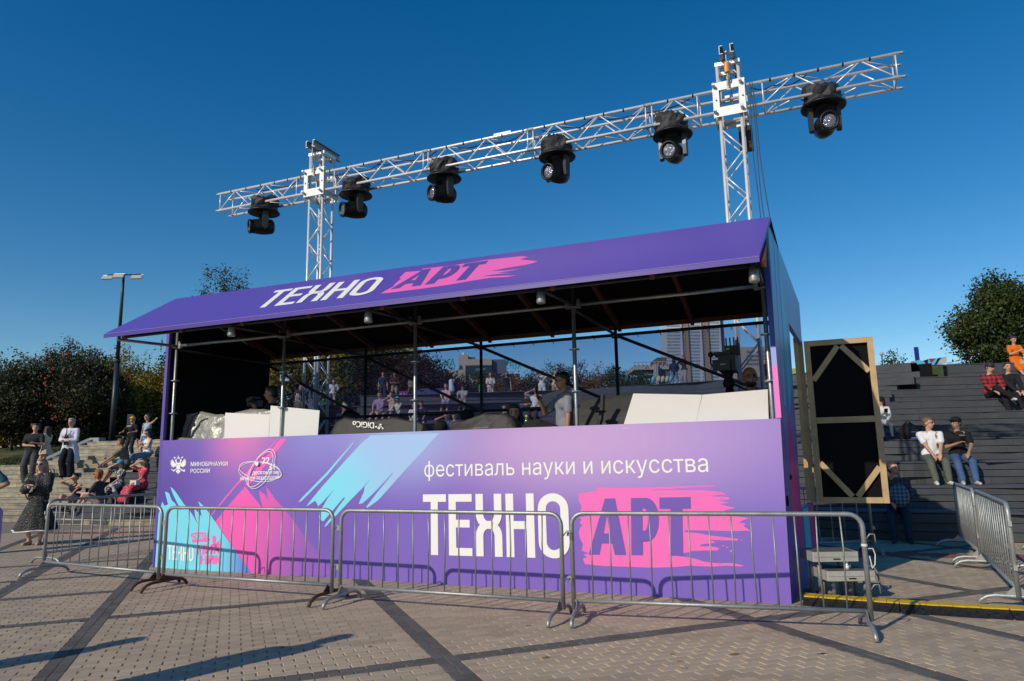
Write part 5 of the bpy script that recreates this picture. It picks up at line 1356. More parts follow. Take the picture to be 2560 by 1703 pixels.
for i, (px, py, y, m_, n_, rx, lb_) in enumerate(((705, 800, 46, 'yellow', 9000, 3.6, 'yellow-green tree at the left end of the mesh banner'), (775, 800, 48, 'yellow', 9000, 3.6, 'yellow-green tree behind the left truss tower'), (850, 800, 46, 'yellow', 9000, 3.6, 'tree behind the man in white with a shoulder strap'), (925, 805, 45, 'hedge', 8500, 3.5, 'dark green tree behind the second rear post'), (990, 835, 47, 'yellow', 8000, 3.3, 'yellowing tree behind the two standing men'), (1058, 884, 42, 'dark', 8000, 2.4, 'dark tree in front of the mall with teal letters'))):
    tree('broadleaf_tree', lb_, px, y, ZP, 5.0, zt_at(px, py, y), rx, LM[m_], int(n_ * 1.5), .15, 40 + i, MG)
HG2 = 'hedge plants along the top of the terrace'
for i, (px, py, y, m_, rx) in enumerate(((1108, 938, 25, 'hedge', .8), (1150, 930, 25, 'hedge', .8), (1192, 932, 25, 'green', .8), (1226, 930, 25, 'orange', .7), (1262, 926, 24, 'orange', .8), (1300, 928, 24, 'orange', .8), (1332, 922, 24, 'hedge', .7), (1372, 906, 24, 'hedge', .9), (1418, 898, 25, 'hedge', 1.0), (1460, 903, 25, 'hedge', .9), (1500, 915, 24, 'orange', .8), (1540, 910, 24, 'hedge', .8), (1580, 918, 23, 'green', .8), (1612, 930, 23, 'hedge', .6))):
    nm = {'hedge': 'dark green', 'green': 'fresh green', 'orange': 'orange-brown'}[m_]
    tree('hedge_plant', ['first', 'second', 'third', 'fourth', 'fifth', 'sixth', 'seventh', 'eighth', 'ninth', 'tenth', 'eleventh', 'twelfth', 'thirteenth', 'last'][i] + ' plant from the left in the hedge on the terrace top, ' + nm, px, y + 19, ZP + .1, ZP + .15, zt_at(px, py, y + 19), rx * 1.75, LM[m_], 4600, .105, 60 + i, HG2, 'shrub', trunk=False)
tree('maple_tree', 'large green tree at the right edge above the terrace', 2548, 36, ZTOP, 5.4, zt_at(2548, 686, 36), 3.3, LM['green'], 32000, .15, 80, None)
tree('round_tree', 'small round tree beside the blue pylon on the skyline', 2252, 52, ZTOP, 4.0, zt_at(2252, 873, 52), 1.55, LM['green'], 7000, .17, 81, None)

# ------------------------------------------------------------------ lamp post with floodlights
pb = arc(s_for(278, 7.0, 2.39), 7.0, 2.30); pt = ony(309, 694, pb.y + .1)
lp = thing('lamp_post', 'tall dark lamp post with three floodlights on a crossbar', 'lamp post', tuple(pb))
d = Vector((pt.x - pb.x, pt.y - pb.y, pt.z - pb.z)); m_post = mat('dark_grey_paint', (.02, .022, .026), .45)
b = MB(); b.tube([(0, 0, 0), d * .48], [.105, .10], 12); b.build('lower_pole', m_post, lp, True)
b = MB(); b.tube([d * .48, d * .50], .12, 12); b.build('collar', m_post, lp, True)
b = MB(); b.tube([d * .5, d * .9, d], [.075, .06, .045], 12); b.build('upper_pole', m_post, lp, True)
b = MB(); b.tube([d + Vector((-.68, 0, .12)), d + Vector((.72, 0, .12))], .03, 8); b.tube([d, d + Vector((0, 0, .14))], .05, 8); b.build('crossbar', m_post, lp)
m_fl = mat('floodlight_glass', (.45, .45, .40), .2); m_flf = mat('floodlight_housing', (.5, .5, .5), .4, .4)
for x, yv, zz in ((-.62, -.1, -.02), (-.13, -.16, .02), (.60, -.1, -.02)):
    fl = bpy.data.objects.new('floodlight', None); link(fl); fl.parent = lp; fl.location = d + Vector((x, yv, zz)); fl.rotation_euler = (-.55, 0, 0)
    b = MB(); b.box((0, 0, 0), (.44, .05, .2)); b.build('housing', m_flf, fl)
    b = MB(); b.box((0, -.028, 0), (.40, .008, .16)); b.build('glass', m_fl, fl)
    b = MB(); b.tube([(-.23, 0, 0), (-.23, .02, .16), (.23, .02, .16), (.23, 0, 0)], .012, 6); b.build('bracket', m_flf, fl)
# feather flags
m_nav = mat('navy_flag', (.012, .018, .045), .6, 0, .2, 4)
for px, py0, py1, lb_ in ((316, 1036, 1084, 'navy feather flag with faint white lettering behind the boy'), (409, 1030, 1092, 'navy flag half hidden by the left wall of the booth')):
    a, c = ony(px, py1, 28.5), ony(px + 2, py0, 28.5); t = thing('feather_flag', lb_, 'flag', tuple(a)); hgt = c.z - a.z
    b = MB(); b.prism([(0, .3), (.30, .35), (.34, hgt * .8), (.22, hgt), (.0, hgt)], ((0, 0, 0), (1, 0, 0), (0, 0, 1)), .01); b.build('cloth', m_nav, t)
    rod('flag_pole', (0, .01, -.6), (0, .01, hgt), .015, MT['black'], t)
    put_text('lettering', 'технологий' if px < 400 else 'наука', affine((.10, -.013, .4), (.10, -.013, hgt * .9), (-.0 + .02, -.013, .4), 0), mat('faint_print', (.03, .034, .05), .6), t)

# ------------------------------------------------------------------ far buildings
m_mall = mat('beige_cladding', (.42, .36, .29), .7, 0, .05, .2); m_teal = mat('teal_sign', (.01, .36, .36), .4); m_dkg = mat('dark_green_sign', (.008, .04, .035), .4); m_bluegrey = mat('blue_grey_cladding', (.10, .12, .17), .5)
YM = 120.0
def far_box(o, name, px0, px1, py, depth, m, y=YM, zb=3.0, dy=0.0):
    a, c = ony(px0, py, y), ony(px1, py, y); z = max(a.z, c.z); b = MB(); b.box(((a.x + c.x) / 2, y + dy + depth / 2, (z + zb) / 2), (c.x - a.x, depth, z - zb)); q = b.build(name, m, None); return q
def rel(o, t): 
    o.parent = t; o.location = -Vector(t.location); return o
mall = thing('shopping_mall', 'beige shopping mall with teal roof letters seen through the mesh banner', 'building', tuple(ony(1180, 990, YM)))
def win_grid(t, px0, px1, pys, n, y, wpx, hpx, m):
    for py in pys:
        for i in range(n):
            a = ony(px0 + (px1 - px0) * (i + .5) / n, py, y); sc_ = y / F_PX
            b = MB(); b.box((a.x, y - .06, a.z), (wpx * sc_, .1, hpx * sc_)); rel(b.build('window', m), t)
for nm, x0, x1, py, dp, m_, dy in (('low_wing', 1070, 1164, 926, 30, m_mall, 0), ('stair_block', 1145, 1169, 885, 10, m_mall, 1), ('stair_block_side', 1169.3, 1186, 889, 10, m_bluegrey, 2), ('upper_wing', 1164.3, 1229, 897, 30, m_mall, .6), ('side_wing', 1229.5, 1264, 896, 26, m_bluegrey, 1.5), ('annex', 1264.5, 1300, 930, 20, m_mall, 3)):
    rel(far_box(mall, nm, x0, x1, py, dp, m_, dy=dy), mall)
sb = far_box(mall, 'sign_band', 1164, 1230, 915, .5, m_dkg, zb=ony(1190, 936, YM).z, dy=-.6); rel(sb, mall)
def sign_text(txt, p0, p1, p2, y, m, thick=.25, name='sign_letters'):
    A, B, D = ony(*p0, y), ony(*p1, y), ony(*p2, y); f = affine(A, B, D, 0); L = put_text(name, txt, f, m, None, .03)
    for o in L:
        md = o.modifiers.new('s', 'SOLIDIFY'); md.thickness = thick; rel(o, mall)
sign_text('РЕКА', (1083, 919), (1139, 917), (1083, 899), YM - .5, m_teal)
sign_text('РЕКА', (1275, 921), (1302, 922), (1274, 905), YM + 1, m_teal)
sign_text('Мегафон', (1190, 929), (1213, 927), (1190, 921), YM - .75, mat('pale_sign_print', (.25, .35, .4), .5), .05)
hp = []
for i in range(24):
    t_ = 2 * PI * i / 24; hp.append((16 * math.sin(t_) ** 3 / 16, (13 * math.cos(t_) - 5 * math.cos(2 * t_) - 2 * math.cos(3 * t_) - math.cos(4 * t_)) / 16))
c0 = ony(1265, 908, YM + 1); sc_ = 7.5 * YM / F_PX; b = MB(); b.prism([(x * sc_, z * sc_ * 1.45) for x, z in hp][::-1], (tuple(c0), (1, 0, 0), (0, 0, 1)), .4); rel(b.build('heart_sign', mat('dark_teal_sign', (.01, .17, .18), .4)), mall)
b = MB(); a = ony(1183 - 26, 882, YM + 4); b.ball((a.x, YM + 6, a.z), .35); rel(b.build('roof_dome', MT['white']), mall)
# tower block
YT = 300.0
tb = thing('apartment_tower', 'tall pale blue glazed apartment tower with two brown stair columns', 'building', tuple(ony(1732, 1000, YT)))
m_pan = mat('pale_panel', (.44, .47, .50), .5, 0, .03, .05); m_br = mat('brown_panel', (.30, .20, .14), .7); m_gl = mat('blue_glass', (.10, .17, .26), .15, .2); m_dk = mat('dark_opening', (.03, .035, .045), .4)
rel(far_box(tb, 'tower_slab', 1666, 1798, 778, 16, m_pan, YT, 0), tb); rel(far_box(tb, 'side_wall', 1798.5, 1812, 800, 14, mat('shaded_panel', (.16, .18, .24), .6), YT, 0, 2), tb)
for x0, x1 in ((1704, 1716), (1753, 1766)): rel(far_box(tb, 'stair_column', x0, x1, 778, 1, m_br, YT, 0, -1), tb); rel(far_box(tb, 'shadow_gap', x0 - 2.2, x0 - .2, 778, .5, m_dk, YT, 0, -.5), tb)
scT = YT / F_PX
for x0 in (1710, 1759.5):
    for k in range(22):
        for dx in (-2.4, 1.8): a = ony(x0 + dx, 783 + k * 8, YT); b = MB(); b.box((a.x, YT - 1.06, a.z), (2.6 * scT, .1, 3.6 * scT)); rel(b.build('window', m_gl), tb)
b = MB(); rg = random.Random(4); o_ = Vector(tb.location)
for x0, x1, n in ((1667, 1701, 12), (1717.5, 1750, 12), (1767.5, 1797, 10)):
    for k in range(22):
        for i in range(n):
            a = ony(x0 + (x1 - x0) * (i + .5) / n, 783 + k * 8, YT); b.mi = 1 if rg.random() < .06 else 0
            b.box(Vector((a.x, YT - .05, a.z)) - o_, (1.5 * scT * .9, .1, 4.6 * scT))
stuff(b.build('balcony_glazing', [m_gl, m_dk], tb))
rb = thing('office_block', 'low beige block with dark window bands beside the right truss tower', 'building', tuple(ony(1890, 1000, 160)))
rel(far_box(rb, 'wall', 1850, 1932, 868, 14, mat('tan_wall', (.36, .31, .25), .7), 160, 2), rb)
rel(far_box(rb, 'roof_box', 1852, 1872, 862, 10, m_pan, 160, 2, 3), rb)
scR = 160 / F_PX
for k in range(4):
    for i in range(13): a = ony(1868 + i * 5, 880 + k * 10, 160); b = MB(); b.box((a.x, 159.95, a.z), (3.2 * scR, .12, 5 * scR)); rel(b.build('window', m_gl), rb)
# concrete footbridge with railing
m_con = mat('pale_concrete', (.40, .38, .35), .8, 0, .1, .5)
fb = thing('footbridge', 'pale concrete footbridge deck with railing behind the hooded person', 'bridge', tuple(ony(1630, 960, 60)))
rel(far_box(fb, 'deck', 1585, 1672, 914, 4, m_con, 60, ony(1630, 924, 60).z), fb); rel(far_box(fb, 'lower_beam', 1612, 1668, 930, 3, m_con, 60, ony(1630, 936, 60).z, .5), fb)
for px in (1634, 1638): rel(far_box(fb, 'pier', px, px + 3, 912, 1, m_con, 60, 3.0, -.6), fb)
rel(far_box(fb, 'dark_wall', 1640, 1676, 914, 1, m_bluegrey, 60, 3.0, .2), fb); rel(far_box(fb, 'cabin', 1646, 1670, 892, 3, mat('brown_cabin', (.12, .09, .08), .6), 60, ony(1650, 914, 60).z + .01, .5), fb)
for k in range(9): a, c = ony(1586 + k * 10, 914, 59.9), ony(1586 + k * 10, 906, 59.9); rel(rod('railing_post', a, c, .03, m_con), fb).matrix_basis = Matrix.Translation(a - Vector(fb.location)) @ (c - a).to_track_quat('Z', 'Y').to_matrix().to_4x4()
b = MB(); b.tube([ony(1584, 906, 59.9) - Vector(fb.location), ony(1672, 904, 59.9) - Vector(fb.location)], .035, 6); b.build('handrail', m_con, fb)
# pylon, big painted letters, small lamp, wires, info boards on the terrace top
a = ony(2289, 905, 46); c = ony(2295, 868, 46); b = MB(); b.box((0, 0, 0), (.22, .16, c.z - a.z + 2)); o = b.build('blue_pylon', mat('blue_paint', (.012, .03, .25), .5)); o.location = ((a.x + c.x) / 2, 46, (a.z + c.z) / 2 - 1); tag(o, 'slim bright blue pylon on the skyline above the right terrace', 'pylon')
YL = 27.5
t = thing('painted_letters', 'big painted block letters in light blue with black and red, on the terrace top', 'letter sign', tuple(ony(2322, 915, YL)))
lz = lambda px, py: ony(px, py, YL) - Vector(t.location)
m_lc = mat('sky_blue_paint', (.12, .50, .70), .5); m_lr = mat('red_paint', (.45, .02, .03), .5); m_lo = mat('orange_paint', (.65, .2, .02), .5)
def lshape(pts, m, name, dv, th=.12): b = MB(); q = [lz(*p) for p in pts]; pl = [(p.x, p.z) for p in q]; ar = sum(pl[i][0] * pl[(i + 1) % len(pl)][1] - pl[(i + 1) % len(pl)][0] * pl[i][1] for i in range(len(pl))); pl = pl if ar > 0 else pl[::-1]; b.prism(pl, ((0, dv, 0), (1, 0, 0), (0, 0, 1)), -th); return b.build(name, m, t)
lshape([(2277, 945), (2279, 915), (2286, 904), (2298, 900), (2310, 904), (2318, 914), (2320, 945)], m_lc, 'letter', 0)
lshape([(2289, 945), (2290, 918), (2298, 912), (2306, 918), (2308, 945)], MT['black'], 'letter_counter', -.004, .01)
lshape([(2276, 912), (2277, 904), (2286, 902), (2281, 908)], m_lo, 'paint_patch', -.006, .01)
lshape([(2306, 945), (2308, 902), (2322, 898), (2330, 896), (2330, 945)], MT['black'], 'letter', .02)
lshape([(2321, 945), (2321, 897), (2328, 908), (2340, 896), (2367, 892), (2352, 915), (2367, 945)], m_lc, 'letter', -.02)
lshape([(2323, 898), (2338, 896), (2328, 907)], m_lr, 'paint_patch', -.026, .01); lshape([(2345, 904), (2366, 893), (2366, 908), (2350, 911)], mat('rainbow_white', (.6, .5, .4), .5), 'paint_patch', -.026, .01); lshape([(2344, 896), (2352, 894), (2340, 912), (2335, 912)], MT['black'], 'paint_patch', -.028, .01)
a = ony(2208, 925, 60); t = thing('street_lamp', 'small street lamp with round head on the skyline by the door', 'street lamp', tuple(a)); hh = ony(2204, 886, 60) - a
b = MB(); b.tube([(0, 0, 0), (hh.x * .3, 0, hh.z * .6), (hh.x, 0, hh.z)], .05, 6); b.build('pole', m_post, t); b = MB(); b.ball(hh + Vector((-.05, -.1, .05)), .17); b.build('globe', m_fl, t)
for k, (p0, p1) in enumerate((((2368, 908), (2445, 884)), ((2385, 912), (2450, 886)), ((2368, 910), (2470, 902)), ((2190, 914), (2208, 913)))):
    a, c = ony(*p0, 58), ony(*p1, 58); b = MB(); b.tube([Vector((0, 0, 0)), (c - a) * .5 - Vector((0, 0, .12)), c - a], .02, 5); o = b.build('overhead_wire', MT['rope']); o.location = a; tag(o, ('thin overhead wire rising to the big green tree, upper one of the crossing pair', 'thin overhead wire rising to the big green tree, lower one of the crossing pair', 'nearly level thin wire running into the big green tree', 'short thin wire beside the street lamp on the skyline')[k], 'wire', 'overhead wires on the skyline')
m_pur = mat('purple_info_board', (.10, .045, .26), .5); 
t = thing('info_board', 'purple festival info board on the terrace top, seen through the mesh', 'sign board', tuple(ony(1007, 1010, 39)))
a, c = ony(997, 1008, 39), ony(1020, 978, 39); b = MB(); b.box(((a.x + c.x) / 2, 39, (a.z + c.z) / 2), (c.x - a.x, .05, c.z - a.z)); rel(b.build('panel', m_pur), t)
for k, (x0, x1, y0, y1) in enumerate(((1000, 1005, 983, 987), (1009, 1013, 983, 988), (997, 1017, 992, 994), (1011, 1016, 997, 1000))): a, c = ony(x0, y1, 38.95), ony(x1, y0, 38.95); b = MB(); b.box(((a.x + c.x) / 2, 38.95, (a.z + c.z) / 2), (c.x - a.x, .01, c.z - a.z)); rel(b.build('print', m_wht if k == 2 else m_pink), t)
a, c = ony(1024, 990, 40.5), ony(1112, 972, 40.5); b = MB(); b.box((0, 0, 0), (c.x - a.x, .6, c.z - a.z)); o = b.build('stall_canopy', mat('violet_blue_canopy', (.05, .05, .22), .5)); o.location = ((a.x + c.x) / 2, 40.5, (a.z + c.z) / 2); tag(o, 'low violet-blue canopy beside the purple info board', 'canopy')
t = thing('road_sign', 'white road sign with dark arrows at the left end of the mesh', 'road sign', tuple(ony(711, 960, 40))); a, c = ony(700, 953, 40), ony(723, 937, 40); b = MB(); b.box(((a.x + c.x) / 2, 40, (a.z + c.z) / 2), (c.x - a.x, .06, c.z - a.z)); rel(b.build('panel', MT['white']), t)
for x0, x1 in ((702, 706), (710, 714), (717, 721)): a, c = ony(x0, 946, 39.95), ony(x1, 939, 39.95); b = MB(); b.box(((a.x + c.x) / 2, 39.95, (a.z + c.z) / 2), (c.x - a.x, .02, c.z - a.z)); rel(b.build('arrow', MT['black']), t)
for i, (px, col, cn) in enumerate(((1634, (.1, .4, .5), 'light blue'), (1647, (.5, .44, .25), 'sand-coloured'), (1657, (.5, .44, .25), 'cream'), (1668, (.48, .42, .25), 'pale yellow'), (1677, (.1, .38, .5), 'sky blue'))):
    a = ony(px, 954, 29.5); b = MB(); b.ball((0, 0, .1), (.09, .10, .15), 10, 7, Matrix.Rotation(.3, 3, 'Y')); o = b.build('beanbag', mat('beanbag_%s' % cn.replace(' ', '_').replace('-', '_'), col, .7), None, True); o.location = a; tag(o, cn + ' beanbag on the terrace top beside the hooded person' if i != 3 else 'pale yellow beanbag, right of the cream one, by the hooded person', 'beanbag', 'beanbags on the terrace top')
a, c = ony(1976, 938, 28.5), ony(2006, 921, 28.5); b = MB(); b.box((0, 0, 0), (c.x - a.x, .06, c.z - a.z)); o = b.build('mural', mat('yellow_green_mural', (.40, .42, .12), .6, 0, .5, 9)); o.location = ((a.x + c.x) / 2, 28.5, (a.z + c.z) / 2); tag(o, 'yellow and green painted panel seen through the doorway gap', 'mural')
# ------------------------------------------------------------------ people
PENDING = []
_fold = bpy.data.textures.new('cloth_folds', 'CLOUDS'); _fold.noise_scale = .11; _fold.noise_depth = 2
def remeshed(mb, name, m, parent, vox, folds=0.0, smooth_it=0):
    o = mb.build(name, m, parent)
    r = o.modifiers.new('r', 'REMESH'); r.mode = 'VOXEL'; r.voxel_size = vox; r.use_smooth_shade = True
    if smooth_it: s = o.modifiers.new('s', 'SMOOTH'); s.factor = .5; s.iterations = smooth_it
    if folds: d = o.modifiers.new('d', 'DISPLACE'); d.texture = _fold; d.strength = folds; d.mid_level = .5; d.texture_coords = 'LOCAL'
    PENDING.append(o); return o
_cm = {}
def cloth(c, rough=.85):
    k = tuple(round(x, 3) for x in c)
    if k not in _cm: _cm[k] = mat('fabric_%d' % len(_cm), c, rough, 0, .12, 9, .35, 45, spec=.2)
    return _cm[k]
def pattern_mat(name, base, spots, scale, thr, kind='spot'):
    m = bpy.data.materials.new(name); m.use_nodes = True; n = m.node_tree; N = n.nodes; L = n.links; b = N['Principled BSDF']; b.inputs['Roughness'].default_value = .8
    tc = N.new('ShaderNodeTexCoord'); mx = N.new('ShaderNodeMix'); mx.data_type = 'RGBA'; mx.inputs[6].default_value = (*base, 1); mx.inputs[7].default_value = (*spots, 1)
    if kind == 'spot':
        v = N.new('ShaderNodeTexVoronoi'); v.inputs['Scale'].default_value = scale; L.new(tc.outputs['Object'], v.inputs['Vector'])
        ma = N.new('ShaderNodeMath'); ma.operation = 'LESS_THAN'; ma.inputs[1].default_value = thr; L.new(v.outputs['Distance'], ma.inputs[0]); L.new(ma.outputs[0], mx.inputs['Factor'])
    elif kind == 'floral':
        v = N.new('ShaderNodeTexNoise'); v.inputs['Scale'].default_value = scale; v.inputs['Detail'].default_value = 2; L.new(tc.outputs['Object'], v.inputs['Vector'])
        ma = N.new('ShaderNodeMath'); ma.operation = 'GREATER_THAN'; ma.inputs[1].default_value = thr; L.new(v.outputs['Fac'], ma.inputs[0]); L.new(ma.outputs[0], mx.inputs['Factor'])
    else:
        sx = N.new('ShaderNodeSeparateXYZ'); L.new(tc.outputs['Object'], sx.inputs[0]); acc = None
        for ax in ('X', 'Z'):
            a = N.new('ShaderNodeMath'); a.operation = 'MULTIPLY'; a.inputs[1].default_value = scale; L.new(sx.outputs[ax], a.inputs[0])
            f = N.new('ShaderNodeMath'); f.operation = 'FRACT'; L.new(a.outputs[0], f.inputs[0]); g_ = N.new('ShaderNodeMath'); g_.operation = 'GREATER_THAN'; g_.inputs[1].default_value = .5; L.new(f.outputs[0], g_.inputs[0])
            h_ = N.new('ShaderNodeMath'); h_.operation = 'MULTIPLY'; h_.inputs[1].default_value = thr; L.new(g_.outputs[0], h_.inputs[0])
            if acc is None: acc = h_.outputs[0]
            else: q = N.new('ShaderNodeMath'); q.operation = 'ADD'; L.new(acc, q.inputs[0]); L.new(h_.outputs[0], q.inputs[1]); acc = q.outputs[0]
        L.new(acc, mx.inputs['Factor'])
    L.new(mx.outputs[2], b.inputs['Base Color']); return m
SKIN = {'light': mat('skin_light', (.52, .29, .20), .55, 0, .05, 20), 'tan': mat('skin_tan', (.36, .19, .115), .55, 0, .05, 20), 'pale': mat('skin_pale', (.60, .37, .28), .55, 0, .05, 20)}
HAIR = {'brown': mat('hair_brown', (.05, .025, .013), .5, 0, .3, 40, .5, 90), 'black': mat('hair_black', (.010, .008, .008), .45, 0, .3, 40, .5, 90), 'blond': mat('hair_blond', (.34, .23, .12), .5, 0, .3, 40, .5, 90), 'light': mat('hair_light_brown', (.16, .085, .035), .5, 0, .3, 40, .5, 90), 'red': mat('hair_red', (.32, .07, .015), .5, 0, .3, 40, .5, 90), 'grey': mat('hair_grey', (.35, .33, .30), .5, 0, .3, 40, .5, 90), 'auburn': mat('hair_auburn', (.12, .035, .02), .5, 0, .3, 40, .5, 90), 'wine': mat('hair_wine', (.07, .012, .018), .5, 0, .3, 40, .5, 90)}
m_eye = mat('eye_dark', (.02, .015, .012), .2); m_lip = mat('lip', (.34, .10, .085), .5); m_shade = mat('sunglass_lens', (.008, .008, .010), .1); m_wire = mat('spectacle_frame', (.08, .07, .06), .35, .5)
def ik(a, b, l1, l2, hint):
    a, b = Vector(a), Vector(b); d = b - a; L = d.length
    mx_ = (l1 + l2) * .999
    if L > mx_: b = a + d * (mx_ / L); d = b - a; L = mx_
    L = max(L, abs(l1 - l2) + 1e-4, 1e-4); dn = d.normalized()
    x = (l1 * l1 - l2 * l2 + L * L) / (2 * L); h = math.sqrt(max(0, l1 * l1 - x * x))
    hv = Vector(hint); hv = hv - dn * hv.dot(dn)
    if hv.length < 1e-5: hv = Vector((1, 0, 0))
    return a + dn * x + hv.normalized() * h, b
ARM = {'down': ((.035, -.03, -.325), (.6, .6, -.3)), 'lap': ((-.06, -.21, -.23), (.9, .4, -.6)), 'knee': ((-.02, -.27, -.21), (.9, .2, -.6)), 'brow': ((-.075, -.115, .125), (1, -.3, -.35)), 'phone': ((-.085, -.17, -.11), (.8, .3, -1)), 'phoneup': ((-.06, -.19, -.02), (.8, .2, -1)),
       'camera': ((-.085, -.125, .085), (.9, -.2, -.7)), 'point': ((.315, -.09, .085), (.2, .3, -1)), 'akimbo': ((-.005, -.03, -.205), (1.0, .35, -.1)), 'cross': ((-.19, -.11, -.13), (.9, .2, -.9)), 'between': ((-.085, -.235, -.27), (1, .2, -.4)), 'front': ((-.02, -.22, -.13), (.6, .4, -1)), 'back': ((.08, .12, -.27), (.6, 1, -.2)), 'reach': ((.0, -.31, -.05), (.6, .3, -1)), 'high': ((.02, -.2, .2), (1, -.3, -.3)), 'shin': ((-.03, -.33, -.24), (.9, .2, -.6)), 'pocket': ((.02, -.03, -.24), (.9, .6, -.2)), 'belly': ((-.12, -.115, -.17), (1, .2, -.7)), 'bar': ((.02, -.20, -.17), (.8, .3, -.9))}
def person(label, loc, rz, H, sit=None, armL='down', armR='down', legs=None, turn=0, nod=0, lean=0.0, roll=0.0, skin='light', hair=('short', 'brown'), top=None, bottom=None, shoes=(.02, .02, .02), cap=None, glasses=None, girl=False, vox=.023, group='people on the terrace and the stairs', extra=None, twist=0, cat='person', swing=0.0, upper=False):
    """sit: drop from the seat to the feet in metres (None = standing). top: (kind, colour or material). bottom likewise."""
    t = thing('person', label, cat, tuple(loc), rz, group)
    fine = vox < .016
    h = H; sh = (.102 if girl else .116) * h
    if sit is None: pel = Vector((swing, 0, .525 * h))
    else: pel = Vector((0, .11 * h, .066 * h))
    sp = Vector((roll, -lean, 1.0)).normalized()
    R_t = Matrix.Rotation(math.radians(twist), 3, 'Z')
    chest = pel + sp * .215 * h; neck = pel + sp * .295 * h
    shl = {s: neck + R_t @ Vector((s * sh, 0, 0)) - sp * .028 * h for s in (1, -1)}
    hc = neck + sp * .050 * h + Vector((0, -.012 * h - .04 * lean * h, .056 * h)) + Vector((0, -.02 * h * math.sin(math.radians(nod)), 0))
    Rh = Matrix.Rotation(math.radians(turn), 3, 'Z') @ Matrix.Rotation(math.radians(nod), 3, 'X')
    hd = lambda x, y, z: hc + Rh @ Vector((x * h, y * h, z * h))
    hip = {s: pel + Vector((s * .052 * h, 0, -.012 * h)) for s in (1, -1)}
    foot = {}; knee = {}
    for i, s in enumerate((1, -1)):
        if legs and legs[i] is not None: f = Vector(legs[i])
        elif sit is None: f = Vector((s * .062 * h, .0, .045 * h))
        else: f = Vector((s * .07 * h, -.235 * h - .02 * i, -sit + .05 * h))
        hint = (s * .25, -1, .3 if sit is None else .8)
        knee[s], foot[s] = ik(hip[s], f, .245 * h, .245 * h, hint)
    hand = {}; elb = {}
    for i, (s, a) in enumerate(((1, armL), (-1, armR))):
        tg, hint = ARM[a] if isinstance(a, str) else a
        tg = R_t @ Vector((s * tg[0], tg[1], tg[2])); hint = R_t @ Vector((s * hint[0], hint[1], hint[2]))
        elb[s], hand[s] = ik(shl[s], shl[s] + tg * h, .172 * h, .155 * h, hint)
    # ---- body: one continuous skin surface
    b = MB(); ws = .88 if girl else 1.0
    b.cone(hip[1] + Vector((.0, 0, .02 * h)), hip[-1] + Vector((0, 0, .02 * h)), .058 * h, .058 * h, 10)
    b.cone(pel, chest, .062 * h * ws, .068 * h * ws, 10)
    b.cone(chest + R_t @ Vector((.045 * h, 0, 0)), chest - R_t @ Vector((.045 * h, 0, 0)), .066 * h * ws, .066 * h * ws, 10)
    b.cone(shl[1] * .82 + shl[-1] * .18, shl[-1] * .82 + shl[1] * .18, .040 * h * ws, .040 * h * ws, 8)
    b.cone(neck - sp * .02 * h, hd(0, .012, -.03), .034 * h * ws, .031 * h * ws, 8)
    for s in (1, -1):
        b.cone(shl[s], elb[s], .031 * h * ws, .025 * h * ws); b.cone(elb[s], hand[s], .0245 * h * ws, .0165 * h * ws)
        d = (hand[s] - elb[s]).normalized(); side = Vector((0, 0, 1)).cross(d); side = side.normalized() if side.length > .1 else Vector((1, 0, 0)); pn = d.cross(side)
        if not fine:
            b.cone(hand[s], hand[s] + d * .045 * h, .018 * h, .019 * h); b.cone(hand[s] + d * .045 * h, hand[s] + d * .085 * h - pn * .015 * h, .018 * h, .011 * h); b.cone(hand[s] + d * .015 * h, hand[s] + d * .05 * h + side * (-s) * .028 * h, .011 * h, .008 * h)
        else:
            k0 = hand[s] + d * .052 * h
            for q in (-1, 1): b.cone(hand[s] + side * q * .008 * h, k0 + side * q * .014 * h, .0125 * h, .011 * h)
            for q, ln in ((-1.5, .036), (-.5, .042), (.5, .040), (1.5, .031)):
                p0 = k0 + side * q * .0098 * h; p1 = p0 + d * ln * .55 * h - pn * .006 * h; p2 = p1 + d * ln * .35 * h - pn * .016 * h
                b.cone(p0, p1, .0056 * h, .0052 * h, 7); b.cone(p1, p2, .0052 * h, .0045 * h, 7)
            th0 = hand[s] + d * .012 * h - side * s * .012 * h; th1 = th0 + d * .026 * h - side * s * .022 * h - pn * .006 * h
            b.cone(th0, th1, .0085 * h, .007 * h, 7); b.cone(th1, th1 + d * .022 * h - pn * .01 * h, .0068 * h, .0055 * h, 7)
        if not upper:
            b.cone(hip[s], knee[s], .050 * h, .034 * h, 9)
            cal = knee[s].lerp(foot[s], .3) + Vector((0, .012 * h, 0)); b.cone(knee[s], cal, .033 * h, .033 * h, 9); b.cone(cal, foot[s], .032 * h, .020 * h, 9)
            b.cone(foot[s] + Vector((0, .015 * h, -.022 * h)), foot[s] + Vector((s * .012 * h, -.085 * h, -.032 * h)), .020 * h, .016 * h)
    rx = .0 
    b.ball(hd(0, .006, .018), (.0475 * h, .058 * h, .056 * h), 14, 10, Rh)
    b.ball(hd(0, -.012, -.022), (.036 * h, .041 * h, .045 * h), 12, 8, Rh); b.ball(hd(0, -.028, -.048), (.02 * h, .018 * h, .014 * h), 8, 6, Rh)
    b.cone(hd(0, -.050, .008), hd(0, -.063, -.010), .0065 * h, .0095 * h, 7)
    for s in (1, -1): b.ball(hd(s * .048, .01, -.004), (.008 * h, .014 * h, .019 * h), 8, 6, Rh)
    remeshed(b, 'body', SKIN[skin], t, vox * (.8 if fine else 1), 0, 1)
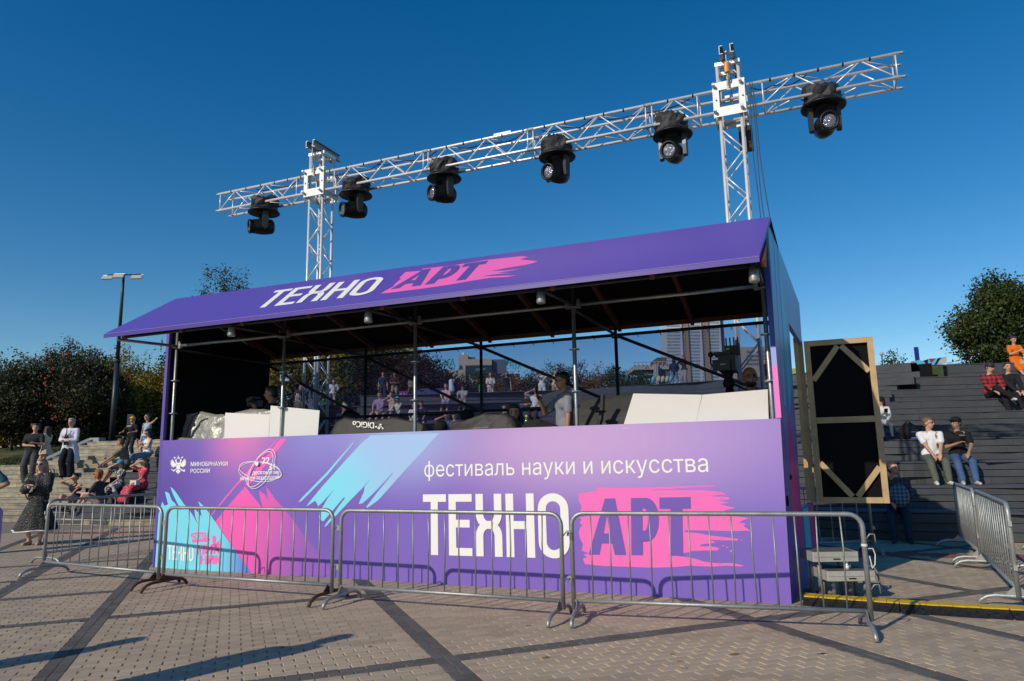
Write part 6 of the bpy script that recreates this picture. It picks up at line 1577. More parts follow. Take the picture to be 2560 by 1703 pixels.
    # ---- face
    for s in (1, -1):
        q = MB(); q.ball(hd(s * .019, -.0475, .008), (.0075 * h, .005 * h, .0045 * h), 8, 5, Rh); q.build('eye', m_eye, t, True)
        q = MB(); q.cone(hd(s * .011, -.052, .019), hd(s * .028, -.0475, .020), .003 * h, .002 * h, 6); q.build('eyebrow', HAIR[hair[1]] if hair else m_eye, t, True)
    q = MB(); q.cone(hd(-.013, -.0505, -.030), hd(.013, -.0505, -.030), .0042 * h, .0042 * h, 6); q.build('mouth', m_lip, t, True)
    # ---- hair
    if hair:
        st, hcmat = hair[0], HAIR[hair[1]]; b = MB()
        if cap and st != 'bald':
            b.ball(hd(0, .034, .0), (.047 * h, .036 * h, .036 * h), 10, 7, Rh)
            for s in (-1, 1): b.ball(hd(s * .044, .008, .004), (.010 * h, .02 * h, .024 * h), 8, 6, Rh)
        elif st != 'bald':
            b.ball(hd(0, .020, .032), (.054 * h, .060 * h, .050 * h), 12, 8, Rh); b.ball(hd(0, -.022, .058), (.040 * h, .030 * h, .020 * h), 10, 6, Rh); b.ball(hd(0, .036, .0), (.046 * h, .040 * h, .05 * h), 10, 7, Rh)
        if st in ('long', 'longback'):
            for s in (-1, -.5, 0, .5, 1):
                b.cone(hd(s * .042, .030, .02), hd(s * .054, .042, -.07), .024 * h, .022 * h); b.cone(hd(s * .054, .042, -.07), hd(s * .05, .05, -.155), .022 * h, .013 * h)
            if st == 'long':
                for s in (-1, 1): b.cone(hd(s * .050, -.005, .02), hd(s * .056, -.004, -.06), .014 * h, .018 * h); b.cone(hd(s * .056, -.004, -.06), hd(s * .062, -.03, -.15), .018 * h, .010 * h)
        if st == 'bob':
            for s in (-1, -.5, 0, .5, 1): b.cone(hd(s * .046, .026 - .0 * abs(s), .02), hd(s * .055, .026, -.045), .026 * h, .020 * h)
            for s in (-1, 1): b.cone(hd(s * .050, -.01, .03), hd(s * .054, -.012, -.045), .012 * h, .014 * h)
        if st == 'bun': b.ball(hd(0, .066, .045), .03 * h, 8, 6)
        if st == 'curly':
            rgc = random.Random(int(h * 1000))
            for _ in range(26): a_, z_ = rgc.uniform(-.2, PI + .2), rgc.uniform(-.03, .075); b.ball(hd(.06 * math.cos(a_), .015 + .06 * math.sin(a_), z_), .02 * h, 6, 5)
        if st == 'pony': b.cone(hd(0, .066, .03), hd(0, .085, -.08), .022 * h, .012 * h)
        if b.v: remeshed(b, 'hair', hcmat, t, max(.012, vox * .8), .008)
        if len(hair) > 2 and hair[2] == 'beard':
            q = MB(); q.ball(hd(0, -.022, -.040), (.037 * h, .036 * h, .026 * h), 10, 6, Rh); q.build('beard', hcmat, t, True)
    # ---- clothes
    if bottom:
        kind, c = bottom[0], bottom[1]; m = c if not isinstance(c, tuple) else cloth(c); e = .010 * h
        b = MB(); b.cone(hip[1] + Vector((0, 0, .03 * h)), hip[-1] + Vector((0, 0, .03 * h)), .064 * h, .064 * h, 10); b.cone(pel, pel + sp * .06 * h, .068 * h, .064 * h, 10)
        for s in (1, -1):
            if kind == 'trousers':
                b.cone(hip[s], knee[s], .058 * h, .046 * h, 9); b.cone(knee[s], foot[s] + (knee[s] - foot[s]).normalized() * .012 * h, .046 * h, .037 * h, 9)
            elif kind == 'shorts': b.cone(hip[s], hip[s].lerp(knee[s], .86), .060 * h, .054 * h, 9)
            elif kind == 'minishorts': b.cone(hip[s], hip[s].lerp(knee[s], .45), .060 * h, .056 * h, 9)
        if kind == 'wide':
            for s in (1, -1): b.cone(hip[s], knee[s], .060 * h, .056 * h, 9); b.cone(knee[s], foot[s], .056 * h, .062 * h, 9)
        if kind in ('skirt', 'longskirt') and sit is not None:
            for f in (0, .25, .5, .75, 1):
                a_, k_, f_ = hip[1].lerp(hip[-1], f), knee[1].lerp(knee[-1], f), foot[1].lerp(foot[-1], f)
                b.cone(a_, k_, .062 * h, .055 * h, 9)
                if kind == 'longskirt': b.cone(k_, k_.lerp(f_, .86), .055 * h, .060 * h, 9)
                else: b.cone(k_, k_.lerp(f_, .2), .055 * h, .05 * h, 9)
        remeshed(b, {'shorts': 'shorts', 'minishorts': 'shorts', 'skirt': 'skirt', 'longskirt': 'skirt'}.get(kind, 'trousers'), m, t, vox, .016 * min(1, h))
        if kind in ('skirt', 'longskirt', 'dress') and sit is None:
            zt_s = pel.z + .05 * h; hem = bottom[2] * h if len(bottom) > 2 else .28 * h; fl = bottom[3] * h if len(bottom) > 3 else .13 * h
            q = MB(); n = 40; vs = []; fs = []; K_ = 7
            for i in range(K_ + 1):
                f = i / K_; z = zt_s + (hem - zt_s) * f; r = .064 * h + (fl - .064 * h) * f ** .9
                for j in range(n):
                    a_ = 2 * PI * j / n; w_ = 1 + (.07 * math.sin(9 * a_ + 2) + .04 * math.sin(5 * a_)) * f
                    vs.append((swing + r * w_ * math.cos(a_), r * w_ * .85 * math.sin(a_), z + .01 * math.sin(4 * a_) * f))
            for i in range(K_):
                for j in range(n): fs.append((i * n + j, (i + 1) * n + j, (i + 1) * n + (j + 1) % n, i * n + (j + 1) % n))
            q._add(vs, fs); q.build('skirt', m, t, True)
    if top:
        kind, c = top[0], top[1]; m = c if not isinstance(c, tuple) else cloth(c); b = MB()
        lo_ = pel - sp * (.02 * h if kind != 'coat' else 0)
        b.cone(lo_, chest, .073 * h * ws, .077 * h * ws, 10); b.cone(chest + R_t @ Vector((.046 * h, 0, 0)), chest - R_t @ Vector((.046 * h, 0, 0)), .075 * h * ws, .075 * h * ws, 10)
        b.cone(hip[1] + Vector((0, 0, .045 * h)), hip[-1] + Vector((0, 0, .045 * h)), .066 * h, .066 * h, 10)
        if kind != 'tank':
            b.cone(shl[1] * .95 + shl[-1] * .05, shl[-1] * .95 + shl[1] * .05, .041 * h * ws, .041 * h * ws, 8); b.cone(neck - sp * .05 * h, neck - sp * .012 * h, .06 * h * ws, .042 * h * ws, 8)
        else:
            for s in (1, -1): b.cone(shl[s] * .72 + shl[-s] * .28, chest + R_t @ Vector((s * .05 * h, 0, 0)), .038 * h, .06 * h, 8)
        for s in (1, -1):
            if kind == 'tee': b.cone(shl[s], shl[s].lerp(elb[s], .70), .038 * h * ws, .039 * h, 9)
            elif kind in ('sleeve', 'coat', 'shirt'): b.cone(shl[s], elb[s], .039 * h * ws, .034 * h, 9); b.cone(elb[s], elb[s].lerp(hand[s], .9 if kind != 'shirt' else .55), .036 * h, .029 * h, 9)
            elif kind == 'puff': b.cone(shl[s], elb[s], .052 * h, .048 * h, 9); b.cone(elb[s], elb[s].lerp(hand[s], .8), .052 * h, .030 * h, 9)
            elif kind == 'shortpuff': b.cone(shl[s], shl[s].lerp(elb[s], .6), .055 * h, .06 * h, 9)
        if kind == 'coat':
            for s in (1, -1): b.cone(hip[s] + Vector((0, 0, .04 * h)), Vector((hip[s].x * 1.9, .02 * h, .30 * h)), .07 * h, .075 * h, 10)
        remeshed(b, {'tee': 'shirt', 'tank': 'tank_top', 'coat': 'coat', 'shirt': 'shirt'}.get(kind, 'top'), m, t, vox, .020 * min(1, h))
    if shoes and not upper:
        ms = cloth(shoes, .5)
        for s in (1, -1):
            b = MB(); f = foot[s]; q0 = f + Vector((0, .02 * h, -.022 * h)); q1 = f + Vector((s * .014 * h, -.095 * h, -.030 * h))
            b.cone(q0, q1, .026 * h, .020 * h, 9); b.cone(f, q0, .026 * h, .027 * h, 9); b.ball(q1 + Vector((0, .02 * h, .0)), (.024 * h, .035 * h, .018 * h), 9, 6)
            remeshed(b, 'shoe', ms, t, max(.012, vox * .8))
    if cap:
        mc_ = cloth(cap[1]) if isinstance(cap[1], tuple) else cap[1]; b = MB()
        Mh = Rh; n = 16
        b.lathe([(.056 * h, -.004 * h), (.058 * h, .018 * h), (.051 * h, .042 * h), (.033 * h, .058 * h), (.008 * h, .064 * h)], n, hd(0, .006, .024), 1, 1.14, Mh); b.build('cap', mc_, t, True)
        if cap[0] == 'brim':
            q = MB(); fr = [(.046 * math.cos(a_), -.04 - .062 * math.sin(a_)) for a_ in np.linspace(0, PI, 10)]
            o0 = hd(0, .0, .026); ex_, ey_ = Rh @ Vector((1, 0, 0)), Rh @ Vector((0, 1, -.12)).normalized()
            q.prism([(a_ * h, c_ * h) for a_, c_ in fr][::-1] if True else fr, (tuple(o0), tuple(ex_), tuple(ey_)), .006); q.build('brim', mc_, t)
        elif cap[0] == 'hat':
            q = MB(); q.lathe([(.05 * h, .004 * h), (.088 * h, -.006 * h), (.088 * h, -.010 * h), (.05 * h, 0)], 18, hd(0, .006, .024), 1, 1.1, Mh); q.build('brim', mc_, t, True)
    if glasses:
        for s in (1, -1):
            q = MB()
            if glasses == 'sun': q.ball(hd(s * .021, -.0505, .007), (.0165 * h, .006 * h, .0125 * h), 10, 6, Rh)
            else:
                pts = [hd(s * .021 + .015 * math.cos(a_), -.054, .006 + .011 * math.sin(a_)) for a_ in np.linspace(0, 2 * PI, 11)[:-1]]; q.tube(pts, .0016 * h, 5, closed=True)
            q.tube([hd(s * .036, -.048, .009), hd(s * .049, .005, .008)], .0018 * h, 5)
            q.build('lens' if glasses == 'sun' else 'spectacle_rim', m_shade if glasses == 'sun' else m_wire, t, True)
    info = dict(t=t, hand=hand, shl=shl, neck=neck, chest=chest, pel=pel, hc=hc, h=h, elb=elb, knee=knee, foot=foot, hip=hip, hd=hd)
    if extra: extra(info)
    return info
def wp(info, p):
    t = info['t']; return Vector(t.location) + Matrix.Rotation(t.rotation_euler.z, 3, 'Z') @ Vector(p)
def held_phone(info, s, label, tilt=.5):
    p = wp(info, info['hand'][s] + (info['hand'][s] - info['elb'][s]).normalized() * .06 * info['h'] + Vector((0, -.012, .03)))
    b = MB(); b.box((0, 0, 0), (.078, .010, .155)); o = b.build('phone', MT['black']); o.location = p; o.rotation_euler = (tilt, 0, info['t'].rotation_euler.z); tag(o, label, 'phone'); return o
def strap(info, m, s=1, name='strap'):
    q = MB(); a = info['shl'][s] + Vector((-s * .03 * info['h'], 0, .045 * info['h'])); f = info['chest'] + Vector((0, -.088 * info['h'], .03 * info['h'])); e = info['pel'] + Vector((-s * .075 * info['h'], -.05 * info['h'], .04 * info['h'])); bk = info['chest'] + Vector((0, .088 * info['h'], .0))
    q.tube([a, a.lerp(f, .5) + Vector((0, -.035 * info['h'], .01)), f, e, bk, a], .010, 5); q.build(name, m, info['t'], True)
def print_patch(info, body, col, w_=.10, hgt=.05, x=0, z=.05):
    h = info['h']; c = info['chest']; f = lambda a, d: Vector((c.x + x * h + (a - .5) * w_ * h, c.y - .098 * h - .004, c.z + z * h + d * hgt * h))
    put_text('lettering', body, f, cloth(col), info['t'], .02)

# ---- places
def seat_pt(px, k, back=0.0): s = s_for(px, TD[k - 1] + back, TZ[k - 1]); p = arc(s, TD[k - 1] + back, TZ[k - 1]); _, d, n = base_at(s); return p, math.atan2(n.y, n.x) - PI / 2
def stand_pt(px, D, z): s = s_for(px, D, z); p = arc(s, D, z); _, d, n = base_at(s); return p, math.atan2(n.y, n.x) - PI / 2
def drop(k): return (TZ[k - 1] - TZ[k - 2]) if k > 1 else TZ[0]
def seated(label, px, py_top, k=None, **kw):
    best = None
    for kk in ([k] if k else range(1, NT + 1)):
        p, rz = seat_pt(px, kk); zt = ony(px, py_top, p.y + .2).z; Hh = (zt - p.z) / .525
        if best is None or abs(Hh - 1.68) < abs(best[1] - 1.68): best = (kk, Hh, p, rz)
    kk, Hh, p, rz = best; Hc = min(1.84, max(1.15, Hh)); kw.setdefault('rzo', 0); rzo = kw.pop('rzo')
    print('seat', label[:30], 'tier', kk, 'H', round(Hh, 2))
    return person(label, p, rz + rzo, Hc, sit=drop(kk), **kw)
def standing(label, px, py_top, D, z, **kw):
    p, rz = stand_pt(px, D, z); Hh = ony(px, py_top, p.y).z - z; rzo = kw.pop('rzo', 0); print('stand', label[:30], 'H', round(Hh, 2)); hm = kw.pop('hmax', 1.88)
    return person(label, p, rz + rzo, min(hm, max(1.1, Hh)), **kw)
def on_plateau(label, px, py_top, y=39.0, z=None, py_foot=None, **kw):
    z = ZTOP if z is None else z
    if py_foot: p = onz(px, py_foot, z)
    else: p = ony(px, py_top, y); p.z = z
    Hh = ony(px, py_top, p.y).z - z; rzo = kw.pop('rzo', 0); print('plat', label[:30], 'y', round(p.y, 1), 'H', round(Hh, 2)); hm = kw.pop('hmax', 1.88)
    return person(label, p, rzo + .1, min(hm, max(1.2, Hh)), **kw)
def stair_pt(px, n, back=.14): D = RUN * (n - 1) + back; z = RISE * n; s = s_for(px, D, z); _, d, nn = base_at(s); return arc(s, D, z), math.atan2(nn.y, nn.x) - PI / 2
def on_stairs(label, px, py_top, py_foot, **kw):
    best = None
    for n in range(0, NL + 1):
        p, rz = stair_pt(px, n) if n else (lambda q: (q[0], q[1]))(stand_pt(px, -.4, 0)); e = abs(proj(p)[1] - py_foot)
        if best is None or e < best[0]: best = (e, n, p, rz)
    _, n, p, rz = best; Hh = ony(px, py_top, p.y).z - p.z; rzo = kw.pop('rzo', 0); print('stair', label[:30], 'n', n, 'H', round(Hh, 2)); hm = kw.pop('hmax', 1.9)
    return person(label, p, rz + rzo, min(hm, max(1.1, Hh)), **kw)
def seat_free(label, px, py_top, py_seat, y_hint, sit, **kw):
    p = ony(px, py_seat, y_hint); Hh = (ony(px, py_top, y_hint).z - p.z) / .525; print('free', label[:30], 'H', round(Hh, 2)); rzo = kw.pop('rzo', 0)
    return person(label, p, rzo, min(1.85, max(1.45, Hh)), sit=sit, **kw)
WHITE, BLACK, NAVY, GREY, CREAM = (.72, .71, .69), (.014, .014, .015), (.02, .025, .05), (.16, .16, .16), (.62, .55, .42)
DENIM = mat('blue_denim', (.045, .10, .22), .85, 0, .35, 6, .3, 60); DENIML = mat('pale_denim', (.14, .22, .34), .85, 0, .3, 6, .3, 60)
GP1 = 'people on and by the stone stairs'; GP2 = 'spectators seen through the mesh banner'; GP3 = 'people on the right-hand terrace'; GP4 = 'crew inside the booth'
FINE = .0155
# ---------------- left: plaza and stairs
m_speck = pattern_mat('speckled_black_fabric', (.010, .010, .011), (.62, .58, .50), 60, .19)
p = onz(86, 1362); zt = ony(93, 1147, p.y).z
def lady(i):
    held_phone(i, -1, 'dark phone held by the woman in the speckled dress', .9); h = i['h']
    q = MB(); n = 40; pts = []
    for j in range(n): a = 2 * PI * j / n; w_ = 1 + .07 * math.sin(9 * a + 2) + .04 * math.sin(5 * a); pts.append((.235 * h * w_ * math.cos(a), .235 * h * w_ * .85 * math.sin(a), .168 * h + .01 * math.sin(4 * a)))
    q.tube(pts, .014, 6, closed=True); q.build('hem_trim', cloth(WHITE), i['t'], True)
    for s in (1, -1): d = (i['hand'][s] - i['elb'][s]).normalized(); q = MB(); q.tube([i['hand'][s] - d * .05, i['hand'][s] - d * .012], [.040, .044], 10); q.build('cuff', cloth(WHITE), i['t'], True)
    q = MB(); a = i['shl'][-1] + Vector((.03, -.02, .06)); q.tube([a, a + Vector((-.06, -.09, -.12)), a + Vector((-.10, -.10, -.30)), i['pel'] + Vector((-.2, 0, 0))], .012, 6); q.build('bag_strap', cloth((.5, .38, .14)), i['t'], True)
person('woman in a long black speckled dress and dark glasses standing behind the left barrier', p, .12, zt, armL='phone', armR='phone', top=('puff', m_speck), bottom=('dress', m_speck, .165, .235), hair=('longback', 'blond'), glasses='sun', girl=True, shoes=(.5, .33, .25), vox=FINE, group=GP1, extra=lady, skin='pale')
on_stairs('man in black T-shirt and dark grey trousers standing on the stone stairs', 72, 1054, 1202, armL='front', armR='belly', top=('tee', (.028, .028, .028)), bottom=('wide', (.07, .07, .07)), hair=('curly', 'brown'), rzo=.6, turn=15, roll=.10, group=GP1, legs=None, shoes=(.35, .3, .22))
on_stairs('girl with long brown hair in a short cream dress beside the man in black', 110, 1066, 1186, armL='down', armR='belly', top=('shortpuff', CREAM), bottom=('dress', CREAM, .40, .16), hair=('long', 'brown'), rzo=-1.1, turn=-20, girl=True, group=GP1, shoes=(.3, .25, .2))
def coat(i):
    h = i['h']; b = MB(); b.prism([(-.045 * h, 0), (.045 * h, 0), (.03 * h, .19 * h), (0, .15 * h), (-.03 * h, .19 * h)], (tuple(i['chest'] + Vector((0, -.100 * h, -.2 * h))), (1, 0, 0), (0, 0, 1)), .01); b.build('waistcoat', cloth((.012, .013, .018)), i['t'])
    b = MB(); b.prism([(-.012 * h, 0), (.012 * h, 0), (.006 * h, .13 * h), (-.006 * h, .13 * h)], (tuple(i['chest'] + Vector((0, -.108 * h, -.04 * h))), (1, 0, 0), (0, 0, 1)), .006); b.build('tie', MT['black'], i['t'])
on_stairs('person in a long white lab coat over a dark suit standing on the stone stairs', 168, 1046, 1192, armL='belly', armR='belly', top=('coat', (.66, .64, .72)), bottom=('wide', (.014, .016, .024)), hair=('short', 'grey'), rzo=.35, group=GP1, shoes=(.03, .03, .03), extra=coat, hmax=2.0)
def tee_print(i): print_patch(i, 'HAPPY', (.6, .6, .6), .13, .035, 0, .02)
on_stairs('boy in yellow cap and black printed T-shirt holding a scooter', 325, 1043, 1149, armL='bar', armR='bar', top=('tee', BLACK), bottom=('trousers', (.03, .03, .032)), hair=('short', 'brown'), cap=('brim', (.75, .42, .02)), rzo=.2, turn=20, group=GP1, extra=tee_print)
on_stairs('woman in a sleeveless light blue top stretching her arm out to point', 362, 1035, 1152, armL='point', armR='down', top=('tank', (.40, .50, .60)), bottom=('minishorts', DENIM), hair=('bun', 'brown'), glasses='sun', girl=True, group=GP1, extra=lambda i: strap(i, MT['black'], 1))
p, rz = stair_pt(352, 10, 0); p.z = ony(352, 1143, p.y).z
person('seated woman in white tank top and sunglasses looking at her phone', p, rz - .1, 1.62, sit=.40, armL='phone', armR='phoneup', top=('tank', WHITE), bottom=('skirt', DENIML), hair=('long', 'black'), glasses='sun', nod=22, girl=True, group=GP1)
b = MB(); b.ball((0, 0, .14), (.15, .10, .16), 12, 8); b.box((0, -.09, .10), (.18, .06, .14)); b.box((0, .0, .08), (.24, .16, .16)); o = b.build('backpack', cloth((.02, .02, .022)), None, True); o.location = p + Vector((.52, .1, .0)); tag(o, 'black backpack beside the woman with the phone on the stone stairs', 'backpack')
p, rz = stair_pt(296, 8, 0); p.z = ony(296, 1174, p.y).z
person('man in khaki T-shirt and dark shorts sitting sideways with hands on his knee', p, rz - .75, 1.80, sit=.48, armL='knee', armR='knee', legs=None, top=('tee', (.17, .14, .09)), bottom=('shorts', (.03, .035, .03)), hair=('short', 'brown'), turn=-15, lean=.28, skin='tan', group=GP1)
p, rz = seat_pt(176, 1, .25); zs = p.z
person('seated woman in black tank top shading her eyes with one hand', p, rz + .3, (ony(177, 1186, p.y).z - zs) / .525, sit=.12, armL='shin', armR='brow', top=('tank', BLACK), bottom=('minishorts', DENIML), hair=('short', 'black'), girl=True, group=GP1, lean=.1, glasses='sun', skin='light')
p, rz = seat_pt(232, 1, .2)
person('seated person with short red hair and dark T-shirt seen in profile', p, rz - 1.1, (ony(230, 1177, p.y).z - p.z) / .525, sit=.15, armL='front', armR='reach', top=('tee', (.045, .042, .055)), bottom=('shorts', (.3, .22, .2)), hair=('bob', 'red'), girl=True, group=GP1, lean=.15, glasses='sun')
m_flor = pattern_mat('navy_floral_fabric', (.02, .025, .05), (.55, .53, .5), 26, .56, 'floral'); m_redf = pattern_mat('red_floral_fabric', (.45, .02, .05), (.62, .35, .35), 34, .62, 'floral')
def cardi(i): b = MB(); a, c = i['knee'][1], i['hip'][1]; b.cone(a.lerp(c, .1) + Vector((.02, 0, .07)), a.lerp(c, .7) + Vector((.05, 0, .07)), .07, .06); b.cone(a + Vector((.06, .05, .02)), a + Vector((.16, .08, -.2)), .05, .07); remeshed(b, 'cardigan', cloth((.62, .52, .48)), i['t'], .02, .02)
p, rz = seat_pt(285, 2); person('seated woman in blue headscarf cap and navy floral dress holding her head', p, rz - .1, (ony(285, 1153, p.y).z - p.z) / .525, sit=drop(2), armL='lap', armR='brow', top=('tee', m_flor), bottom=('longskirt', m_flor), hair=('short', 'brown'), cap=('beanie', (.10, .30, .52)), girl=True, group=GP1, turn=-10, nod=10, extra=cardi)
def handbag(i): b = MB(); b.box((0, 0, 0), (.30, .10, .13)); o = b.build('handbag', cloth((.62, .57, .5), .5)); o.location = wp(i, i['hip'][1].lerp(i['knee'][1], .6) + Vector((-.08, -.02, .12))); o.rotation_euler = (0, 0, i['t'].rotation_euler.z); tag(o, 'cream handbag on the lap of the woman in the red dress', 'handbag')
p, rz = seat_pt(341, 2); person('seated woman in a long red floral dress shading her eyes', p, rz - .25, (ony(339, 1148, p.y).z - p.z) / .525, sit=drop(2), armL='lap', armR='brow', top=('tee', m_redf), bottom=('longskirt', m_redf), hair=('longback', 'brown'), girl=True, group=GP1, nod=5, extra=handbag)
# scooter
ps = ony(300, 1148, arc(s_for(300, 4.8, 1.9), 4.8).y); t = thing('kick_scooter', 'kick scooter with lime stem held by the boy in the yellow cap', 'scooter', tuple(ps))
hz = ony(302, 1092, ps.y).z - ps.z
rod('stem', (.0, 0, .12), (.06, 0, hz), .02, mat('lime_paint', (.38, .55, .03), .4), t); b = MB(); b.tube([(-.22, 0, hz + .02), (-.05, 0, hz + .03), (.12, 0, hz), (.25, .03, hz - .12)], .018, 6); b.build('handlebar', MT['black'], t); b = MB(); b.box((.22, 0, .08), (.5, .11, .03)); b.build('deck', MT['black'], t)
for x in (-.03, .5): b = MB(); b.lathe([(.02, -.015), (.055, -.012), (.055, .012), (.02, .015)], 14, (x, 0, .055), 1, 1, Matrix.Rotation(PI / 2, 3, 'X')); b.build('wheel', MT['black'], t)
# left edge of the picture
p = ony(-26, 1000, 12.6); p.z = 0; person('person in teal T-shirt with hand on hip, mostly cut off by the left edge', p, .1, 1.80, armL='akimbo', armR='akimbo', top=('tee', (.035, .12, .17)), bottom=('trousers', (.03, .03, .08)), hair=('short', 'brown'), group='people at the left edge', skin='tan')
p = ony(-62, 1000, 4.45); p.z = 0; person('person in lilac T-shirt at the left edge, only one arm and sleeve in the picture', p, .0, 1.52, armL=((.012, -.03, -.325), (.6, .6, -.3)), armR='down', top=('tee', (.36, .26, .50)), bottom=('shorts', (.10, .10, .14)), hair=('short', 'brown'), vox=FINE, group='people at the left edge')
p = Vector((-5.35, 4.35, 0)); person('person standing outside the left edge whose shadow falls on the paving', p, .3, 1.62, armL='down', armR='down', top=('tee', (.3, .3, .3)), bottom=('trousers', (.05, .05, .07)), hair=('short', 'brown'), group='people at the left edge', vox=.022)

# ---------------- inside the booth
def in_booth(label, px, py, v, rz, sitting=False, Hs=1.72, **kw):
    q = Lf(px, py, v); p = wld(q)
    if sitting: p.z = q.z - .525 * Hs; H = Hs; kw['sit'] = .35
    else: H = q.z - 1.05; p.z = 1.05; print('booth', label[:25], round(H, 2)); p.z = q.z - max(1.55, min(1.9, H)); H = q.z - p.z
    return person(label, p, rz, H, group=GP4, **kw)
in_booth('camera operator with dark hair seen in profile, raising a hand beside the left white boards', 681, 966, .85, -1.45, armL='phone', armR=((-.03, -.17, .0), (.8, .2, -1)), top=('tee', BLACK), bottom=('trousers', BLACK), hair=('short', 'black'), skin='tan', vox=FINE, nod=6)
i2 = in_booth('man with glasses in grey T-shirt standing in profile and holding up a phone', 1408, 932, .8, -1.35, armL='down', armR='phoneup', top=('tee', (.22, .23, .27)), bottom=('trousers', NAVY), hair=('short', 'black'), glasses='wire', skin='tan', vox=FINE, nod=8)
held_phone(i2, -1, 'phone held up by the man in grey inside the booth', .2)
in_booth('woman with long black hair half hidden behind a charcoal dust cover', 1292, 1014, 1.0, .2, True, 1.66, armL='lap', armR='lap', top=('tee', BLACK), bottom=('trousers', BLACK), hair=('long', 'black'), girl=True, skin='light', turn=-20)
in_booth('person in dark beret-like cap bent behind the charcoal dust cover', 1166, 1031, 1.0, .0, True, 1.7, armL='lap', armR='lap', top=('tee', BLACK), bottom=('trousers', BLACK), hair=('short', 'black'), cap=('beanie', BLACK), nod=25, skin='tan')
in_booth('person in black baseball cap, just the head above the counter edge', 1100, 1060, .9, .0, True, 1.7, armL='lap', armR='lap', top=('tee', BLACK), bottom=('trousers', BLACK), hair=('short', 'black'), cap=('brim', BLACK), nod=30, skin='tan')
in_booth('bald bearded man with glasses in black behind the right-hand white board', 1882, 919, .95, -.1, True, 1.82, armL='lap', armR='lap', top=('tee', BLACK), bottom=('trousers', BLACK), hair=('bald', 'black', 'beard'), glasses='wire', skin='tan', vox=FINE)

# ---------------- through the mesh: top of the terrace and the middle stairs
DP = 5.4; zP = ZTOP
def top_of(label, px, py, **kw): kw.setdefault('vox', .03); kw.setdefault('group', GP2); return on_plateau(label, px, py, **kw)
def mid_st(label, px, py, pyf, **kw):
    kw.setdefault('vox', .03); kw.setdefault('group', GP2); best = None
    for n in range(1, NR + 1):
        D = RUNM * (n - 1) + .25; s = s_for(px, D, RISE * n); p = arc(s, D, RISE * n); e = abs(proj(p)[1] - pyf)
        if best is None or e < best[0]: best = (e, p, n)
    p = best[1]; Hh = ony(px, py, p.y).z - p.z; rzo = kw.pop('rzo', 0); print('mid', label[:30], 'n', best[2], 'H', round(Hh, 2))
    return person(label, p, rzo + .1, min(1.88, max(1.2, Hh)), **kw)
mid_st('man in brown T-shirt walking beside the woman with a shoulder strap', 735, 961, 1042, top=('tee', (.06, .035, .03)), bottom=('trousers', NAVY), hair=('short', 'black'), rzo=.3)
mid_st('woman in white T-shirt with diagonal strap beside the man in brown', 748, 963, 1045, top=('tee', WHITE), bottom=('trousers', DENIML), hair=('bun', 'brown'), girl=True, rzo=.4, extra=lambda i: strap(i, MT['black']))
mid_st('grey-haired woman in olive top, lower down in front of the walking pair', 742, 988, 1075, top=('tee', (.12, .11, .08)), bottom=('trousers', (.08, .08, .07)), hair=('bob', 'grey'), girl=True, rzo=-.3)
mid_st('person in white with a shoulder bag half hidden by the left truss tower', 817, 976, 1030, top=('tee', WHITE), bottom=('trousers', DENIML), hair=('long', 'brown'), girl=True, rzo=.5)
mid_st('woman in short pale pink dress and sunglasses on the middle stairs', 835, 957, 1027, top=('tank', (.58, .42, .40)), bottom=('dress', (.58, .42, .40), .38, .12), hair=('bun', 'brown'), glasses='sun', girl=True, armL='belly')
mid_st('tall man in white T-shirt and dark trousers with a strap on the middle stairs', 852, 947, 1028, top=('tee', WHITE), bottom=('trousers', (.025, .03, .045)), hair=('short', 'brown'), armL='belly', rzo=.3, extra=lambda i: strap(i, MT['black'], -1))
top_of('man in white cap and navy shirt with a white lanyard below the middle stairs', 861, 1009, y=24.5, z=1.55, top=('tee', NAVY), bottom=('trousers', BLACK), hair=('short', 'brown'), cap=('brim', (.62, .58, .48)), turn=50, skin='tan', extra=lambda i: strap(i, cloth(WHITE)))
top_of('man in navy shirt and trousers standing left of the man in brown-red', 957, 930, py_foot=1005, top=('tee', (.03, .04, .07)), bottom=('trousers', (.03, .04, .07)), hair=('short', 'brown'))
top_of('man in brown-red T-shirt and beige shorts standing on the terrace top', 986, 931, py_foot=1004, top=('tee', (.07, .03, .035)), bottom=('shorts', (.28, .22, .16)), hair=('short', 'black'), glasses='sun', armL='belly', armR='belly', skin='tan')
top_of('woman with long auburn hair standing with her back turned beside the info board', 1027, 960, y=35, top=('tee', (.18, .17, .14)), bottom=('trousers', BLACK), hair=('longback', 'auburn'), girl=True, rzo=2.6)
def sit_m(label, px, py, k=None, **kw): kw.setdefault('vox', .03); kw.setdefault('group', GP2); return seated(label, px, py, k, **kw)
sit_m('seated person in lilac shirt and shorts behind the second rear post', 943, 978, None, top=('tee', (.28, .22, .34)), bottom=('shorts', (.3, .25, .2)), hair=('short', 'brown'), armL='lap', armR='lap', rzo=-.4)
sit_m('seated woman taking a photograph with both hands raised', 979, 978, None, top=('tank', (.5, .36, .3)), bottom=('minishorts', NAVY), hair=('bun', 'brown'), armL='camera', armR='camera', girl=True, rzo=-.3)
sit_m('seated man in cream sweater and turquoise cap holding a camera', 990, 994, None, top=('sleeve', CREAM), bottom=('shorts', (.5, .46, .4)), hair=('short', 'brown'), cap=('brim', (.08, .42, .46)), armL='knee', armR='knee', turn=-20, rzo=-.2)
sit_m('seated woman with dark red hair in white, left of the third front post', 1031, 1008, None, top=('tee', WHITE), bottom=('trousers', (.2, .2, .22)), hair=('longback', 'wine'), girl=True, armL='lap', armR='lap', nod=25, turn=-50)
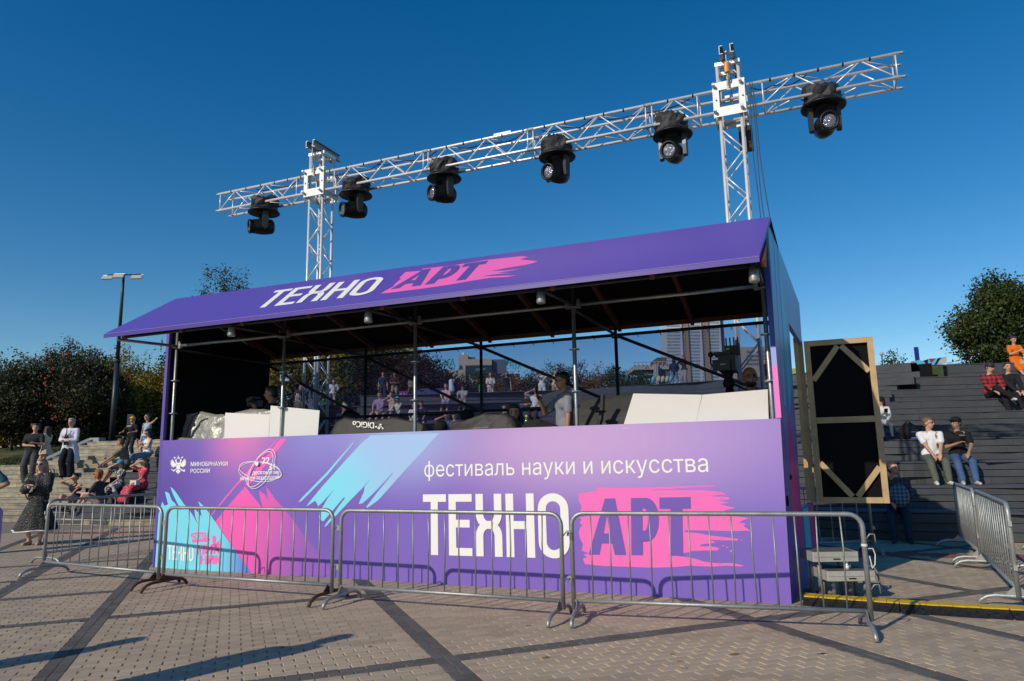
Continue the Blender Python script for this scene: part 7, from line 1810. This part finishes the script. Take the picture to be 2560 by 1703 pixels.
sit_m('seated man in navy bending forward right of the third front post', 1053, 1004, None, top=('tee', NAVY), bottom=('shorts', NAVY), hair=('short', 'brown'), armL='knee', armR='knee', nod=25, lean=.2)
sit_m('girl in pink top sitting next to the man holding a white cloth', 1112, 960, None, top=('tee', (.62, .36, .34)), bottom=('minishorts', DENIML), hair=('bun', 'brown'), girl=True, armL='lap', armR='lap')
def whitecloth(i): b = MB(); b.cone(i['hand'][-1] + Vector((-.02, .02, .15)), i['hand'][-1] + Vector((.02, 0, -.25)), .10, .14); o = b.build('white_cloth', cloth((.6, .63, .7)), None, True); o.location = wp(i, (0, 0, 0)); o.rotation_euler = (0, 0, i['t'].rotation_euler.z); tag(o, 'white cloth held up by the man in dark clothes on the terrace top', 'cloth')
sit_m('man in dark clothes sitting and holding a white cloth', 1134, 946, None, top=('sleeve', (.05, .025, .035)), bottom=('trousers', (.04, .02, .03)), hair=('short', 'black'), armL='belly', armR='phoneup', extra=whitecloth, nod=15)
sit_m('man in open grey shirt, shorts and dark cap leaning forward on the terrace', 1147, 963, None, top=('tee', (.34, .33, .31)), bottom=('shorts', (.42, .34, .24)), hair=('short', 'black'), cap=('brim', (.04, .02, .03)), armL='knee', armR='knee', glasses='sun', skin='tan')
top_of('boy in grey hat and green shirt at the edge of the terrace top', 1204, 952, y=38, top=('tee', (.05, .28, .08)), bottom=('shorts', (.05, .2, .07)), hair=('short', 'brown'), cap=('hat', (.2, .2, .22)), rzo=.5, hmax=1.4)
top_of('woman in white T-shirt and grey skirt behind the fourth rear post', 1226, 931, y=39, top=('tee', (.64, .6, .52)), bottom=('dress', (.3, .3, .34), .1, .09), hair=('long', 'auburn'), girl=True, armL='belly', armR='belly')
top_of('woman in black tank top shading her eyes, standing on the terrace top', 1266, 929, y=39, top=('tank', BLACK), bottom=('trousers', (.03, .03, .05)), hair=('long', 'black'), girl=True, armR='brow', armL='down')
top_of('person in white T-shirt and pale grey shorts taking a photograph', 1354, 920, y=39, top=('tee', WHITE), bottom=('shorts', (.5, .52, .54)), hair=('short', 'grey'), armL='camera', armR='camera')
top_of('man in cream T-shirt and tan shorts standing with hands behind his back', 1387, 912, y=39, top=('tee', CREAM), bottom=('shorts', (.38, .22, .13)), hair=('short', 'light'), armL='back', armR='back', turn=30)
sit_m('seated woman in black with folded arms beside the man in white', 1303, 981, None, top=('tee', (.03, .025, .035)), bottom=('trousers', (.03, .025, .035)), hair=('long', 'brown'), girl=True, armL='cross', armR='cross', nod=25)
sit_m('seated man in white printed T-shirt shading his eyes with a raised arm', 1336, 969, None, top=('tee', WHITE), bottom=('trousers', (.05, .03, .04)), hair=('short', 'brown'), armR='brow', armL='lap', extra=lambda i: print_patch(i, 'ART', (.5, .1, .12), .08, .04))
sit_m('person with dark curly hair low on the terrace behind the guard tube', 1259, 1014, None, top=('tee', (.03, .03, .05)), bottom=('trousers', NAVY), hair=('curly', 'brown'), armL='knee', armR='knee')
sit_m('person in pale cap hugging bare knees behind the counter covers', 1109, 1030, None, top=('tee', (.12, .14, .22)), bottom=('minishorts', DENIML), hair=('short', 'brown'), cap=('brim', (.45, .5, .6)), armL='shin', armR='brow')
sit_m('person in pale blue cap with bare legs, right of the one hugging knees', 1133, 1031, None, top=('tee', (.08, .12, .2)), bottom=('minishorts', NAVY), hair=('short', 'black'), cap=('brim', (.35, .45, .6)), armL='knee', armR='knee')
def hood(i): b = MB(); h = i['h']; b.ball(i['hd'](0, .012, .006), (.066 * h, .072 * h, .085 * h), 12, 9); b.cone(i['neck'], i['hd'](0, .03, -.03), .07 * h, .06 * h); remeshed(b, 'hood', cloth((.02, .028, .06)), i['t'], .022, .01)
top_of('person in dark blue hooded top and pale jeans seen from behind', 1684, 896, y=31, top=('sleeve', (.02, .028, .06)), bottom=('trousers', DENIML), hair=('short', 'black'), rzo=2.7, extra=hood, armL='phone', armR='phone')
top_of('woman in dark top and grey wide trousers raising a camera', 1708, 889, y=31, top=('tee', (.03, .028, .04)), bottom=('wide', (.26, .26, .27)), hair=('longback', 'auburn'), girl=True, armL='camera', armR='camera', rzo=-1.0)
top_of('man in black shirt on the terrace top beside the right front post', 1911, 900, y=31, top=('tee', (.02, .02, .025)), bottom=('trousers', BLACK), hair=('short', 'brown'), turn=15)

# ---------------- right-hand terrace
def R_seat(label, px, py, k, **kw): kw.setdefault('vox', .018); kw.setdefault('group', GP3); return seated(label, px, py, k, **kw)
i1 = R_seat('young woman in black cap and white shirt sitting next to the open door', 2212, 996, 5, top=('sleeve', (.64, .62, .60)), bottom=('minishorts', (.5, .52, .55)), hair=('long', 'wine'), cap=('brim', BLACK), girl=True, armL='lap', armR='phone', nod=24, skin='pale', rzo=.15)
held_phone(i1, -1, 'phone in the hand of the young woman in the black cap', .6)
p, rz = seat_pt(2268, 4, .5); b = MB(); b.ball((0, 0, .17), (.2, .15, .2), 12, 8); b.ball((.16, -.05, .14), (.12, .1, .13), 10, 7); b.box((.02, -.14, .1), (.2, .07, .13)); b.tube([(-.1, 0, .33), (0, .0, .42), (.1, 0, .33)], .012, 6); b.tube([(.1, -.16, .02), (.2, -.22, -.02), (.3, -.16, .02)], .018, 6)
o = b.build('backpack', cloth((.016, .016, .018)), None, True); o.location = p + Vector((0, -.1, 0)); tag(o, 'black backpack with blue trim beside the young woman in the black cap', 'backpack')
b = MB(); b.box((.0, -.2, .03), (.16, .01, .03)); b.box((.02, -.18, .16), (.14, .012, .02)); q = b.build('trim', cloth((.08, .16, .42)), o)
def mark(i): print_patch(i, 'Б', (.02, .02, .02), .024, .05, .045, .01)
R_seat('young man with glasses in white T-shirt and grey-green trousers looking right', 2338, 1047, 3, top=('tee', (.76, .74, .72)), bottom=('trousers', (.105, .115, .09)), hair=('short', 'light'), glasses='wire', turn=52, armL='between', armR='between', shoes=(.66, .62, .58), skin='light', vox=FINE, extra=mark, rzo=.05)
def blk(i): strap(i, MT['black'], -1); print_patch(i, 'техно', (.35, .36, .38), .06, .014, .03, .03); held_phone(i, -1, 'phone held by the young man in the black cap and jeans', .8)
R_seat('young man in black cap, black T-shirt and blue jeans looking left', 2406, 1047, 3, top=('tee', BLACK), bottom=('trousers', DENIM), hair=('short', 'black'), cap=('brim', BLACK), turn=-58, armL='lap', armR='phone', shoes=(.5, .48, .45), skin='tan', vox=FINE, extra=blk, rzo=-.05)
m_plaid = pattern_mat('red_black_plaid', (.45, .02, .03), (.02, .008, .01), 9, .55, 'check'); m_dplaid = pattern_mat('dark_plaid', (.02, .016, .022), (.07, .055, .06), 16, .6, 'check')
R_seat('young man in red and black plaid shirt and black cap with crossed legs', 2492, 910, 7, top=('shirt', m_plaid), bottom=('trousers', BLACK), hair=('short', 'brown'), cap=('brim', (.03, .03, .03)), turn=30, nod=18, armL='lap', armR='lap', shoes=(.6, .58, .55), legs=((.10, -.40, -.50), (.22, -.40, -.02)), rzo=-.1)
R_seat('man in black sweater and black trousers with clasped hands near the right edge', 2541, 908, 7, top=('sleeve', (.018, .018, .02)), bottom=('trousers', BLACK), hair=('short', 'brown'), armL='between', armR='between', shoes=(.10, .09, .06), nod=-4, turn=-12)
def obag(i): b = MB(); b.box((0, 0, 0), (.17, .08, .15)); b.tube([(-.06, 0, .07), (0, 0, .16), (.06, 0, .07)], .009, 6); o = b.build('handbag', cloth((.55, .42, .22), .5)); o.location = wp(i, i['hip'][1].lerp(i['knee'][1], .75) + Vector((-.05, -.04, .14))); o.rotation_euler = (0, 0, i['t'].rotation_euler.z); tag(o, 'small beige handbag on the lap of the woman in orange', 'handbag')
R_seat('woman in bright orange dress sitting on the top edge of the terrace', 2549, 843, 10, top=('tee', (.72, .15, .015)), bottom=('skirt', (.72, .15, .015)), hair=('bun', 'brown'), girl=True, armL='lap', armR='phone', nod=22, extra=obag, rzo=-.1)
m_chk = pattern_mat('blue_checked_backpack', (.16, .23, .28), (.03, .05, .08), 16, .5, 'check')
def hug(i): b = MB(); b.ball((0, 0, 0), (.16, .11, .20), 14, 10); b.ball((0, -.08, -.06), (.12, .05, .10), 10, 7); o = b.build('backpack', m_chk, None, True); o.location = wp(i, i['hip'][1].lerp(i['knee'][-1], .45) + Vector((.04, -.05, .26))); o.rotation_euler = (0, 0, i['t'].rotation_euler.z); tag(o, 'pale blue checked backpack held on the lap in the shade by the open door', 'backpack')
R_seat('person with glasses and dark plaid shirt sitting in the shade below the door', 2246, 1158, 1, top=('sleeve', m_dplaid), bottom=('trousers', (.03, .035, .055)), hair=('short', 'brown'), glasses='wire', turn=45, nod=-10, armL='belly', armR='lap', shoes=(.03, .04, .05), extra=hug, lean=.05)

# ------------------------------------------------------------------ turn the people's modifiers into plain meshes
dg = bpy.context.evaluated_depsgraph_get(); dg.update()
new = [(o, bpy.data.meshes.new_from_object(o.evaluated_get(dg), depsgraph=dg)) for o in PENDING]
for o, me in new:
    o.modifiers.clear(); nm = o.data.name; o.data = me; me.name = nm
    me.polygons.foreach_set('use_smooth', [True] * len(me.polygons))
tri = sum(len(o.data.polygons) for o in PENDING) * 2
print('people tris', tri, 'objects', len(bpy.data.objects))
